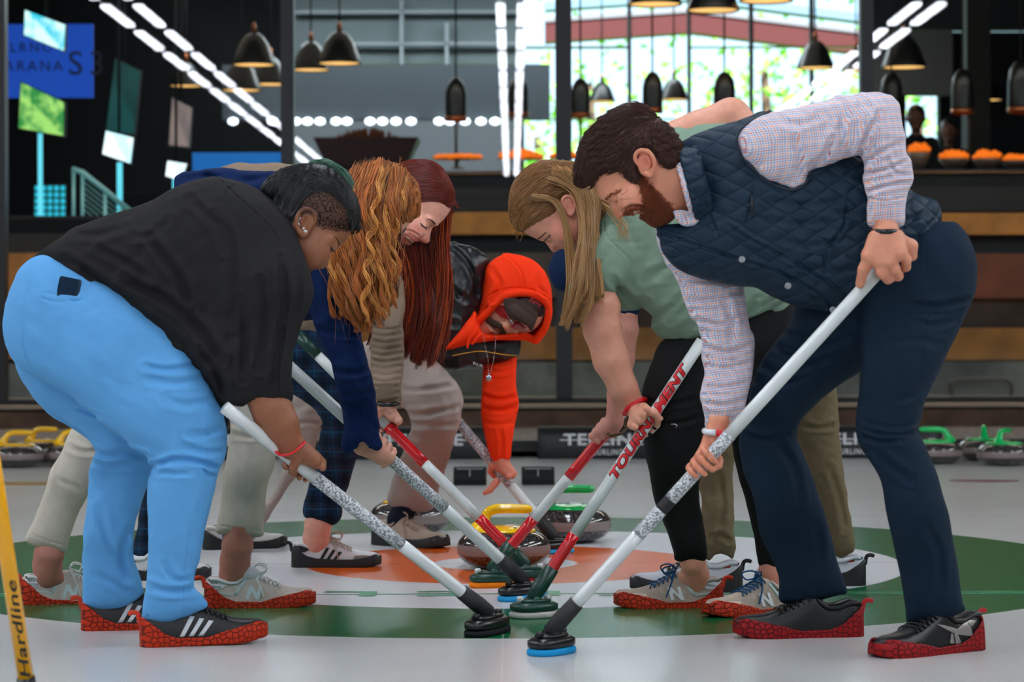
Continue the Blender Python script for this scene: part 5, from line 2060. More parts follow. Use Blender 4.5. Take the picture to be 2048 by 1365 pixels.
    # hair: swept-over top
    hm = mat('hair_black', '0d0e12', rough=.32, vcol=True, spec=.6)
    v = skull.twin()
    v.shell(skull, [(520, 385), (532, 350), (560, 325), (600, 318), (640, 320), (680, 335), (708, 365), (735, 410), (735, 460), (706, 462), (700, 430), (688, 404), (665, 386), (640, 378), (615, 388), (600, 405), (592, 425), (575, 445), (545, 425)], 6)
    v.blob([(520, 385), (532, 362), (560, 340), (600, 330), (640, 333), (668, 348), (692, 368), (712, 395), (721, 425), (716, 448), (706, 456), (702, 430), (690, 402), (668, 384), (640, 374), (612, 384), (598, 402), (594, 425), (575, 440), (545, 410)], k=.9, wc=[(560, 380, 0), (650, 350, 0), (715, 430, 0)], blend=0, cap=66)
    v.folds(1.0, 18, seed=4, stretch=(1, 3, 3), ang=.2)
    h = f.part('hair', hm, v)
    combed(f, 'hair_strands', hm, v, [(715, 400, -.6, -.8), (700, 370, -.8, -.6), (660, 345, -1, -.25), (600, 340, -1, .15), (550, 365, -.7, .7), (530, 390, -.3, 1), (600, 375, -.7, .7), (560, 415, -.2, 1), (640, 368, -1, .1), (680, 395, -.7, -.6), (716, 440, -.15, -1)], 4200, length=46, r=.8, seed=2, shade=.55, parent=h, mess=.12)
    gs = [[(620, 332, w), (650, 328, w), (680, 345, w), (700, 375, w)] for w in (30, 45, 60)]
    f.strands('hair_tint', mat('hair_teal', '3f6a58', rough=.4, vcol=True), gs, 350, r=.7, jitter=4, seed=9, shade=.4, parent=h)
    sp_ = catmull([(600, 425), (592, 405), (615, 385), (640, 376), (670, 386), (695, 410), (712, 440), (704, 458), (680, 462), (655, 458), (636, 454), (630, 430), (615, 415)], 4)
    combed(f, 'stubble_hair', mat('stubble', '120b08', rough=.8), skull, [(650, 400, -.5, .8), (690, 440, -.6, .7), (610, 400, -.3, .9)], 5200, length=4.2, r=.32, seed=21, keep=lambda p: poly_sdf(sp_, p[None, :, 0], p[None, :, 1])[0] > 0, mess=.5, end_lift=1.0, lift=.8, steps=3)
    # lashes and brow
    f.tubes('eyelashes', hm, [catmull(skull.on([(658.5, 488), (661, 495), (666, 502)], .4), 4, False)] + [[skull.on([(660 + i * 1.5, 491 + i * 2.2)], .3)[0], skull.on([(662.5 + i * 1.7, 496 + i * 2.2)], 2.6)[0]] for i in range(5)], .75, 5)
    f.tubes('eyebrow', mat('brow_dark', '1a0f0a', rough=.8), [catmull(skull.on([(678, 490), (676, 482), (670, 473)], .3), 4, False)], [np.linspace(1.8, .7, 9)], 6)
    er = f.tubes('earring', STEEL, [[(605 + 8 * math.cos(a), 444 + 9 * math.sin(a), -76) for a in np.linspace(2.2, 4.4, 8)], [(598 + 8 * math.cos(a), 444 + 9 * math.sin(a), -72) for a in np.linspace(2.0, 4.2, 8)]], 1.1, 6)
    gem = mat('gem', 'e8f0f4', rough=.05, spec=1.0)
    mb = MB()
    for (x, y, r) in ((607, 457, 2.6), (611, 463, 3.8)):
        c = f.loc([x, y, -79])
        mb.lathe([(.0005, -r / f.S), (r / f.S, -.0003), (r * .7 / f.S, r * .6 / f.S), (.0005, r * .6 / f.S)], tuple(c), 8)
    mb.build('ear_stud', gem, f.root, smooth=False)
    # wristband
    f.tubes('wristband', mat('band_red', 'd81420', rough=.4), [catmull([(553, 903, -112), (562, 911, -132), (582, 908, -142), (600, 895, -134), (607, 886, -112), (596, 884, -84), (568, 892, -84), (553, 903, -112)], 4, False)], 5, 8, flat=.5)
    make_shoe(f, (166, 1258), .20, .285, ST['samba_black'], 1)
    make_shoe(f, (284, 1291), .26, .285, ST['samba_black'], 1, pitch=.03)


def f_pix(f, w):
    """world point -> the figure's pixel space"""
    x, Y, z = w
    xr = x * F_PX / Y
    yr = (CAM_H - z) * F_PX / Y
    # inverse of the small roll
    px = xr - ROLL * yr + 1024
    py = yr + ROLL * xr + HORIZON
    return np.array([px, py, (Y - f.Y0) * f.S])


def f_dir(f, A, B):
    a = f_pix(f, B) - f_pix(f, A)
    return a / np.linalg.norm(a)


exec_people.append(person_black_shirt)


# ------------------------------------------------------------------ person 6: bearded man in the navy quilted vest
def check_cloth():
    m = mat('check_cloth', 'c9c4cc', rough=.8)
    nt, bs = nodes_of(m)
    tc = nt.nodes.new('ShaderNodeTexCoord')
    sep = nt.nodes.new('ShaderNodeSeparateXYZ')
    ns = nt.nodes.new('ShaderNodeTexNoise')
    ns.inputs['Scale'].default_value = 5
    nt.links.new(tc.outputs['Object'], ns.inputs['Vector'])
    va = nt.nodes.new('ShaderNodeVectorMath')
    va.operation = 'MULTIPLY_ADD'
    va.inputs[1].default_value = (.014, .014, .014)
    nt.links.new(ns.outputs['Color'], va.inputs[0])
    nt.links.new(tc.outputs['Object'], va.inputs[2])
    mp = nt.nodes.new('ShaderNodeMapping')
    mp.inputs['Rotation'].default_value = (0, .10, 0)
    nt.links.new(va.outputs[0], mp.inputs['Vector'])
    nt.links.new(mp.outputs[0], sep.inputs[0])
    sx = math_node(nt, 'ADD', sep.outputs[0], math_node(nt, 'MULTIPLY', sep.outputs[1], .7))
    sz = sep.outputs[2]

    def stripe(coord, period, phase, width):
        fr = math_node(nt, 'FRACT', math_node(nt, 'ADD', math_node(nt, 'DIVIDE', coord, period), phase))
        return math_node(nt, 'LESS_THAN', math_node(nt, 'ABSOLUTE', math_node(nt, 'SUBTRACT', fr, .5)), width / period / 2)
    c = lin('e2dee2')
    pr = .0205
    for coord in (sx, sz):
        for ph, colr, w_, a_ in ((0.0, 'a83a48', .0017, .66), (.5, 'f08a5a', .0017, .66), (.25, '5c8cc0', .0030, .42), (.75, '5c8cc0', .0030, .42)):
            c = mix_col(nt, math_node(nt, 'MULTIPLY', stripe(coord, pr, ph, w_), a_), c, lin(colr))
    nt.links.new(c, bs.inputs['Base Color'])
    return m


def quilt():
    m = mat('quilt_navy', '052437', rough=.62, spec=.3)
    nt, bs = nodes_of(m)
    tc = nt.nodes.new('ShaderNodeTexCoord')
    sep = nt.nodes.new('ShaderNodeSeparateXYZ')
    nt.links.new(tc.outputs['Object'], sep.inputs[0])
    h = None
    for k in (1, -1):
        u = math_node(nt, 'ADD', math_node(nt, 'MULTIPLY', sep.outputs[0], 1.0), math_node(nt, 'MULTIPLY', sep.outputs[2], k * 1.5))
        u = math_node(nt, 'ADD', u, math_node(nt, 'MULTIPLY', sep.outputs[1], .5))
        s_ = math_node(nt, 'ABSOLUTE', math_node(nt, 'SINE', math_node(nt, 'MULTIPLY', u, math.pi / .062)))
        s_ = math_node(nt, 'POWER', s_, .35)
        h = s_ if h is None else math_node(nt, 'MULTIPLY', h, s_)
    b = nt.nodes.new('ShaderNodeBump')
    b.inputs['Strength'].default_value = .75
    b.inputs['Distance'].default_value = .007
    nt.links.new(h, b.inputs['Height'])
    nt.links.new(b.outputs[0], bs.inputs['Normal'])
    return m


def face_profile(v, f, spec):
    """eye, nose wing, nostril, brow, cheek on the near side of a profile head"""
    pass


def person_vest():
    f = Fig(5.6, 1760, 'bearded smiling man in a navy quilted vest over a checked shirt and navy trousers')
    sk = skin('skin_ruddy', 'cf8a6c')
    v = Vol((1468, 440, -215), (1965, 1262, 320), 3.6)
    v.blob([(1700, 520), (1640, 570), (1592, 612), (1580, 646), (1550, 688), (1523, 721), (1507, 754), (1499, 781), (1493, 830), (1478, 878), (1477, 900), (1483, 929), (1488, 950), (1503, 987), (1521, 1065), (1540, 1111), (1557, 1158), (1559, 1203), (1587, 1208), (1634, 1202), (1680, 1192), (1694, 1186), (1690, 1167), (1674, 1114), (1658, 1065), (1643, 1009), (1630, 960), (1615, 923), (1600, 892), (1594, 872), (1602, 842), (1628, 812), (1671, 777), (1715, 748), (1780, 700), (1840, 620), (1820, 540)],
           k=.80, wc=[(1780, 600, 40), (1560, 760, 90), (1540, 900, 160), (1620, 1190, 245)], blend=4, cap=110)
    v.blob([(1760, 480), (1730, 560), (1722, 640), (1722, 738), (1718, 781), (1713, 820), (1714, 863), (1724, 896), (1743, 926), (1757, 955), (1765, 985), (1777, 1049), (1799, 1152), (1811, 1215), (1816, 1247), (1850, 1245), (1890, 1238), (1929, 1222), (1926, 1205), (1917, 1142), (1904, 1065), (1889, 1002), (1876, 956), (1862, 923), (1846, 882), (1835, 858), (1843, 836), (1853, 797), (1875, 754), (1895, 708), (1918, 659), (1938, 616), (1951, 578), (1954, 529), (1945, 493), (1928, 460), (1900, 440), (1830, 450)],
           k=.80, wc=[(1850, 560, -25), (1800, 800, -70), (1800, 950, -80), (1865, 1220, -25)], blend=6, cap=115)
    v.crease([([(1725, 850), (1770, 862), (1815, 862), (1840, 852)], -4, 5), ([(1720, 872), (1760, 885), (1800, 882)], 4, 6), ([(1740, 900), (1785, 935), (1820, 960)], 3.5, 9),
              ([(1492, 870), (1530, 880), (1575, 872)], 4, 6), ([(1500, 760), (1560, 770), (1620, 750)], 3, 8), ([(1520, 730), (1575, 745), (1650, 720)], 3.5, 8), ([(1540, 690), (1600, 705), (1690, 680)], 3.5, 8),
              ([(1560, 665), (1610, 672), (1700, 650)], 3, 7), ([(1820, 610), (1880, 612), (1935, 600)], 3.5, 7), ([(1830, 645), (1870, 650), (1910, 640)], 2.5, 7), ([(1560, 890), (1590, 940), (1600, 1000)], 4, 9),
              ([(1800, 800), (1830, 790), (1860, 770)], 2.5, 8), ([(1630, 1050), (1640, 1100), (1630, 1150)], 3, 9), ([(1850, 1050), (1880, 1110), (1880, 1180)], 3, 9), ([(1780, 690), (1830, 680), (1880, 690)], 2, 8)])
    v.crease([([(1850, 470), (1855, 620), (1835, 780)], 1.3, 2.4)], wmid=0)
    v.folds(1.5, 120, seed=12, stretch=(1.6, 1, 1), ang=.2)
    pants_v = v
    tr = f.part('trousers', mat('denim_navy', '061e30', rough=.8, bump=('weave', 420, .15, .001)), v)
    v = Vol((1290, 205, -170), (1900, 640, 190), 3.4)
    v.blob([(1356, 296), (1364, 283), (1392, 270), (1429, 256), (1495, 233), (1541, 224), (1650, 238), (1750, 300), (1813, 372), (1846, 392), (1875, 406), (1884, 436), (1878, 475), (1858, 510), (1810, 560), (1740, 604), (1664, 623), (1635, 620), (1592, 612), (1549, 595), (1509, 577), (1445, 568), (1396, 556), (1352, 536), (1330, 510), (1316, 480), (1311, 458), (1326, 446), (1352, 448), (1378, 446), (1392, 425), (1392, 390), (1378, 345), (1366, 316)],
           k=.82, wc=[(1400, 380, 0), (1600, 400, 0), (1820, 480, -10)], blend=0, cap=128)
    v.crease([([(1311, 462), (1420, 500), (1480, 520), (1560, 545), (1640, 590), (1670, 622)], 3, 4), ([(1455, 450), (1500, 480), (1580, 520), (1680, 580), (1700, 610)], 2.5, 4),
              ([(1509, 365), (1500, 410), (1492, 455)], 2.4, 3), ([(1695, 400), (1690, 450), (1655, 500), (1650, 545)], 2.5, 4), ([(1760, 420), (1800, 440), (1850, 430)], 3, 7),
              ([(1780, 470), (1820, 480), (1865, 470)], 3, 7), ([(1700, 350), (1760, 370), (1800, 400)], 4, 8), ([(1640, 420), (1720, 430), (1800, 425)], 2.5, 9),
              ([(1540, 400), (1600, 412), (1680, 402)], 2.5, 8), ([(1540, 440), (1600, 450), (1670, 440)], 2, 8), ([(1560, 480), (1620, 492), (1700, 480)], 2.5, 8), ([(1600, 530), (1660, 545), (1730, 535)], 2.5, 8), ([(1390, 300), (1410, 360), (1416, 420), (1440, 480)], 2, 4)], wmid=10)
    v.folds(1.8, 90, seed=15, stretch=(1.2, 1, 1), ang=.3)
    vest_v = v
    ve = f.part('vest', quilt(), v)
    # stand collar of the vest
    v = Vol((1335, 270, -115), (1450, 480, 115), 2.8)
    for o_ in (0, 13, 24):
        v.chain([(1384 + o_ * .96 + 18 * math.cos(t_), 374 - o_ * .27 + 72 * math.cos(t_), (86 + o_ * .3) * math.sin(t_), 8.5) for t_ in np.linspace(0, 2 * math.pi, 29)], k=7)
    v.folds(.8, 40, seed=3)
    f.part('vest_collar', quilt(), v)
    mb = MB()
    for (x, y) in ((1484, 519), (1576, 572), (1666, 620)):
        c = f.loc([x, y, -118 if x < 1600 else -104])
        ang = np.linspace(0, 2 * math.pi, 16, endpoint=False)
        for r0, dz in ((6.5, 0), (4, -1.5)):
            ring = np.stack([c[0] + r0 / f.S * np.cos(ang), np.full(16, c[1] + dz / f.S), c[2] + r0 / f.S * np.sin(ang)], 1)
            back = ring + (0, .02, 0)
            mb.add(np.concatenate([ring, back]), [tuple(range(16))] + [(j, 16 + j, 16 + (j + 1) % 16, (j + 1) % 16) for j in range(16)])
    mb.build('snap_button', STEEL, ve, smooth=False)
    f.tubes('zip_pull', PLAST_B, [[(1504, 396, -120), (1504, 424, -124)]], 3.2, 8, parent=ve)
    # checked shirt: collar, near sleeve, far sleeve
    ck = check_cloth()
    v = near = Vol((1470, 175, -240), (1835, 465, -10), 3.0)
    v.blob([(1476, 285), (1480, 268), (1500, 245), (1539, 226), (1582, 217), (1615, 208), (1661, 197), (1681, 190), (1730, 186), (1762, 185), (1787, 193), (1800, 216), (1808, 262), (1816, 308), (1826, 341), (1826, 364), (1814, 388), (1810, 420), (1809, 452), (1780, 457), (1738, 456), (1735, 424), (1735, 396), (1724, 358), (1728, 338), (1719, 312), (1690, 318), (1660, 329), (1632, 338), (1617, 346), (1610, 366), (1583, 377), (1545, 366), (1511, 340), (1487, 310)],
           k=.74, wc=[(1500, 300, -96), (1560, 330, -90), (1650, 270, -100), (1780, 230, -125), (1770, 440, -128)], blend=0, cap=70)
    v.crease([([(1719, 312), (1735, 270), (1760, 225)], 4, 6), ([(1730, 325), (1770, 300), (1805, 285)], 3.5, 6), ([(1725, 350), (1770, 340), (1820, 320)], 4, 5), ([(1733, 385), (1775, 372), (1820, 365)], 4, 5),
              ([(1500, 260), (1497, 300), (1520, 345)], 1.6, 2.4), ([(1620, 335), (1650, 310), (1665, 280)], 4, 7), ([(1590, 360), (1600, 320), (1590, 280)], 3, 8), ([(1690, 315), (1680, 270), (1690, 230)], 3, 8),
              ([(1736, 396), (1772, 402), (1812, 394)], 1.8, 2.6), ([(1740, 225), (1745, 260), (1730, 300)], -3, 6), ([(1560, 240), (1600, 250), (1640, 230)], 2.5, 8), ([(1775, 320), (1790, 345), (1818, 350)], 3, 5)])
    v.folds(1.5, 60, seed=5, ang=.6)
    far = Vol((1300, 450, -60), (1520, 875, 190), 3.0)
    far.blob([(1312, 460), (1316, 493), (1334, 530), (1354, 559), (1365, 592), (1379, 628), (1396, 652), (1405, 682), (1403, 715), (1409, 748), (1403, 775), (1402, 801), (1408, 831), (1409, 856), (1435, 862), (1462, 858), (1474, 845), (1486, 828), (1498, 785), (1506, 738), (1510, 700), (1508, 675), (1498, 643), (1491, 600), (1480, 560), (1440, 500), (1380, 460), (1335, 440)],
             k=.72, wc=[(1400, 500, 60), (1440, 680, 60), (1440, 850, 20)], blend=0, cap=62)
    far.crease([([(1345, 540), (1390, 560), (1440, 560)], 4, 7), ([(1380, 600), (1420, 600), (1480, 580)], 4, 7), ([(1396, 640), (1440, 650), (1490, 630)], 4, 6), ([(1402, 690), (1450, 705), (1505, 690)], 4, 6),
                ([(1405, 730), (1450, 738), (1505, 725)], 3, 6), ([(1403, 775), (1450, 775), (1500, 765)], 4, 6), ([(1403, 805), (1445, 812), (1492, 800)], 3, 6), ([(1408, 838), (1440, 842), (1480, 830)], 1.8, 2.6), ([(1450, 600), (1465, 650), (1460, 700)], 3, 8)])
    far.folds(1.5, 60, seed=7, ang=.1)
    cl = Vol((1335, 295, -110), (1430, 475, 110), 2.4)
    for o_ in (0, 9, 18):
        cl.chain([(1372 + o_ * .96 + 18 * math.cos(t_), 382 - o_ * .27 + 64 * math.cos(t_), (78 + o_ * .2) * math.sin(t_), 5.5) for t_ in np.linspace(0, 2 * math.pi, 29)], k=5)
    cl.blob([(1346, 424), (1366, 420), (1392, 428), (1410, 442), (1396, 450), (1364, 452)], k=.5, wc=[(1350, 430, -30), (1400, 440, -52)], blend=4, cap=9)
    f.part('shirt', ck, [v, far, cl])
    # body: head, hands
    bods = []
    v = Vol((1135, 195, -100), (1420, 480, 95), 1.8)
    v.blob([(1166, 330), (1178, 285), (1205, 255), (1245, 240), (1290, 248), (1325, 270), (1356, 300), (1375, 340), (1384, 390), (1388, 424), (1372, 430), (1352, 428), (1340, 440), (1326, 448), (1313, 452), (1302, 448), (1293, 441), (1286, 437.5), (1282, 435), (1279.5, 430), (1278, 426), (1270, 421), (1266, 426), (1259, 428.5), (1253, 428), (1249, 428), (1245, 433), (1239, 437), (1232.5, 434), (1227, 425), (1222, 414), (1216, 404), (1213, 400.5), (1207, 400.5), (1200, 397), (1193, 386), (1186, 374), (1175, 358)],
           k=.80, wc=0, blend=0, smooth=4, cap=74)
    v.ell((1270, 395, -40), (36, 34, 30), None, 18)
    v.cone((1226, 401, -40), (1221, 404, -30), 10, 9, k=9, op='s')
    v.ell((1233, 395, -33), (11, 11.5, 11), None, 3)
    v.cone((1215, 396, -14), (1238, 380, -46), 7, 7, k=10)
    v.cone((1243, 424, -4), (1249, 424, -14), 9, 9, k=5)
    v.cone((1247, 430, -14), (1250, 429, -22), 2.6, 2.4, k=1, op='s')
    v.cone((1272, 422, -24), (1282, 416, -34), 5, 3, k=5, op='s')
    v.cone((1258, 412, -22), (1285, 406, -46), 5, 8, k=12)
    v.cone((1318, 338, 8), (1346, 356, 4), 58, 60, k=14)
    v.crease([([(1248, 420), (1262, 411), (1284, 413), (1296, 422)], 2.2, 3), ([(1242, 392), (1250, 388), (1258, 380)], 1.0, 2), ([(1240, 400), (1250, 401), (1262, 398)], 1.0, 2.2)], wmid=-20)
    skull = v.copy()
    ear(v, (1291, 326), (-.42, -.90), (-.93, .12), 56, -66, 3)
    bods.append(v)
    # near hand on top of the shaft
    A6, B6 = BR[6]
    a6 = f_dir(f, A6, B6)
    h1 = f_pix(f, A6 + (B6 - A6) * .0)
    v = Vol((1690, 440, h1[2] - 85), (1850, 600, h1[2] + 85), 1.8)
    v.chain([(1772, 432, -128, 24), (1772, 458, -130, 25), (1772, 475, h1[2] - 10, 26)], k=8)
    # back of the hand, fingers running down over the shaft's end
    kx = [(1740, 520), (1758, 532), (1778, 533), (1797, 522)]
    w0 = h1[2]
    for i, (kn, tip) in enumerate(zip(((1738, 512), (1757, 524), (1778, 524), (1800, 508)), ((1722, 566), (1770, 548), (1788, 552), (1800, 535)))):
        v.cone((1752 + i * 14, 478, w0 - 22), (*kn, w0 - 34), 18, 15, k=12)
    v.chain([(1740, 512, w0 - 30, 13.5), (1727, 540, w0 - 26, 11.5), (1720, 568, w0 - 14, 9.5)], k=4)     # index, pointing down
    v.chain([(1762, 524, w0 - 32, 14), (1764, 545, w0 - 34, 12), (1776, 558, w0 - 18, 10.5), (1784, 556, w0 + 4, 9)], k=4)
    v.chain([(1782, 522, w0 - 30, 14), (1789, 540, w0 - 28, 12), (1796, 552, w0 - 10, 10.5), (1792, 552, w0 + 10, 9)], k=4)
    v.chain([(1803, 506, w0 - 24, 13.5), (1812, 520, w0 - 20, 11), (1812, 534, w0 - 4, 9.5), (1802, 540, w0 + 12, 8)], k=4)
    v.chain([(1806, 485, w0 - 10, 15), (1822, 492, w0 - 4, 13), (1824, 512, w0 + 4, 11)], k=6)
    v.chain([(1750, 480, w0 + 4, 15), (1736, 510, w0 + 18, 13), (1732, 540, w0 + 20, 11), (1740, 560, w0 + 14, 9)], k=6)
    bods.append(v)
    # far hand lower down
    h2 = f_pix(f, A6 + (B6 - A6) * .54)
    v = Vol((1350, 830, h2[2] - 80), (1495, 1010, h2[2] + 80), 1.8)
    grip_hand(v, (1408, 928 + 6, h2[2]), a6, (.15, -.55, .75), (1432, 872, h2[2] + 26), 13, s=76, flip=-1, arm_r=24)
    v.chain([(1438, 842, h2[2] + 25, 21), (1430, 880, h2[2] + 24, 22)], k=8)
    bods.append(v)
    v = Vol((1290, 250, -190), (1950, 1300, 250), 9)
    v.chain([(1410, 370, 5, 44), (1500, 400, 0, 60), (1640, 430, 0, 64), (1830, 540, 0, 56), (1785, 860, -82, 30), (1862, 1180, -143, 22), (1872, 1212, -148, 22)], k=16)
    v.chain([(1820, 560, 40, 46), (1570, 810, 100, 26), (1545, 880, 130, 24), (1620, 1150, 192, 20), (1630, 1172, 196, 20)], k=16)
    v.chain([(1530, 300, -62, 20), (1750, 252, -112, 17), (1778, 330, -120, 17), (1772, 450, -128, 20)], k=8)
    v.chain([(1370, 480, 50, 20), (1448, 660, 58, 18), (1440, 840, 25, 18)], k=8)
    bods.append(v.inside([pants_v, vest_v, near, far], 9))
    beard = catmull([(1286, 356), (1296, 370), (1315, 385), (1335, 405), (1348, 425), (1326, 450), (1312, 455), (1290, 442), (1283, 440), (1276, 425), (1266, 428), (1252, 431), (1250, 420), (1262, 416), (1285, 412), (1290, 395), (1283, 375)], 4)

    def col(p):
        u, vv, w = p.T
        c = np.ones((len(p), 3))
        hd = (u < 1420) & (vv < 480)
        s = np.clip(poly_sdf(beard, u[None], vv[None])[0] / 8 + .6, 0, 1) * hd
        c *= 1 - s[:, None] * np.array([.42, .62, .72])
        for (x, y, r) in ((1236, 430, 11), (1283, 410, 15), (1290, 326, 26)):
            k = np.exp(-((u - x) ** 2 + (vv - y) ** 2) / r ** 2) * hd
            c *= 1 - k[:, None] * np.array([.0, .22, .20])
        k = np.exp(-((u - 1287) ** 2 + (vv - 436) ** 2) / 22) * hd
        c *= 1 - k[:, None] * np.array([.1, .45, .4])
        fg = (vv > 840)
        c *= np.where(fg[:, None], np.array([1.0, .9, .86]), 1)
        return c
    f.part('body', sk, bods, col)
    # teeth
    f.tubes('teeth', mat('tooth_white', 'e8dcc4', rough=.3), [catmull(skull.on([(1268, 424), (1272, 422), (1278, 420)], -.5), 3, False)], 2.6, 8)
    # hair
    hm = mat('hair_auburn', '46251a', rough=.45, vcol=True)
    v = skull.twin()
    v.shell(skull, [(1145, 360), (1140, 300), (1160, 250), (1200, 215), (1250, 195), (1300, 205), (1340, 245), (1365, 285), (1360, 318), (1338, 330), (1322, 322), (1312, 304), (1296, 294), (1278, 296), (1270, 312), (1275, 355), (1262, 356), (1246, 343), (1226, 337), (1206, 341), (1188, 357), (1168, 374)], 7)
    v.blob([(1150, 350), (1155, 325), (1165, 285), (1185, 256), (1211, 232), (1244, 214), (1275, 208), (1300, 222), (1320, 238), (1345, 264), (1358, 290), (1354, 312), (1338, 324), (1322, 318), (1305, 308), (1290, 303), (1274, 306), (1270, 325), (1274, 350), (1262, 352), (1244, 341), (1226, 336), (1206, 340), (1188, 355), (1168, 370), (1153, 366)], k=.80, wc=0, blend=0, cap=78)
    v.folds(1.4, 14, seed=4, stretch=(1, 3, 2), ang=1.2)
    h = f.part('hair', hm, v)
    combed(f, 'hair_strands', hm, v, [(1240, 222, -1, .2), (1200, 240, -.75, .7), (1165, 300, -.35, 1), (1155, 345, -.1, 1), (1290, 225, -.9, -.1), (1250, 260, -.85, .5), (1210, 300, -.75, .65), (1260, 300, -.5, .9), (1230, 325, -.8, .6), (1300, 270, .1, 1), (1330, 290, .5, .9), (1345, 310, .6, .8), (1265, 345, .2, 1)], 9000, length=44, r=.58, seed=2, shade=.7, parent=h, mess=.2, end_lift=4, lift=3)
    bp = [(1276, 345), (1290, 352), (1300, 368), (1318, 385), (1336, 405), (1350, 424), (1344, 440), (1326, 451), (1312, 455), (1296, 446), (1286, 438), (1290, 430), (1296, 418), (1288, 408), (1284, 385), (1280, 365)]
    inb = lambda poly, lo=-2: (lambda p: (poly_sdf(catmull(poly, 4), p[None, :, 0], p[None, :, 1])[0] > lo))
    bm = mat('beard_ginger', '85401c', rough=.55, vcol=True)
    combed(f, 'beard', bm, skull, [(1290, 360, .1, 1), (1310, 390, .1, 1), (1330, 420, -.3, .9), (1300, 430, -.5, .9), (1310, 452, -.3, .9), (1345, 430, -.2, 1)], 3800, length=13, r=.62, seed=11, shade=.6, keep=inb(bp), mess=.5, end_lift=4.5, steps=6)
    combed(f, 'sideburn', mat('hair_ginger', '5c2c16', rough=.5, vcol=True), skull, [(1262, 330, .3, 1), (1275, 350, .2, 1)], 900, length=15, r=.6, seed=8, shade=.5, keep=inb([(1244, 325), (1268, 300), (1276, 330), (1284, 362), (1268, 358), (1256, 346)]), mess=.25, end_lift=2.5, steps=6)
    combed(f, 'moustache', bm, skull, [(1252, 425, .9, .5), (1270, 416, 1, 0), (1284, 420, .6, .8)], 900, length=9, r=.6, seed=14, shade=.5, keep=inb([(1249, 426), (1256, 416), (1270, 411), (1288, 413), (1292, 424), (1284, 421), (1274, 419), (1266, 424), (1258, 429)]), mess=.3, end_lift=2.5, steps=5)
    f.tubes('eyelashes', bm, [catmull(skull.on([(1225, 398), (1231, 402), (1241, 400)], .3), 4, False)], .8, 5)
    combed(f, 'eyebrow', bm, skull, [(1212, 396, .7, -.5), (1235, 380, .9, -.2)], 260, length=7, r=.45, seed=15, keep=inb([(1209, 398), (1222, 388), (1238, 380), (1240, 383), (1226, 391), (1213, 400)], 0), end_lift=.6, lift=.6, mess=.15, steps=4)
    f.tubes('watch_strap', PLAST_B, [[(1772 + 33 * math.cos(t_), 464, -148 + 52 * math.sin(t_)) for t_ in np.linspace(0, 2 * math.pi, 25)]], 5.5, 8)
    ah = catmull([(1541, 222), (1505, 240), (1478, 264), (1474, 290), (1487, 316), (1511, 342), (1545, 368), (1583, 380), (1611, 368), (1619, 345)], 4, False)
    wa, wb = near.on(ah), vest_v.on(ah)
    f.tubes('armhole_piping', mat('piping_navy', '041c2e', rough=.5), [[(a_[0], a_[1], max(min(a_[2], b_[2]) - .5, b_[2] - 55)) for a_, b_ in zip(wa, wb)]], 2.6, 8, parent=ve)
    w_ = h2[2] + 22
    f.tubes('wristband', mat('band_red', 'd81420', rough=.4), [[(1432, 866, w_ - 27), (1452, 870, w_ - 18), (1462, 868, w_), (1452, 862, w_ + 22)]], 6.5, 8)
    f.tubes('wristband_label', mat('band_white', 'd8dce0', rough=.4), [[(1409, 862, w_ + 4), (1413, 865, w_ - 18), (1432, 866, w_ - 27)]], 6.3, 8)
    make_shoe(f, (1722, 1273), -.10, .30, ST['black_red'], -1)
    make_shoe(f, (1955, 1300), -.55, .295, ST['reebok'], -1, pitch=-.03, lift=.004)


exec_people.append(person_vest)


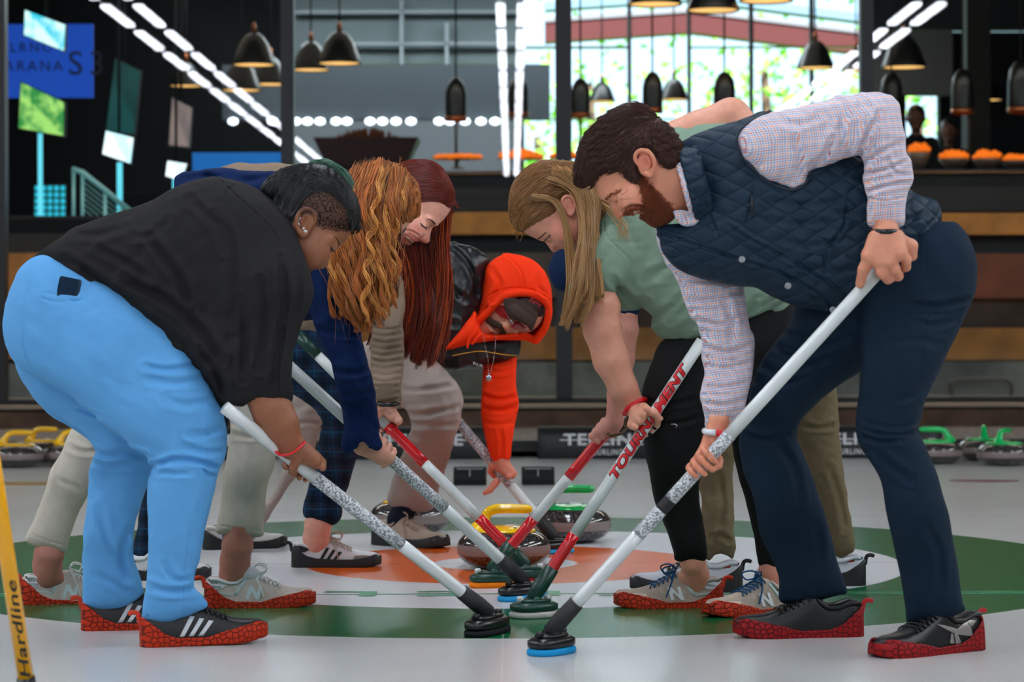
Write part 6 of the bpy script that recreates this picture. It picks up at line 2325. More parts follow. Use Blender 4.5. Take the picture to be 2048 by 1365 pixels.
# ------------------------------------------------------------------ person 5: green T-shirt
def person_green():
    f = Fig(6.4, 1400, 'long-haired blonde woman in a sage green T-shirt and black leggings, red wristband')
    sk = skin('skin_fair', 'dc9a80')
    v = Vol((1275, 560, -130), (1640, 1160, 150), 3.6)
    v.blob([(1520, 600), (1420, 660), (1330, 678), (1303, 725), (1287, 771), (1282, 811), (1286, 864), (1292, 913), (1303, 979), (1317, 1025), (1326, 1040), (1346, 1103), (1350, 1122), (1380, 1124), (1414, 1119), (1410, 1067), (1399, 985), (1404, 930), (1420, 860), (1470, 790), (1560, 730), (1600, 660), (1590, 600)],
           k=.82, wc=[(1480, 680, -15), (1330, 840, -20), (1380, 1100, 22)], blend=4, cap=80)
    v.blob([(1500, 610), (1480, 700), (1460, 800), (1465, 900), (1490, 1000), (1505, 1060), (1517, 1130), (1535, 1140), (1562, 1138), (1580, 1060), (1590, 950), (1590, 850), (1620, 740), (1620, 640)], k=.82, wc=[(1540, 680, 20), (1540, 1120, -10)], blend=4, cap=80)
    v.folds(1.2, 90, seed=2)
    v.crease([([(1290, 800), (1330, 810), (1390, 800)], 2, 6), ([(1290, 840), (1340, 850), (1400, 835)], 2, 6)])
    pants_v = v
    f.part('leggings', mat('knit_black', '070809', rough=.8, spec=.3), v)
    v = Vol((1130, 225, -150), (1660, 710, 170), 3.4)
    v.blob([(1196, 420), (1212, 396), (1240, 340), (1320, 270), (1420, 250), (1520, 260), (1620, 380), (1640, 520), (1590, 612), (1577, 636), (1540, 645), (1494, 654), (1440, 680), (1404, 694), (1382, 697), (1346, 689), (1316, 672), (1303, 650), (1303, 630), (1288, 614), (1264, 622), (1240, 620), (1218, 608), (1200, 592), (1180, 540), (1170, 480)],
           k=.75, wc=[(1250, 450, 0), (1450, 500, 0)], blend=0, cap=105)
    v.blob([(1200, 470), (1170, 500), (1146, 552), (1138, 580), (1145, 597), (1168, 600), (1200, 592), (1240, 575), (1262, 530), (1250, 470), (1225, 450)], k=.95, wc=-72, blend=16, cap=56)
    v.blob([(1330, 290), (1336, 252), (1350, 246), (1362, 275), (1400, 300), (1380, 340), (1340, 330)], k=.8, wc=75, blend=10)
    v.crease([([(1225, 560), (1260, 600), (1290, 605)], 4, 8), ([(1340, 640), (1400, 600), (1470, 560)], 3.5, 9), ([(1380, 690), (1450, 650), (1520, 600)], 4, 8), ([(1440, 675), (1500, 630), (1560, 590)], 4, 7), ([(1300, 640), (1340, 620), (1380, 580)], 3, 9),
              ([(1480, 655), (1530, 625), (1580, 600)], 3, 5), ([(1290, 560), (1340, 530), (1370, 500)], 3, 10), ([(1160, 560), (1190, 540), (1215, 500)], 3, 7)], wmid=20)
    v.crease([([(1140, 588), (1168, 592), (1200, 584)], 1.4, 2.2), ([(1205, 420), (1212, 470), (1240, 500), (1262, 520)], 1.6, 2.4)], wmid=20)
    v.folds(2.2, 110, seed=21, ang=.8)
    v.cone((1172, 612, -72), (1178, 580, -72), 32, 26, k=2, op='s', sw=.85)
    shirt_v = v
    f.part('shirt', mat('jersey_sage', '7f9783', rough=.9, noise=(300, .07), bump=('weave', 380, .15, .001)), v)
    bods = []
    v = Vol((1010, 305, -85), (1240, 530, 85), 1.7)
    v.blob([(1036, 430), (1042, 380), (1075, 345), (1120, 340), (1165, 360), (1195, 400), (1205, 450), (1195, 490), (1175, 503), (1160, 506.5), (1150, 507.5), (1145, 505.5), (1141, 500), (1139, 495), (1136, 500), (1131, 500), (1130, 496), (1127, 499), (1122, 498), (1119.5, 495.5), (1117, 497), (1114, 502.5), (1109, 505.5), (1103.5, 503), (1097, 493.5), (1091, 486), (1086, 482), (1076, 479.5), (1066, 475.5), (1056, 470.5), (1043.5, 461), (1038, 448)],
           k=.86, wc=0, blend=0, smooth=4, cap=58)
    v.ell((1135, 462, -30), (30, 28, 24), None, 15)
    v.cone((1096, 481, -30), (1093, 485, -22), 7.5, 7, k=7, op='s')
    v.ell((1099, 474, -25), (9, 9, 8.5), None, 2.5)
    v.cone((1083, 476, -12), (1098, 463, -32), 5, 5, k=8)
    v.cone((1115, 494, -3), (1119, 491, -11), 7, 7, k=4)
    v.cone((1117, 498, -10), (1121, 498, -16), 2.1, 1.8, k=1, op='s')
    v.cone((1130, 496, -8), (1139, 490, -18), 3.2, 2.4, k=3)
    v.crease([([(1132, 500), (1138, 495), (1144, 487)], 2, 1.8)], wmid=-2)
    v.cone((1165, 420, 10), (1235, 410, 10), 46, 52, k=14)
    skull = v.copy()
    ear(v, (1138, 411), (-.35, -.94), (-.93, .2), 40, -52, 2.4)
    bods.append(v)
    A5, B5 = BR[5]
    a5 = f_dir(f, A5, B5)
    t5 = .325
    h1 = f_pix(f, A5 + (B5 - A5) * t5)
    v = Vol((1140, 560, -130), (1345, 935, h1[2] + 70), 2.0)
    v.chain([(1195, 565, -70, 16), (1198, 588, -70, 26), (1201, 612, -72, 38), (1205, 660, -74, 37), (1222, 720, -70, 35), (1246, 775, -62, 28), (1268, 810, -48, 22)], k=10, sw=.9)
    grip_hand(v, (h1[0], h1[1], h1[2]), a5, (-.75, -.25, -.55), (1272, 815, -44), 12, s=70, flip=1, arm_r=22)
    bods.append(v)
    v = Vol((1330, 180, 0), (1640, 420, 150), 2.6)
    v.chain([(1350, 275, 78, 34), (1400, 262, 80, 40), (1462, 235, 82, 38), (1560, 330, 60, 30), (1600, 380, 30, 26)], k=10)
    bods.append(v)
    v = Vol((1180, 330, -130), (1640, 1200, 130), 8)
    v.chain([(1240, 420, 0, 36), (1330, 430, 0, 52), (1530, 580, 0, 48), (1350, 830, -30, 26), (1382, 1090, -12, 18)], k=16)
    v.chain([(1550, 620, 20, 34), (1530, 850, 0, 24), (1536, 1100, -58, 16)], k=16)
    v.chain([(1250, 460, -30, 28), (1205, 560, -72, 28)], k=16)
    bods.append(v.inside([pants_v, shirt_v], 8))
    v = Vol((1330, 1080, -80), (1640, 1225, 110), 2.6)
    v.chain([(1380, 1085, 22, 12), (1384, 1112, 26, 20), (1386, 1126, 32, 24), (1392, 1150, 50, 25), (1394, 1175, 60, 22)], k=8, sw=.85)
    v.cone((1388, 1145, 48), (1352, 1170, 62), 20, 13, k=10, sw=.85)
    v.chain([(1536, 1095, -20, 18), (1542, 1140, -5, 23), (1550, 1175, 5, 22)], k=8, sw=.85)
    v.cone((1545, 1160, 0), (1515, 1182, 0), 18, 12, k=10, sw=.85)
    bods.append(v)

    def col(p):
        u, vv, w = p.T
        c = np.ones((len(p), 3))
        for (x, y, r, a_) in ((1110, 497, 9, .3), (1120, 455, 18, .22), (1138, 497, 6, .4), (1140, 411, 18, .15), (1140, 480, 22, .15)):
            k = np.exp(-((u - x) ** 2 + (vv - y) ** 2) / r ** 2)
            c *= 1 - a_ * k[:, None] * np.array([.05, 1, .8])
        k = np.exp(-((u - 1097) ** 2 + (vv - 473) ** 2) / 30)
        c *= 1 - .25 * k[:, None]
        return c
    f.part('body', sk, bods, col)
    hm = mat('hair_blonde', '94693c', rough=.4, vcol=True)
    v = skull.twin()
    v.shell(skull, [(1015, 440), (1012, 380), (1040, 330), (1080, 310), (1150, 315), (1205, 345), (1225, 385), (1215, 430), (1190, 445), (1170, 432), (1162, 400), (1146, 386), (1126, 388), (1112, 405), (1104, 424), (1084, 434), (1066, 446), (1050, 456), (1037, 464), (1024, 455)], 6)
    v.blob([(1019, 400), (1026, 370), (1048, 342), (1080, 325), (1120, 322), (1160, 330), (1195, 352), (1210, 385), (1205, 420), (1185, 440), (1166, 425), (1156, 398), (1140, 388), (1122, 396), (1112, 412), (1100, 425), (1082, 432), (1064, 445), (1048, 455), (1036, 462), (1026, 448), (1019, 425)], k=.86, wc=0, blend=0, cap=62)
    v.folds(1.0, 12, seed=6, stretch=(1, 4, 3), ang=.9)
    h = f.part('hair', hm, v)
    combed(f, 'hair_strands', hm, v, [(1030, 450, .2, -1), (1024, 400, .3, -1), (1040, 420, .75, -.65), (1070, 420, .85, -.5), (1070, 370, .9, -.45), (1050, 350, .8, -.6), (1100, 330, 1, -.05), (1110, 390, .95, -.2), (1150, 345, 1, .3), (1190, 380, .6, .9), (1180, 420, .2, 1)], 5200, length=48, r=.8, seed=2, shade=.55, parent=h, mess=.13, end_lift=1)
    hb = mat('hair_blonde_tip', 'b88c58', rough=.4, vcol=True)
    gs = [[(1108 + 14 * i, 346 + 2 * i, -52), (1150 + 9 * i, 380 + 3 * i, -63), (1164 + 6 * i, 440, -74), (1158 + 7 * i, 520, -106), (1146 + 10 * i, 590, -126), (1128 + 9 * i, 655 - 14 * i, -128)] for i in range(6)]
    f.strands('hair_strands', hb, gs, 1100, locks=40, lock_r=3.4, r=.8, jitter=8.5, seed=3, shade=.5, parent=h, wave=2.5, freq=1.5, m=26)
    gs = [[(1062 + 8 * i, 392 + 3 * i, -56), (1098 + 6 * i, 402, -62), (1121 + 4 * i, 440, -66), (1131 + 4 * i, 500, -66), (1132 + 6 * i, 570, -66), (1118 + 7 * i, 648 - 8 * i, -62)] for i in range(3)]
    f.strands('hair_strands', hb, gs, 230, locks=7, lock_r=2, r=.8, jitter=3.0, seed=4, shade=.5, parent=h, wave=2, freq=1.2, m=26)
    gs = [[(1190, 400, -40), (1222, 430, -80), (1238, 455, -100), (1236, 475, -104)], [(1195, 400, -40), (1232, 425, -84), (1250, 450, -104), (1254, 484, -108)]]
    f.strands('hair_strands', hb, gs, 26, r=.5, jitter=4, seed=5, shade=.4, parent=h, wave=3)
    f.tubes('eyelashes', mat('lash_dark', '15171c', rough=.7), [catmull(skull.on([(1089, 480), (1094, 477), (1100, 470)], .4), 4, False)] + [[skull.on([(1091 + i * 2, 478.5 - i * 1.7)], .3)[0], skull.on([(1088.5 + i * 2.1, 482.5 - i * 1.9)], 2.4)[0]] for i in range(5)], .75, 5)
    f.tubes('eyebrow', mat('brow_brown', '6b4430', rough=.8), [catmull(skull.on([(1077, 477.5), (1083, 473), (1092, 465)], .2), 4, False)], [np.linspace(1.9, .9, 9)], 6)
    f.tubes('wristband', mat('band_red', 'd81420', rough=.4), [[(1249, 828, -52), (1256, 817, -72), (1272, 806, -76), (1288, 799, -60), (1294, 800, -40), (1280, 812, -22), (1258, 826, -30), (1249, 828, -52)]], 5.5, 8)
    make_shoe(f, (1443, 1215), -.02, .275, ST['nb_tan'], -1)
    make_shoe(f, (1604, 1226), -.42, .275, ST['nb_tan'], -1, roll=-.05)


exec_people.append(person_green)


# ------------------------------------------------------------------ person 2: curly hair, navy sweater, cream jeans
def person_curly():
    f = Fig(6.45, 420, 'woman with long curly copper-blonde hair in a deep blue sweater and cream jeans')
    sk = skin('skin_fair2', 'd89c84')
    v = Vol((45, 560, -130), (620, 1120, 190), 3.6)
    v.blob([(300, 620), (230, 740), (160, 830), (128, 891), (106, 933), (92, 975), (72, 1031), (52, 1073), (54, 1085), (72, 1094), (111, 1104), (130, 1105), (137, 1084), (156, 1031), (176, 992), (210, 940), (280, 860), (400, 760), (450, 660), (380, 600)],
           k=.8, wc=[(350, 680, 30), (150, 900, 60), (90, 1090, 90)], blend=4, cap=85)
    v.blob([(380, 640), (400, 740), (430, 790), (455, 830), (462, 860), (454, 900), (446, 950), (441, 1010), (432, 1058), (436, 1067), (472, 1073), (524, 1074), (528, 1047), (534, 985), (548, 925), (560, 880), (562, 830), (555, 780), (530, 700), (470, 640)],
           k=.85, wc=[(430, 700, -20), (500, 900, -20), (480, 1060, 18)], blend=4, cap=85)
    v.crease([([(455, 840), (490, 850), (540, 845)], 3, 6), ([(460, 870), (500, 875), (550, 868)], 3, 6), ([(140, 895), (170, 905), (210, 900)], 3, 6), ([(115, 960), (150, 975), (165, 985)], 2, 6)])
    v.crease([([(440, 1052), (480, 1058), (526, 1060)], 1.6, 2.2), ([(62, 1070), (95, 1082), (130, 1092)], 1.6, 2.2), ([(500, 860), (496, 960), (486, 1060)], 1.2, 2.2)])
    v.folds(1.3, 80, seed=31, stretch=(1.5, 1, 1))
    pants_v = v
    f.part('jeans', mat('denim_cream', 'bdb6a8', rough=.9, noise=(40, .06), bump=('weave', 420, .2, .001)), v)
    v = Vol((335, 325, -140), (800, 920, 130), 3.6)
    v.blob([(347, 400), (347, 360), (356, 350), (379, 343), (445, 336), (511, 343), (570, 342), (640, 345), (690, 356), (735, 400), (750, 480), (735, 560), (700, 610), (640, 640), (560, 645), (450, 645), (380, 580), (348, 490)], k=.75, wc=20, blend=0, cap=95)
    v.blob([(590, 500), (640, 462), (700, 470), (728, 540), (722, 600), (723, 645), (726, 690), (742, 745), (752, 790), (754, 825), (761, 868), (763, 893), (750, 902), (722, 908), (690, 909), (684, 880), (687, 835), (676, 790), (663, 735), (642, 688), (625, 640), (602, 580)],
           k=.68, wc=[(650, 520, -45), (690, 700, -50), (720, 890, 25)], blend=20, cap=60)
    v.crease([([(640, 660), (690, 670), (722, 660)], 3, 7), ([(665, 740), (700, 748), (742, 738)], 4, 7), ([(680, 790), (715, 790), (750, 780)], 3, 7), ([(700, 600), (705, 700), (720, 760)], 3, 8), ([(710, 800), (715, 850), (725, 895)], 3, 8), ([(360, 360), (430, 352), (500, 358)], 2.5, 7), ([(400, 350), (470, 365), (560, 350)], 3, 7)])
    v.folds(2, 70, seed=33)
    v.cone((727, 925, 25), (727, 893, 25), 30, 22, k=2, op='s', sw=.7)
    shirt_v = v
    f.part('sweater', mat('knit_navy', '08204a', rough=.92, bump=('knit', 380, .25, .001)), v)
    bods = []
    v = Vol((665, 305, -85), (850, 520, 85), 2)
    v.blob([(700, 410), (705, 365), (740, 335), (790, 338), (822, 365), (833, 400), (831, 424), (824, 436), (819, 447), (813, 458), (808, 467), (803, 476), (797, 487), (785, 500), (765, 508), (740, 500), (715, 470)], k=.85, wc=0, blend=0, cap=60)
    skull = v.copy()
    v.cone((730, 450, 10), (680, 440, 10), 50, 52, k=14)
    bods.append(v)
    A2, B2 = BR[2]
    a2 = f_dir(f, A2, B2)
    h = f_pix(f, A2 + (B2 - A2) * .385)
    v = Vol((680, 820, h[2] - 75), (830, 960, h[2] + 75), 2)
    v.chain([(722, 862, 16, 13), (726, 890, h[2] - 14, 18)], k=8)
    grip_hand(v, (h[0], h[1], h[2]), a2, (-.55, -.2, -.75), (726, 893, h[2] - 12), 12.5, s=70, flip=-1, arm_r=19)
    bods.append(v)
    v = Vol((60, 330, -120), (820, 1200, 160), 7)
    v.chain([(730, 450, 10, 40), (600, 430, 20, 55), (450, 500, 20, 60), (380, 620, 20, 50), (200, 870, 55, 26), (110, 1070, 88, 20)], k=16)
    v.chain([(420, 640, 0, 50), (500, 840, -35, 30), (480, 1050, -22, 22)], k=16)
    v.chain([(650, 500, -40, 30), (690, 700, -68, 22), (722, 860, -35, 17)], k=10)
    bods.append(v.inside([pants_v, shirt_v], 7))
    v = Vol((50, 1030, -80), (560, 1200, 140), 3)
    v.chain([(102, 1080, 92, 22), (98, 1108, 96, 29), (94, 1132, 104, 28), (92, 1155, 108, 24)], k=8, sw=.85)
    v.cone((96, 1136, 106), (114, 1156, 112), 20, 15, k=10, sw=.85)
    v.chain([(478, 1052, 8, 24), (475, 1090, 25, 30), (470, 1122, 38, 29), (462, 1150, 44, 25)], k=8, sw=.85)
    v.cone((470, 1128, 40), (492, 1154, 46), 23, 15, k=10, sw=.85)
    bods.append(v)
    f.part('body', sk, bods, lambda p: np.where((p[:, 1] > 1040)[:, None], np.array([.62, .52, .55]), np.ones((1, 3))) * np.ones((len(p), 3)))
    f.part('ankle_sock', mat('sock_white', 'c8ccd0', rough=.9), Vol((470, 1110, 0), (550, 1175, 90), 2).chain([(492, 1146, 42, 19), (512, 1152, 46, 14)], 4, sw=.8))
    hm = mat('hair_copper', 'b4692a', rough=.38, vcol=True, spec=.6)
    v = skull.twin()
    v.shell(skull, [(680, 420), (680, 350), (720, 310), (790, 312), (840, 345), (846, 425), (822, 436), (800, 442), (785, 470), (765, 500), (715, 500)], 6)
    v.blob([(690, 420), (692, 370), (705, 340), (740, 322), (785, 328), (818, 350), (834, 390), (835, 425), (822, 434), (800, 440), (780, 470), (745, 490), (710, 480)], k=.9, wc=0, blend=0, cap=66)
    v.folds(1.5, 16, seed=6, stretch=(1, 3, 3), ang=.1)
    hr = f.part('hair', hm, v)
    combed(f, 'hair_strands', hm, v, [(700, 350, -.4, 1), (740, 325, -.6, .8), (790, 330, .3, 1), (825, 370, .3, 1), (830, 420, -.3, 1), (760, 380, -.3, 1), (720, 420, -.2, 1), (790, 400, -.2, 1)], 2600, length=40, r=1.0, seed=3, shade=.65, parent=hr, mess=.4, end_lift=4)
    gs = [[(712, 345, -20), (692, 400, -45), (674, 470, -62), (664, 540, -72), (690, 622, -76)], [(735, 335, -30), (708, 400, -60), (694, 470, -74), (688, 550, -84), (704, 645, -84)], [(757, 330, -35), (733, 400, -68), (722, 480, -80), (718, 560, -90), (730, 660, -90)],
          [(778, 335, -35), (764, 400, -68), (752, 480, -78), (746, 560, -88), (752, 645, -88)], [(798, 345, -35), (788, 400, -62), (776, 470, -72), (770, 540, -80), (770, 612, -80)], [(814, 362, -30), (806, 410, -55), (786, 460, -64), (792, 540, -74), (778, 600, -76)]]
    f.strands('hair_strands', hm, gs, 2600, r=1.0, jitter=7, curl=7.5, freq=3.4, seed=4, shade=.75, parent=hr, m=46, taper=.2, locks=52, lock_r=3.2)
    gs2 = [[(u, v_, w_ * .45) for u, v_, w_ in g] for g in gs]
    f.strands('hair_strands', mat('hair_copper_dark', '4a2410', rough=.5, vcol=True), gs2, 1000, r=1.3, jitter=7, curl=6, freq=3, seed=5, shade=.4, parent=hr, m=34, locks=40, lock_r=5)
    f.strands('hair_strands', mat('hair_gold', 'dc9c50', rough=.35, vcol=True), gs, 500, r=.9, jitter=8, curl=8.5, freq=3.6, seed=6, shade=.4, parent=hr, m=46, locks=24, lock_r=2.4)
    f.strands('hair_strands', hm, gs, 120, r=.5, jitter=15, curl=7, freq=2.5, seed=7, parent=hr, m=40)
    f.tubes('glasses', PLAST_B, [catmull([(812, 456, -22), (803, 470, -32), (796, 478, -40), (790, 476, -46)], 4, False)], 1.6, 6)
    make_shoe(f, (412, 1213), .10, .280, ST['nb_cream'], 1, pitch=-.0)
    make_shoe(f, (42, 1206), .28, .280, ST['nb_cream'], 1, pitch=-.05)


exec_people.append(person_curly)


# ------------------------------------------------------------------ person 3: long red hair, taupe knit, plaid trousers
def plaid_navy():
    m = mat('plaid_navy', '0b2036', rough=.9)
    nt, bs = nodes_of(m)
    tc = nt.nodes.new('ShaderNodeTexCoord')
    sep = nt.nodes.new('ShaderNodeSeparateXYZ')
    nt.links.new(tc.outputs['Object'], sep.inputs[0])
    c = lin('0d2a44')
    for coord, per in ((sep.outputs[0], .05), (sep.outputs[2], .06)):
        for ph, w_, h_ in ((0, .18, '050c16'), (.5, .05, '1c4a66'), (.35, .03, '3a2030')):
            fr = math_node(nt, 'FRACT', math_node(nt, 'ADD', math_node(nt, 'DIVIDE', coord, per), ph))
            s_ = math_node(nt, 'LESS_THAN', math_node(nt, 'ABSOLUTE', math_node(nt, 'SUBTRACT', fr, .5)), w_)
            c = mix_col(nt, math_node(nt, 'MULTIPLY', s_, .55), c, lin(h_))
    nt.links.new(c, bs.inputs['Base Color'])
    return m


def person_red():
    f = Fig(7.35, 600, 'smiling woman with long straight red hair, ribbed taupe sleeve and navy plaid trousers')
    sk = skin('skin_pink', 'e3a48e')
    v = Vol((260, 560, -120), (780, 1120, 220), 3.6)
    v.blob([(470, 600), (560, 620), (650, 660), (720, 720), (752, 780), (752, 830), (722, 895), (707, 942), (689, 994), (677, 1044), (655, 1048), (632, 1044), (606, 1032), (614, 988), (622, 948), (632, 905), (640, 868), (642, 838), (605, 800), (520, 760), (450, 700)],
           k=.85, wc=[(520, 660, 0), (700, 790, -10), (640, 1040, 130)], blend=4, cap=75)
    v.blob([(440, 640), (540, 700), (470, 830), (400, 930), (330, 1030), (300, 1100), (288, 1116), (264, 1110), (272, 1060), (290, 985), (340, 860), (400, 740)], k=.85, wc=[(480, 680, 40), (290, 1100, 140)], blend=4, cap=60)
    v.crease([([(645, 835), (680, 830), (740, 815)], 3, 6), ([(640, 860), (680, 862), (730, 855)], 3, 6)])
    v.crease([([(612, 1020), (640, 1030), (680, 1034)], 1.4, 2)])
    v.folds(1.3, 70, seed=41)
    pants_v = v
    f.part('trousers', plaid_navy(), v)
    v = Vol((420, 315, -150), (830, 820, 130), 3.4)
    v.blob([(430, 380), (436, 336), (480, 327), (540, 327), (620, 333), (700, 345), (780, 400), (800, 480), (790, 560), (760, 640), (680, 690), (560, 690), (460, 600)], k=.75, wc=20, blend=0, cap=85)
    v.blob([(700, 500), (760, 490), (800, 540), (810, 600), (806, 660), (808, 720), (803, 770), (800, 804), (770, 808), (742, 803), (740, 760), (742, 700), (738, 640), (720, 570)], k=.75, wc=[(750, 540, -40), (770, 700, -85), (770, 800, -132)], blend=16, cap=48)
    v.crease([([(742, 655 + i * 13), (770, 660 + i * 13), (805, 654 + i * 13)], 1.8, 3.2) for i in range(12)])
    v.folds(1.5, 60, seed=43)
    shirt_v = v
    f.part('knit_top', mat('knit_taupe', '8d7a68', rough=.95, bump=('ribs', 160, .5, .002)), v)
    bods = []
    v = Vol((735, 300, -85), (925, 520, 80), 1.8)
    v.blob([(903, 408), (901, 419), (897, 427), (892, 434), (886, 441.5), (879, 447), (873, 451), (868, 454), (864, 458), (862, 464), (860.5, 471), (859.5, 479), (858, 484), (854.5, 487), (850, 487), (847, 485), (843, 483), (840, 482), (836, 484), (831, 483), (827, 485), (821, 489), (816, 491), (811, 489), (809, 486), (807, 491), (802, 499), (793, 503), (780, 505), (765, 495), (755, 470), (750, 430), (760, 380), (790, 345), (840, 330), (880, 345), (902, 380)],
           k=.78, wc=0, blend=0, smooth=4, cap=56)
    v.ell((825, 455, -36), (28, 26, 22), None, 14)
    v.cone((856, 458, -34), (858, 461, -26), 7.5, 6, k=7, op='s')
    v.ell((848, 450, -29), (10, 9, 8.5), None, 2.5)
    v.cone((872, 447, -14), (856, 438, -36), 5, 5, k=8)
    v.cone((847, 478, -8), (843, 476, -17), 7, 6.5, k=4)
    v.cone((844, 483, -14), (842, 480, -19), 2.2, 1.8, k=1, op='s')
    v.chain(v.on([(810, 474, 2.4), (816, 481, 3.6), (822, 487, 3.6)], 0), 2, 's')
    up = v.on([(807, 467, 1.5), (817, 472, 2.0), (827, 479, 2.2), (835, 482.5, 2.0)], .3)
    lo_ = v.on([(807, 476, 1.6), (811, 484, 2.6), (817, 489, 2.8)], .2)
    v.chain(up, 2.5)
    v.chain(lo_, 2.5)
    v.crease([([(806, 463), (822, 462), (838, 472)], 1.6, 2.4)], wmid=-14)
    skull = v.copy()
    v.cone((790, 440, 10), (720, 420, 15), 44, 48, k=14)
    bods.append(v)
    A3, B3 = BR[3]
    h = f_pix(f, A3 + (B3 - A3) * .325)
    v = Vol((720, 770, h[2] - 75), (830, 910, h[2] + 70), 2)
    v.chain([(771, 792, -130, 10), (772, 815, h[2] + 2, 16)], k=8)
    grip_hand(v, tuple(h), f_dir(f, A3, B3), (.2, -.75, -.2), (773, 814, h[2] + 2), 11, s=60, flip=-1, arm_r=17)
    bods.append(v)
    v = Vol((270, 330, -120), (800, 1100, 200), 7)
    v.chain([(770, 430, 10, 34), (620, 420, 20, 50), (500, 520, 20, 55), (480, 620, 10, 45), (700, 780, -25, 28), (650, 1010, 55, 18)], k=16)
    v.chain([(480, 650, 30, 40), (330, 960, 110, 20), (285, 1095, 138, 16)], k=16)
    v.chain([(720, 500, -30, 26), (765, 620, -62, 20), (770, 780, -106, 17)], k=10)
    bods.append(v.inside([pants_v, shirt_v], 7))
    v = Vol((560, 1010, 80), (700, 1120, 210), 2.6)
    v.chain([(638, 1022, 130, 18), (636, 1050, 138, 26), (632, 1078, 148, 25), (630, 1098, 154, 20)], k=8, sw=.85)
    v.cone((636, 1075, 150), (652, 1096, 154), 19, 12, k=10, sw=.85)
    bods.append(v)

    def col(p):
        u, vv, w = p.T
        c = np.ones((len(p), 3))
        for (x, y, r, a_) in ((852, 482, 8, .32), (826, 462, 20, .22), (844, 452, 12, .12)):
            k = np.exp(-((u - x) ** 2 + (vv - y) ** 2) / r ** 2)
            c *= 1 - a_ * k[:, None] * np.array([.1, 1, .9])
        lips = np.minimum(line_dist([(807, 467), (817, 472), (827, 479), (835, 482)], u[None], vv[None])[0], line_dist([(807, 476), (811, 484), (817, 489)], u[None], vv[None])[0])
        k = np.clip(1.4 - lips / 2.4, 0, 1) * (w < 5)
        c *= 1 - k[:, None] * np.array([.15, .55, .45])
        k = np.exp(-((line_dist([(811, 476), (816, 482), (822, 487)], u[None], vv[None])[0]) ** 2) / 6) * (w < 5)
        c *= 1 - .75 * k[:, None]
        return c
    f.part('body', sk, bods, col)
    f.tubes('teeth', mat('tooth_white', 'e8dcc4', rough=.3), [catmull(skull.on([(811, 472), (818, 477), (826, 483)], .2), 4, False)], 1.9, 8)
    f.tubes('eyelashes', mat('lash_dark', '15171c', rough=.7), [catmull(skull.on([(841, 446), (847, 452.5), (854, 456)], .5), 4, False)] + [[skull.on([(843 + i * 2.2, 449 + i * 1.6)], .4)[0], skull.on([(843.5 + i * 2.4, 452.5 + i * 1.7)], 2.6)[0]] for i in range(5)], .8, 5)
    f.tubes('eyebrow', mat('brow_dark2', '4a2a22', rough=.8), [catmull(skull.on([(854, 438), (863, 441), (870, 448)], .2), 4, False)], [np.linspace(.9, 2.0, 9)], 6)
    hm = mat('hair_red', '6e1f0e', rough=.3, vcol=True, spec=.6)
    v = skull.twin()
    v.shell(skull, [(745, 450), (745, 370), (770, 325), (810, 305), (870, 310), (915, 350), (918, 405), (905, 413), (896, 410), (884, 402), (862, 398), (842, 402), (828, 412), (816, 426), (806, 440), (796, 455), (780, 480), (755, 490)], 5)
    v.blob([(752, 430), (756, 380), (772, 345), (805, 325), (850, 320), (880, 333), (900, 365), (908, 400), (905, 412), (897, 408), (885, 400), (862, 396), (842, 400), (826, 412), (814, 424), (806, 436), (798, 450), (780, 470), (760, 460)], k=.88, wc=0, blend=0, cap=60)
    v.folds(.8, 14, seed=6, stretch=(1, 4, 3), ang=1.4)
    hr = f.part('hair', hm, v)
    combed(f, 'hair_strands', hm, v, [(905, 405, -.5, -.8), (880, 390, -1, -.1), (850, 325, -1, .1), (890, 350, -.8, -.5), (860, 360, -1, .1), (820, 370, -.8, .5), (800, 420, -.4, .9), (770, 400, -.2, 1), (840, 390, -1, .2)], 4200, length=50, r=.85, seed=3, shade=.5, parent=hr, mess=.1)
    gs = [[(899, 400, 25), (893, 480, 38), (899, 560, 40), (889, 640, 38), (866, 728, 34)], [(880, 440, 30), (878, 500, 40), (882, 580, 40), (870, 660, 36), (850, 730, 32)], [(840, 470, 30), (852, 540, 36), (856, 600, 36), (846, 670, 34), (834, 722, 30)],
          [(805, 470, 0), (818, 540, 20), (826, 600, 26), (818, 660, 24), (806, 706, 20)], [(785, 450, -30), (785, 530, -20), (790, 600, -10), (780, 660, -10), (770, 700, -10)], [(765, 440, -40), (760, 520, -40), (760, 600, -40), (752, 650, -40), (742, 690, -40)]]
    f.strands('hair_strands', hm, gs, 1400, locks=60, lock_r=3, r=.8, jitter=6.5, seed=4, shade=.55, parent=hr, m=26, wave=2.5, freq=1.2)
    f.strands('hair_strands', mat('hair_red_bright', 'b0481c', rough=.3, vcol=True), gs, 260, r=.8, jitter=7, seed=5, shade=.4, parent=hr, m=26, wave=3, freq=1.2)
    f.tubes('watch', PLAST_B, [[(752, 803, -130), (762, 810, -154), (785, 810, -154), (797, 808, -130), (790, 803, -108), (764, 802, -108), (752, 803, -130)]], 4.5, 8)
    make_shoe(f, (586, 1133), .02, .262, ST['samba_white'], 1)
    make_shoe(f, (236, 1158), .05, .262, ST['samba_white'], 1)


exec_people.append(person_red)


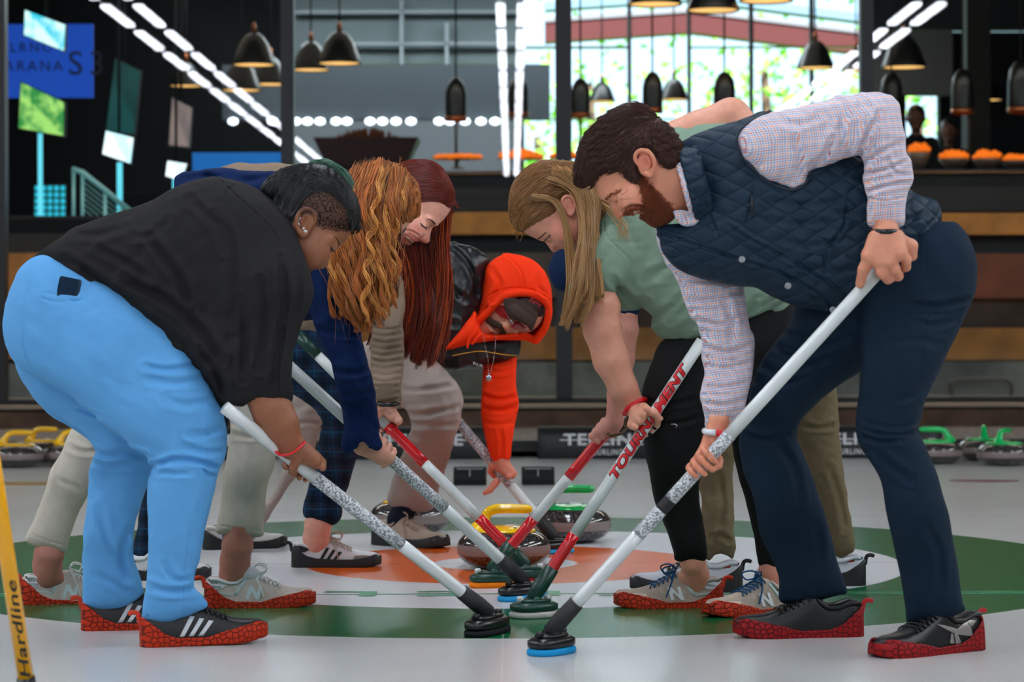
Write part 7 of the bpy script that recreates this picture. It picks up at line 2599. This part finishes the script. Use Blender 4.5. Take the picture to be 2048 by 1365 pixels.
# ------------------------------------------------------------------ person 4: orange-red hoodie, cap and sunglasses
def person_hood():
    f = Fig(8.05, 850, 'moustached person in an orange hood, brown cap and red sunglasses under a black puffer vest')
    sk = skin('skin_tan', 'd99a80')
    v = Vol((430, 650, -160), (960, 1100, 240), 3.6)
    v.blob([(740, 680), (840, 700), (890, 740), (912, 765), (925, 795), (924, 830), (910, 874), (896, 926), (880, 975), (865, 1018), (835, 1024), (805, 1018), (775, 1006), (784, 963), (796, 932), (812, 880), (823, 843), (800, 815), (740, 790), (690, 740)],
           k=.85, wc=[(760, 730, 0), (900, 800, -60), (820, 1010, 140)], blend=4, cap=70)
    v.blob([(680, 690), (740, 720), (700, 800), (645, 848), (630, 898), (585, 963), (540, 1030), (510, 1080), (470, 1092), (450, 1082), (500, 1030), (545, 990), (575, 910), (584, 850), (583, 790), (620, 730)],
           k=.85, wc=[(690, 740, 20), (480, 1085, 20)], blend=4, cap=60)
    v.crease([([(823, 830), (860, 828), (915, 815)], 4, 6), ([(825, 850), (865, 852), (912, 850)], 3, 6), ([(805, 780), (850, 780), (910, 770)], 3, 6), ([(815, 870), (850, 885), (880, 930)], 3, 7), ([(590, 850), (615, 845), (640, 850)], 3, 5)])
    v.folds(1.4, 60, seed=51)
    pants_v = v
    f.part('trousers', mat('twill_grey', '9c8f88', rough=.8), v)
    # hoodie: hood, chest, sleeves
    red = mat('fleece_orange', 'f83606', rough=.85, bump=('noise', 300, .1, .001))
    hd = Vol((935, 495, -95), (1120, 700, 90), 2.2)
    hd.blob([(966, 570), (972, 538), (986, 520), (1004, 510), (1012, 507), (1042, 511), (1070, 523), (1090, 545), (1102, 575), (1104, 610), (1098, 642), (1086, 664), (1072, 682), (1040, 680), (1000, 676), (972, 668), (952, 656), (946, 648), (952, 630), (962, 600)], k=.95, wc=0, blend=0, cap=72)
    face_open = [(1074, 686), (1088, 662), (1096, 636), (1097, 614), (1088, 600), (1070, 592), (1050, 588), (1030, 589), (1010, 595), (990, 611), (972, 630), (958, 645), (955, 655), (962, 672), (990, 690), (1040, 690)]
    hd.blob(face_open, k=1.3, wc=-48, blend=2, op='s')
    hd.ell((1026, 632, -10), (62, 52, 52), None, 3, 's')
    wrim = [(1072, 682, -35), (1088, 661, -42), (1096, 636, -48), (1097, 614, -50), (1087, 600, -54), (1070, 591, -58), (1050, 587, -62), (1030, 588, -64), (1010, 594, -64), (990, 610, -60), (972, 629, -54), (958, 644, -46), (952, 656, -38), (962, 668, -34), (985, 673, -34), (1020, 674, -32), (1050, 674, -30), (1072, 682, -35)]
    hd.chain([(*p, 6.5) for p in catmull(wrim, 3, False)], k=4)
    hd.crease([([(966, 600), (990, 585), (1030, 576), (1070, 582), (1100, 602)], 1.2, 2), ([(1012, 510), (1040, 540), (1050, 575)], 1.5, 3), ([(985, 540), (1000, 570), (985, 600)], 2.5, 6), ([(1080, 550), (1075, 570), (1090, 590)], 2, 5)], wmid=0)
    sl = Vol((940, 640, -130), (1060, 940, 60), 3)
    sl.blob([(965, 690), (1000, 670), (1036, 680), (1034, 712), (1032, 769), (1038, 806), (1034, 830), (1029, 855), (1024, 890), (1020, 918), (1003, 923), (986, 922), (976, 900), (970, 875), (963, 840), (962, 812), (964, 770), (966, 729)], k=.8, wc=[(1000, 690, 45), (1000, 760, 5), (1000, 910, -20)], blend=0, cap=40)
    sl.crease([([(964, 735), (1000, 745), (1032, 735)], 3, 5), ([(963, 790), (1000, 800), (1036, 792)], 4, 5), ([(962, 815), (1000, 822), (1036, 812)], 4, 5), ([(966, 845), (1000, 850), (1030, 842)], 2.5, 5), ([(1000, 860), (1005, 885), (1003, 915)], 2.5, 5)])
    s2 = Vol((780, 480, -90), (920, 720, 80), 3.4)
    s2.chain([(868, 535, -10, 38), (842, 620, -30, 30), (822, 690, -30, 20)], 10)
    ch = Vol((870, 580, -130), (1060, 740, 60), 3)
    ch.blob([(890, 697), (914, 668), (938, 638), (950, 622), (958, 648), (972, 668), (1030, 667), (1028, 677), (985, 682), (940, 689), (905, 699)], k=1.6, wc=-46, blend=0, cap=42)
    ho = f.part('hoodie', red, [hd, sl, s2, ch])
    ve = Vol((785, 470, -130), (1060, 755, 110), 3.2)
    ve.blob([(800, 700), (812, 600), (850, 510), (875, 488), (897, 484), (932, 490), (962, 503), (978, 518), (972, 545), (962, 590), (956, 625), (955, 650), (975, 662), (1010, 662), (1036, 660), (1038, 712), (996, 723), (940, 738), (878, 741), (811, 736)], k=.8, wc=0, blend=0, cap=80)
    ve.crease([([(897, 490), (930, 520), (950, 560), (952, 600)], 4, 6), ([(850, 560), (890, 570), (930, 600)], 4, 7), ([(825, 620), (870, 640), (910, 650)], 4, 7), ([(815, 690), (860, 700), (900, 705)], 3, 6), ([(900, 500), (895, 540), (900, 600)], 3, 6)], wmid=0)
    ve.folds(2, 50, seed=55)
    vest = f.part('vest', mat('puffer_black', '10151a', rough=.38), ve)
    f.tubes('piping', mat('piping_yellow', 'c89010', rough=.5), [catmull([(905, 712, -78), (935, 706, -80), (960, 703, -78), (985, 706, -70), (1010, 710, -54), (1034, 712, -30)], 4, False)], .9, 6, parent=vest)
    V, Fc = text_mesh('RLX', 7, bold=.1, spacing=1.1)
    mb = MB().add(f.loc(np.stack([946 + V[:, 0] * 1.5 + V[:, 1] * .2, 729 + V[:, 0] * .45 - V[:, 1], np.full(len(V), -84.0) + V[:, 0] * .6], 1)), Fc)
    mb.build('lettering', white_ink, vest, smooth=False)
    q = [(813, 652, -92), (820, 647, -92), (852, 680, -92), (846, 686, -92)]
    b_ = MB().add(f.loc(np.array(q + [(x, y, w + 3) for x, y, w in q])), [(3, 2, 1, 0), (4, 5, 6, 7), (0, 1, 5, 4), (1, 2, 6, 5), (2, 3, 7, 6), (3, 0, 4, 7)])
    b_.build('name_patch', mat('patch_white', 'c8c4c4', rough=.5), vest, smooth=False)
    f.tubes('drawstring', red, [catmull([(956, 652, -66), (950, 664, -80), (938, 680, -84), (935, 697, -84)], 4, False), catmull([(966, 668, -70), (954, 676, -84), (944, 690, -86)], 4, False)], 2.3, 8, parent=ho)
    mb = MB()
    for c in (catmull([(965, 664, -62), (970, 690, -90), (976, 720, -92), (977, 750, -90)], 8, False), catmull([(991, 670, -60), (990, 700, -88), (985, 730, -90), (979, 750, -90)], 8, False)):
        for p in c:
            q_ = f.loc(p)
            mb.lathe([(.0004, -1.1 / f.S), (1.2 / f.S, 0), (.0004, 1.1 / f.S)], tuple(q_), 6)
    q_ = f.loc([977.5, 757, -90])
    b0 = MB().lathe([(.002, -.001), (5.5 / f.S, -.001), (5.5 / f.S, .001), (.002, .0015)], (0, 0, 0), 16)
    v_ = b0.v[0][:, [0, 2, 1]] * (1, -1, 1.25) + q_
    mb.add(v_, b0.f[0][0])
    mb.build('necklace', STEEL, f.root)
    # head
    bods = []
    v = Vol((940, 570, -110), (1110, 700, 70), 1.7)
    v.ell((1034, 620, -4), (56, 50, 54), None, 4)
    v.cone((1010, 636, -26), (978, 652, -28), 34, 21, k=14)
    v.cone((990, 640, -24), (972, 652, -26), 22, 16, k=10)
    v.ell((1000, 628, -44), (18, 16, 14), None, 10)
    v.ell((1018, 662, -36), (16, 12, 14), None, 10)
    v.cone((1029, 630, -55), (1012, 652, -68), 5.5, 6.5, k=7)
    v.cone((1005, 648, -60), (1015, 660, -57), 5, 5, k=5)
    v.chain([(976, 647, -52, 2), (986, 655, -56, 4), (999, 663, -48, 3)], 2, 's')
    v.chain([(975, 650, -50, 3), (983, 660, -52, 4.2), (995, 666, -46, 3)], 4)
    bods.append(v)
    A4, B4 = BR[4]
    h = f_pix(f, A4 + (B4 - A4) * .655)
    v = Vol((950, 890, h[2] - 70), (1060, 1020, h[2] + 70), 1.9)
    v.chain([(1003, 903, -22, 11), (1002, 930, h[2] - 14, 15)], k=8)
    grip_hand(v, tuple(h), f_dir(f, A4, B4), (.3, -.55, -.75), (1004, 925, h[2] - 14), 10, s=60, flip=-1, arm_r=16)
    v.chain([(992, 965, h[2] - 12, 8), (980, 980, h[2] - 14, 6.5), (970, 986, h[2] - 14, 5)], 3)
    bods.append(v)
    h = f_pix(f, A4 + (B4 - A4) * .04)
    v = Vol((770, 660, h[2] - 60), (870, 770, h[2] + 60), 2.2)
    grip_hand(v, tuple(h), f_dir(f, A4, B4), (.3, -.5, -.7), (822, 690, -30), 10, s=52, flip=-1, arm_r=15)
    bods.append(v)
    v = Vol((450, 480, -120), (1040, 1100, 140), 7)
    v.chain([(1020, 620, 0, 40), (960, 590, 0, 36), (900, 580, 0, 52), (840, 680, 0, 50), (760, 740, 0, 44), (890, 800, -80, 26), (830, 990, -4, 22)], k=16)
    v.chain([(730, 740, 10, 40), (610, 860, -10, 22), (490, 1070, -58, 16)], k=16)
    v.chain([(990, 640, 0, 26), (1000, 740, -12, 22), (1002, 900, -20, 16)], k=10)
    bods.append(v.inside([pants_v, ve, sl, s2, hd], 7))
    v = Vol((760, 990, 70), (870, 1075, 220), 2.6)
    v.chain([(815, 1000, 140, 24), (800, 1040, 155, 24), (796, 1055, 160, 22)], 8, sw=.85)
    sock = v
    f.part('body', sk, bods, lambda p: np.where(((p[:, 1] > 900))[:, None], np.array([1.0, .72, .68]), 1.0) * np.ones((len(p), 3)) * (1 - .5 * np.exp(-(line_dist([(978, 648), (988, 657), (998, 664)], p[None, :, 0], p[None, :, 1])[0] ** 2) / 8))[:, None] ** np.array([.4, 1, 1]))
    f.part('sock', mat('sock_navy', '141c2a', rough=.9), sock)
    # cap
    cap_m = mat('cap_brown', '3e302c', rough=.85)
    cp = Vol((1000, 575, -100), (1105, 680, 30), 1.8)
    cp.ell((1050, 610, -14), (48, 34, 52), None, 2)
    cp.blob([(1007, 600), (1009, 618), (1016, 631), (1029, 641), (1045, 648), (1056, 655), (1062, 668), (1065, 669), (1071, 648), (1076, 628), (1062, 616), (1044, 603), (1024, 595)], k=.22, wc=[(1010, 612, -72), (1062, 662, -66), (1068, 622, -62), (1040, 600, -62), (1035, 630, -84)], blend=3, cap=4)
    cap_ = f.part('cap', cap_m, cp)
    for i in range(5):
        o_ = i * 3.6
        f.tubes('brim_stitch', mat('stitch_tan', '6a5850', rough=.9), [catmull([(1016 + o_ * .9, 612 - o_ * .35, -80), (1030 + o_, 628 - o_ * .5, -89), (1048 + o_, 641 - o_ * .5, -84), (1062 + o_ * .5, 652 - o_ * .9, -73)], 4, False)], .45, 4, parent=cap_)
    V, Fc = text_mesh('NM', 17, bold=.5, shear=.3)
    ang = .55
    mb = MB().add(f.loc(np.stack([1057 + V[:, 0] * math.cos(ang) + V[:, 1] * .3, 603 + V[:, 0] * math.sin(ang) - V[:, 1] * .85, -68 + V[:, 0] * .5 + 0 * V[:, 1]], 1)), Fc)
    mb.build('cap_lettering', mat('thread_red', 'a02028', rough=.7), cap_, smooth=False)
    # moustache, sunglasses
    bm = mat('moustache_brown', '4a2c1c', rough=.6, vcol=True)
    gs = [[(1005, 652, -66), (992, 646, -60), (980, 640, -52), (974, 639, -47)], [(1003, 655, -66), (992, 651, -61), (982, 646, -54), (976, 643, -49)]]
    f.strands('moustache', bm, gs, 260, r=.7, jitter=1.8, seed=3, shade=.4, m=8)
    gs = [[(1005, 654, -66), (1006, 660, -60), (1008, 667, -50)], [(1001, 655, -64), (1002, 661, -59), (1004, 667, -50)]]
    mo = f.strands('moustache', bm, gs, 160, r=.7, jitter=1.6, seed=4, shade=.4, m=8)
    lens = mat('lens_red', '8a0c12', rough=.05, coat=1)
    g = Vol((980, 600, -100), (1065, 675, -30), 1.5)
    g.blob([(989, 617), (994, 629), (1005, 637), (1022, 640), (1016, 627), (1010, 614), (1000, 611)], k=.3, wc=[(990, 618, -60), (1020, 638, -74)], blend=0, cap=3)
    g.blob([(1021, 651), (1028, 644), (1040, 645), (1054, 657), (1046, 662), (1036, 662), (1026, 658)], k=.3, wc=[(1022, 650, -70), (1054, 660, -52)], blend=1, cap=3)
    gl = f.part('sunglasses', lens, g)
    f.tubes('glasses_frame', STEEL, [catmull([(1020, 640, -75), (1024, 644, -78), (1024, 649, -74)], 4, False), [(990, 617, -58), (1002, 608, -40)], [(1052, 658, -52), (1058, 656, -30)]], 1.2, 6, parent=gl)
    f.tubes('earring', STEEL, [[(1001, 606, -62), (1001, 610, -63)]], 2.0, 8)
    make_shoe(f, (752, 1088), -.62, .29, ST['tan_runner'], 1)
    make_shoe(f, (408, 1098), .30, .27, ST['white_blue'], 1)


exec_people.append(person_hood)


# ------------------------------------------------------------------ person 7: hidden behind the green shirt
def person_hidden():
    f = Fig(6.95, 1420, 'mostly hidden person in navy top and khaki trousers behind the green-shirted woman')
    sk = skin('skin_rose', 'd08d7c')
    v = Vol((1360, 600, -120), (1725, 1135, 170), 3.6)
    v.blob([(1500, 640), (1430, 780), (1378, 876), (1386, 920), (1400, 985), (1406, 1050), (1413, 1118), (1432, 1110), (1447, 1107), (1468, 1117), (1469, 1050), (1466, 985), (1474, 900), (1520, 810), (1590, 720), (1590, 640)], k=.9, wc=[(1540, 680, 0), (1430, 900, -40), (1440, 1110, -65)], blend=4, cap=60)
    v.blob([(1530, 640), (1560, 780), (1592, 870), (1612, 930), (1635, 992), (1652, 1050), (1664, 1096), (1678, 1117), (1700, 1110), (1711, 1100), (1706, 1060), (1695, 998), (1682, 896), (1678, 847), (1674, 781), (1664, 710), (1630, 640)], k=.9, wc=[(1590, 680, 20), (1650, 900, 50), (1690, 1110, 50)], blend=4, cap=60)
    v.crease([([(1382, 885), (1410, 892), (1450, 880)], 3, 6), ([(1420, 1080), (1440, 1070), (1462, 1085)], 4, 6), ([(1600, 850), (1640, 858), (1676, 850)], 3, 6), ([(1440, 950), (1445, 1010), (1440, 1060)], 3, 7), ([(1660, 940), (1680, 1000), (1690, 1060)], 2.5, 7)])
    v.folds(1.8, 70, seed=61, stretch=(1, 1.6, 1), ang=1.5)
    pants_v = v
    f.part('trousers', mat('twill_khaki', '6e6048', rough=.85), v)
    v = Vol((1085, 370, -110), (1620, 700, 120), 4)
    v.blob([(1098, 545), (1104, 515), (1150, 450), (1280, 400), (1450, 400), (1580, 500), (1610, 620), (1560, 680), (1440, 670), (1280, 600), (1180, 590), (1115, 580)], k=.7, wc=10, blend=0, cap=80)
    v.chain([(1240, 500, -30, 34), (1256, 560, -30, 26), (1256, 618, -28, 22)], 12)
    v.folds(1.5, 70, seed=63)
    shirt_v = v
    f.part('polo_shirt', mat('jersey_navy', '0b2448', rough=.85), v)
    bods = []
    h = f_pix(f, BR[7][0] + (BR[7][1] - BR[7][0]) * .19)
    v = Vol((1160, 590, -90), (1300, 950, 70), 2.0)
    v.chain([(1256, 600, -28, 19), (1256, 660, -28, 20), (1246, 720, -26, 22), (1236, 790, -22, 21), (1228, 845, -16, 17)], 8)
    grip_hand(v, tuple(h), f_dir(f, *BR[7]), (.35, -.7, -.5), (1228, 846, -16), 11, s=62, flip=1, arm_r=17)
    bods.append(v)
    v = Vol((1045, 340, -90), (1700, 1160, 120), 7)
    v.chain([(1140, 450, 10, 34), (1240, 480, 10, 44), (1500, 580, 10, 50), (1430, 880, -20, 24), (1438, 1100, -2, 18)], 16)
    v.chain([(1560, 640, 20, 36), (1650, 900, 48, 20), (1690, 1095, 60, 15)], 16)
    v.chain([(1240, 490, -20, 24), (1256, 600, -28, 17)], 8)
    bods.append(v.inside([pants_v, shirt_v], 6))
    v = Vol((1045, 340, -90), (1240, 540, 100), 4)
    v.ell((1125, 428, 10), (58, 66, 52), None, 8).cone((1130, 450, 10), (1190, 490, 10), 36, 38, 10)
    bods.append(v)
    f.part('body', sk, bods)
    f.tubes('bracelet', mat('leather_brown', '4a3018', rough=.6), [[(1209, 862, -20), (1222, 872, -34), (1243, 868, -30), (1252, 858, -12), (1240, 852, 2), (1216, 854, 0), (1209, 862, -20)]], 3.5, 8)
    make_shoe(f, (1482, 1184), .0, .30, ST['white_black'], -1)
    make_shoe(f, (1728, 1172), .0, .30, ST['white_black'], -1)


exec_people.append(person_hidden)


# ------------------------------------------------------------------ dim patrons at the counter
def patrons():
    for lab, Y, hx, hy, hex_ in (('dim patron in dark clothes standing behind the raised checked elbow', 22.4, 1832, 236, '15171b'), ('dim patron in dark clothes behind the food bowls at the right', 23.7, 1898, 262, '191a1e')):
        f = Fig(Y, hx, lab)
        S = f.S / 221.0
        v = Vol((hx - 75, hy - 30, -60), (hx + 75, hy + 215, 60), 3)
        v.chain([(hx, hy + 48 * S, 0, 20 * S), (hx + 2, hy + 95 * S, 0, 34 * S), (hx, hy + 160 * S, 0, 30 * S), (hx, hy + 205 * S, 0, 28 * S)], 14, sw=.7)
        for s_ in (-1, 1):
            v.chain([(hx + s_ * 30 * S, hy + 52 * S, 0, 15 * S), (hx + s_ * 46 * S, hy + 105 * S, -8, 11 * S), (hx + s_ * 26 * S, hy + 120 * S, -34, 9 * S)], 8)
        f.part('jacket', mat('jacket_' + hex_, hex_, rough=.9), v)
        w = Vol((hx - 40, hy - 40, -60), (hx + 40, hy + 60, 60), 1.6)
        w.ell((hx, hy, 0), (17 * S, 23 * S, 20 * S), None, 4).cone((hx, hy + 20, 0), (hx, hy + 46, 0), 9 * S, 11 * S, 6).cone((hx - 2, hy + 2, -19 * S), (hx - 2, hy + 6, -22 * S), 3, 3, 3).cone((hx, hy + 16 * S, -12), (hx, hy + 18 * S, -14), 7, 6, 6)
        w.ell((hx - 17 * S, hy + 2, 0), (3, 6, 4), None, 2).ell((hx + 17 * S, hy + 2, 0), (3, 6, 4), None, 2)
        f.part('body', mat('skin_dim', '6a4636', rough=.6), w)
        q = Vol((hx - 40, hy - 40, -60), (hx + 40, hy + 60, 60), 1.6)
        q.ell((hx, hy - 7 * S, 4), (19 * S, 20 * S, 21 * S), None, 3).ell((hx, hy + 12, -22), (26, 18, 18), None, 3, 's')
        f.part('hair', mat('hair_black', '0d0e12'), q)


exec_people.append(patrons)


for fn in exec_people:
    fn()
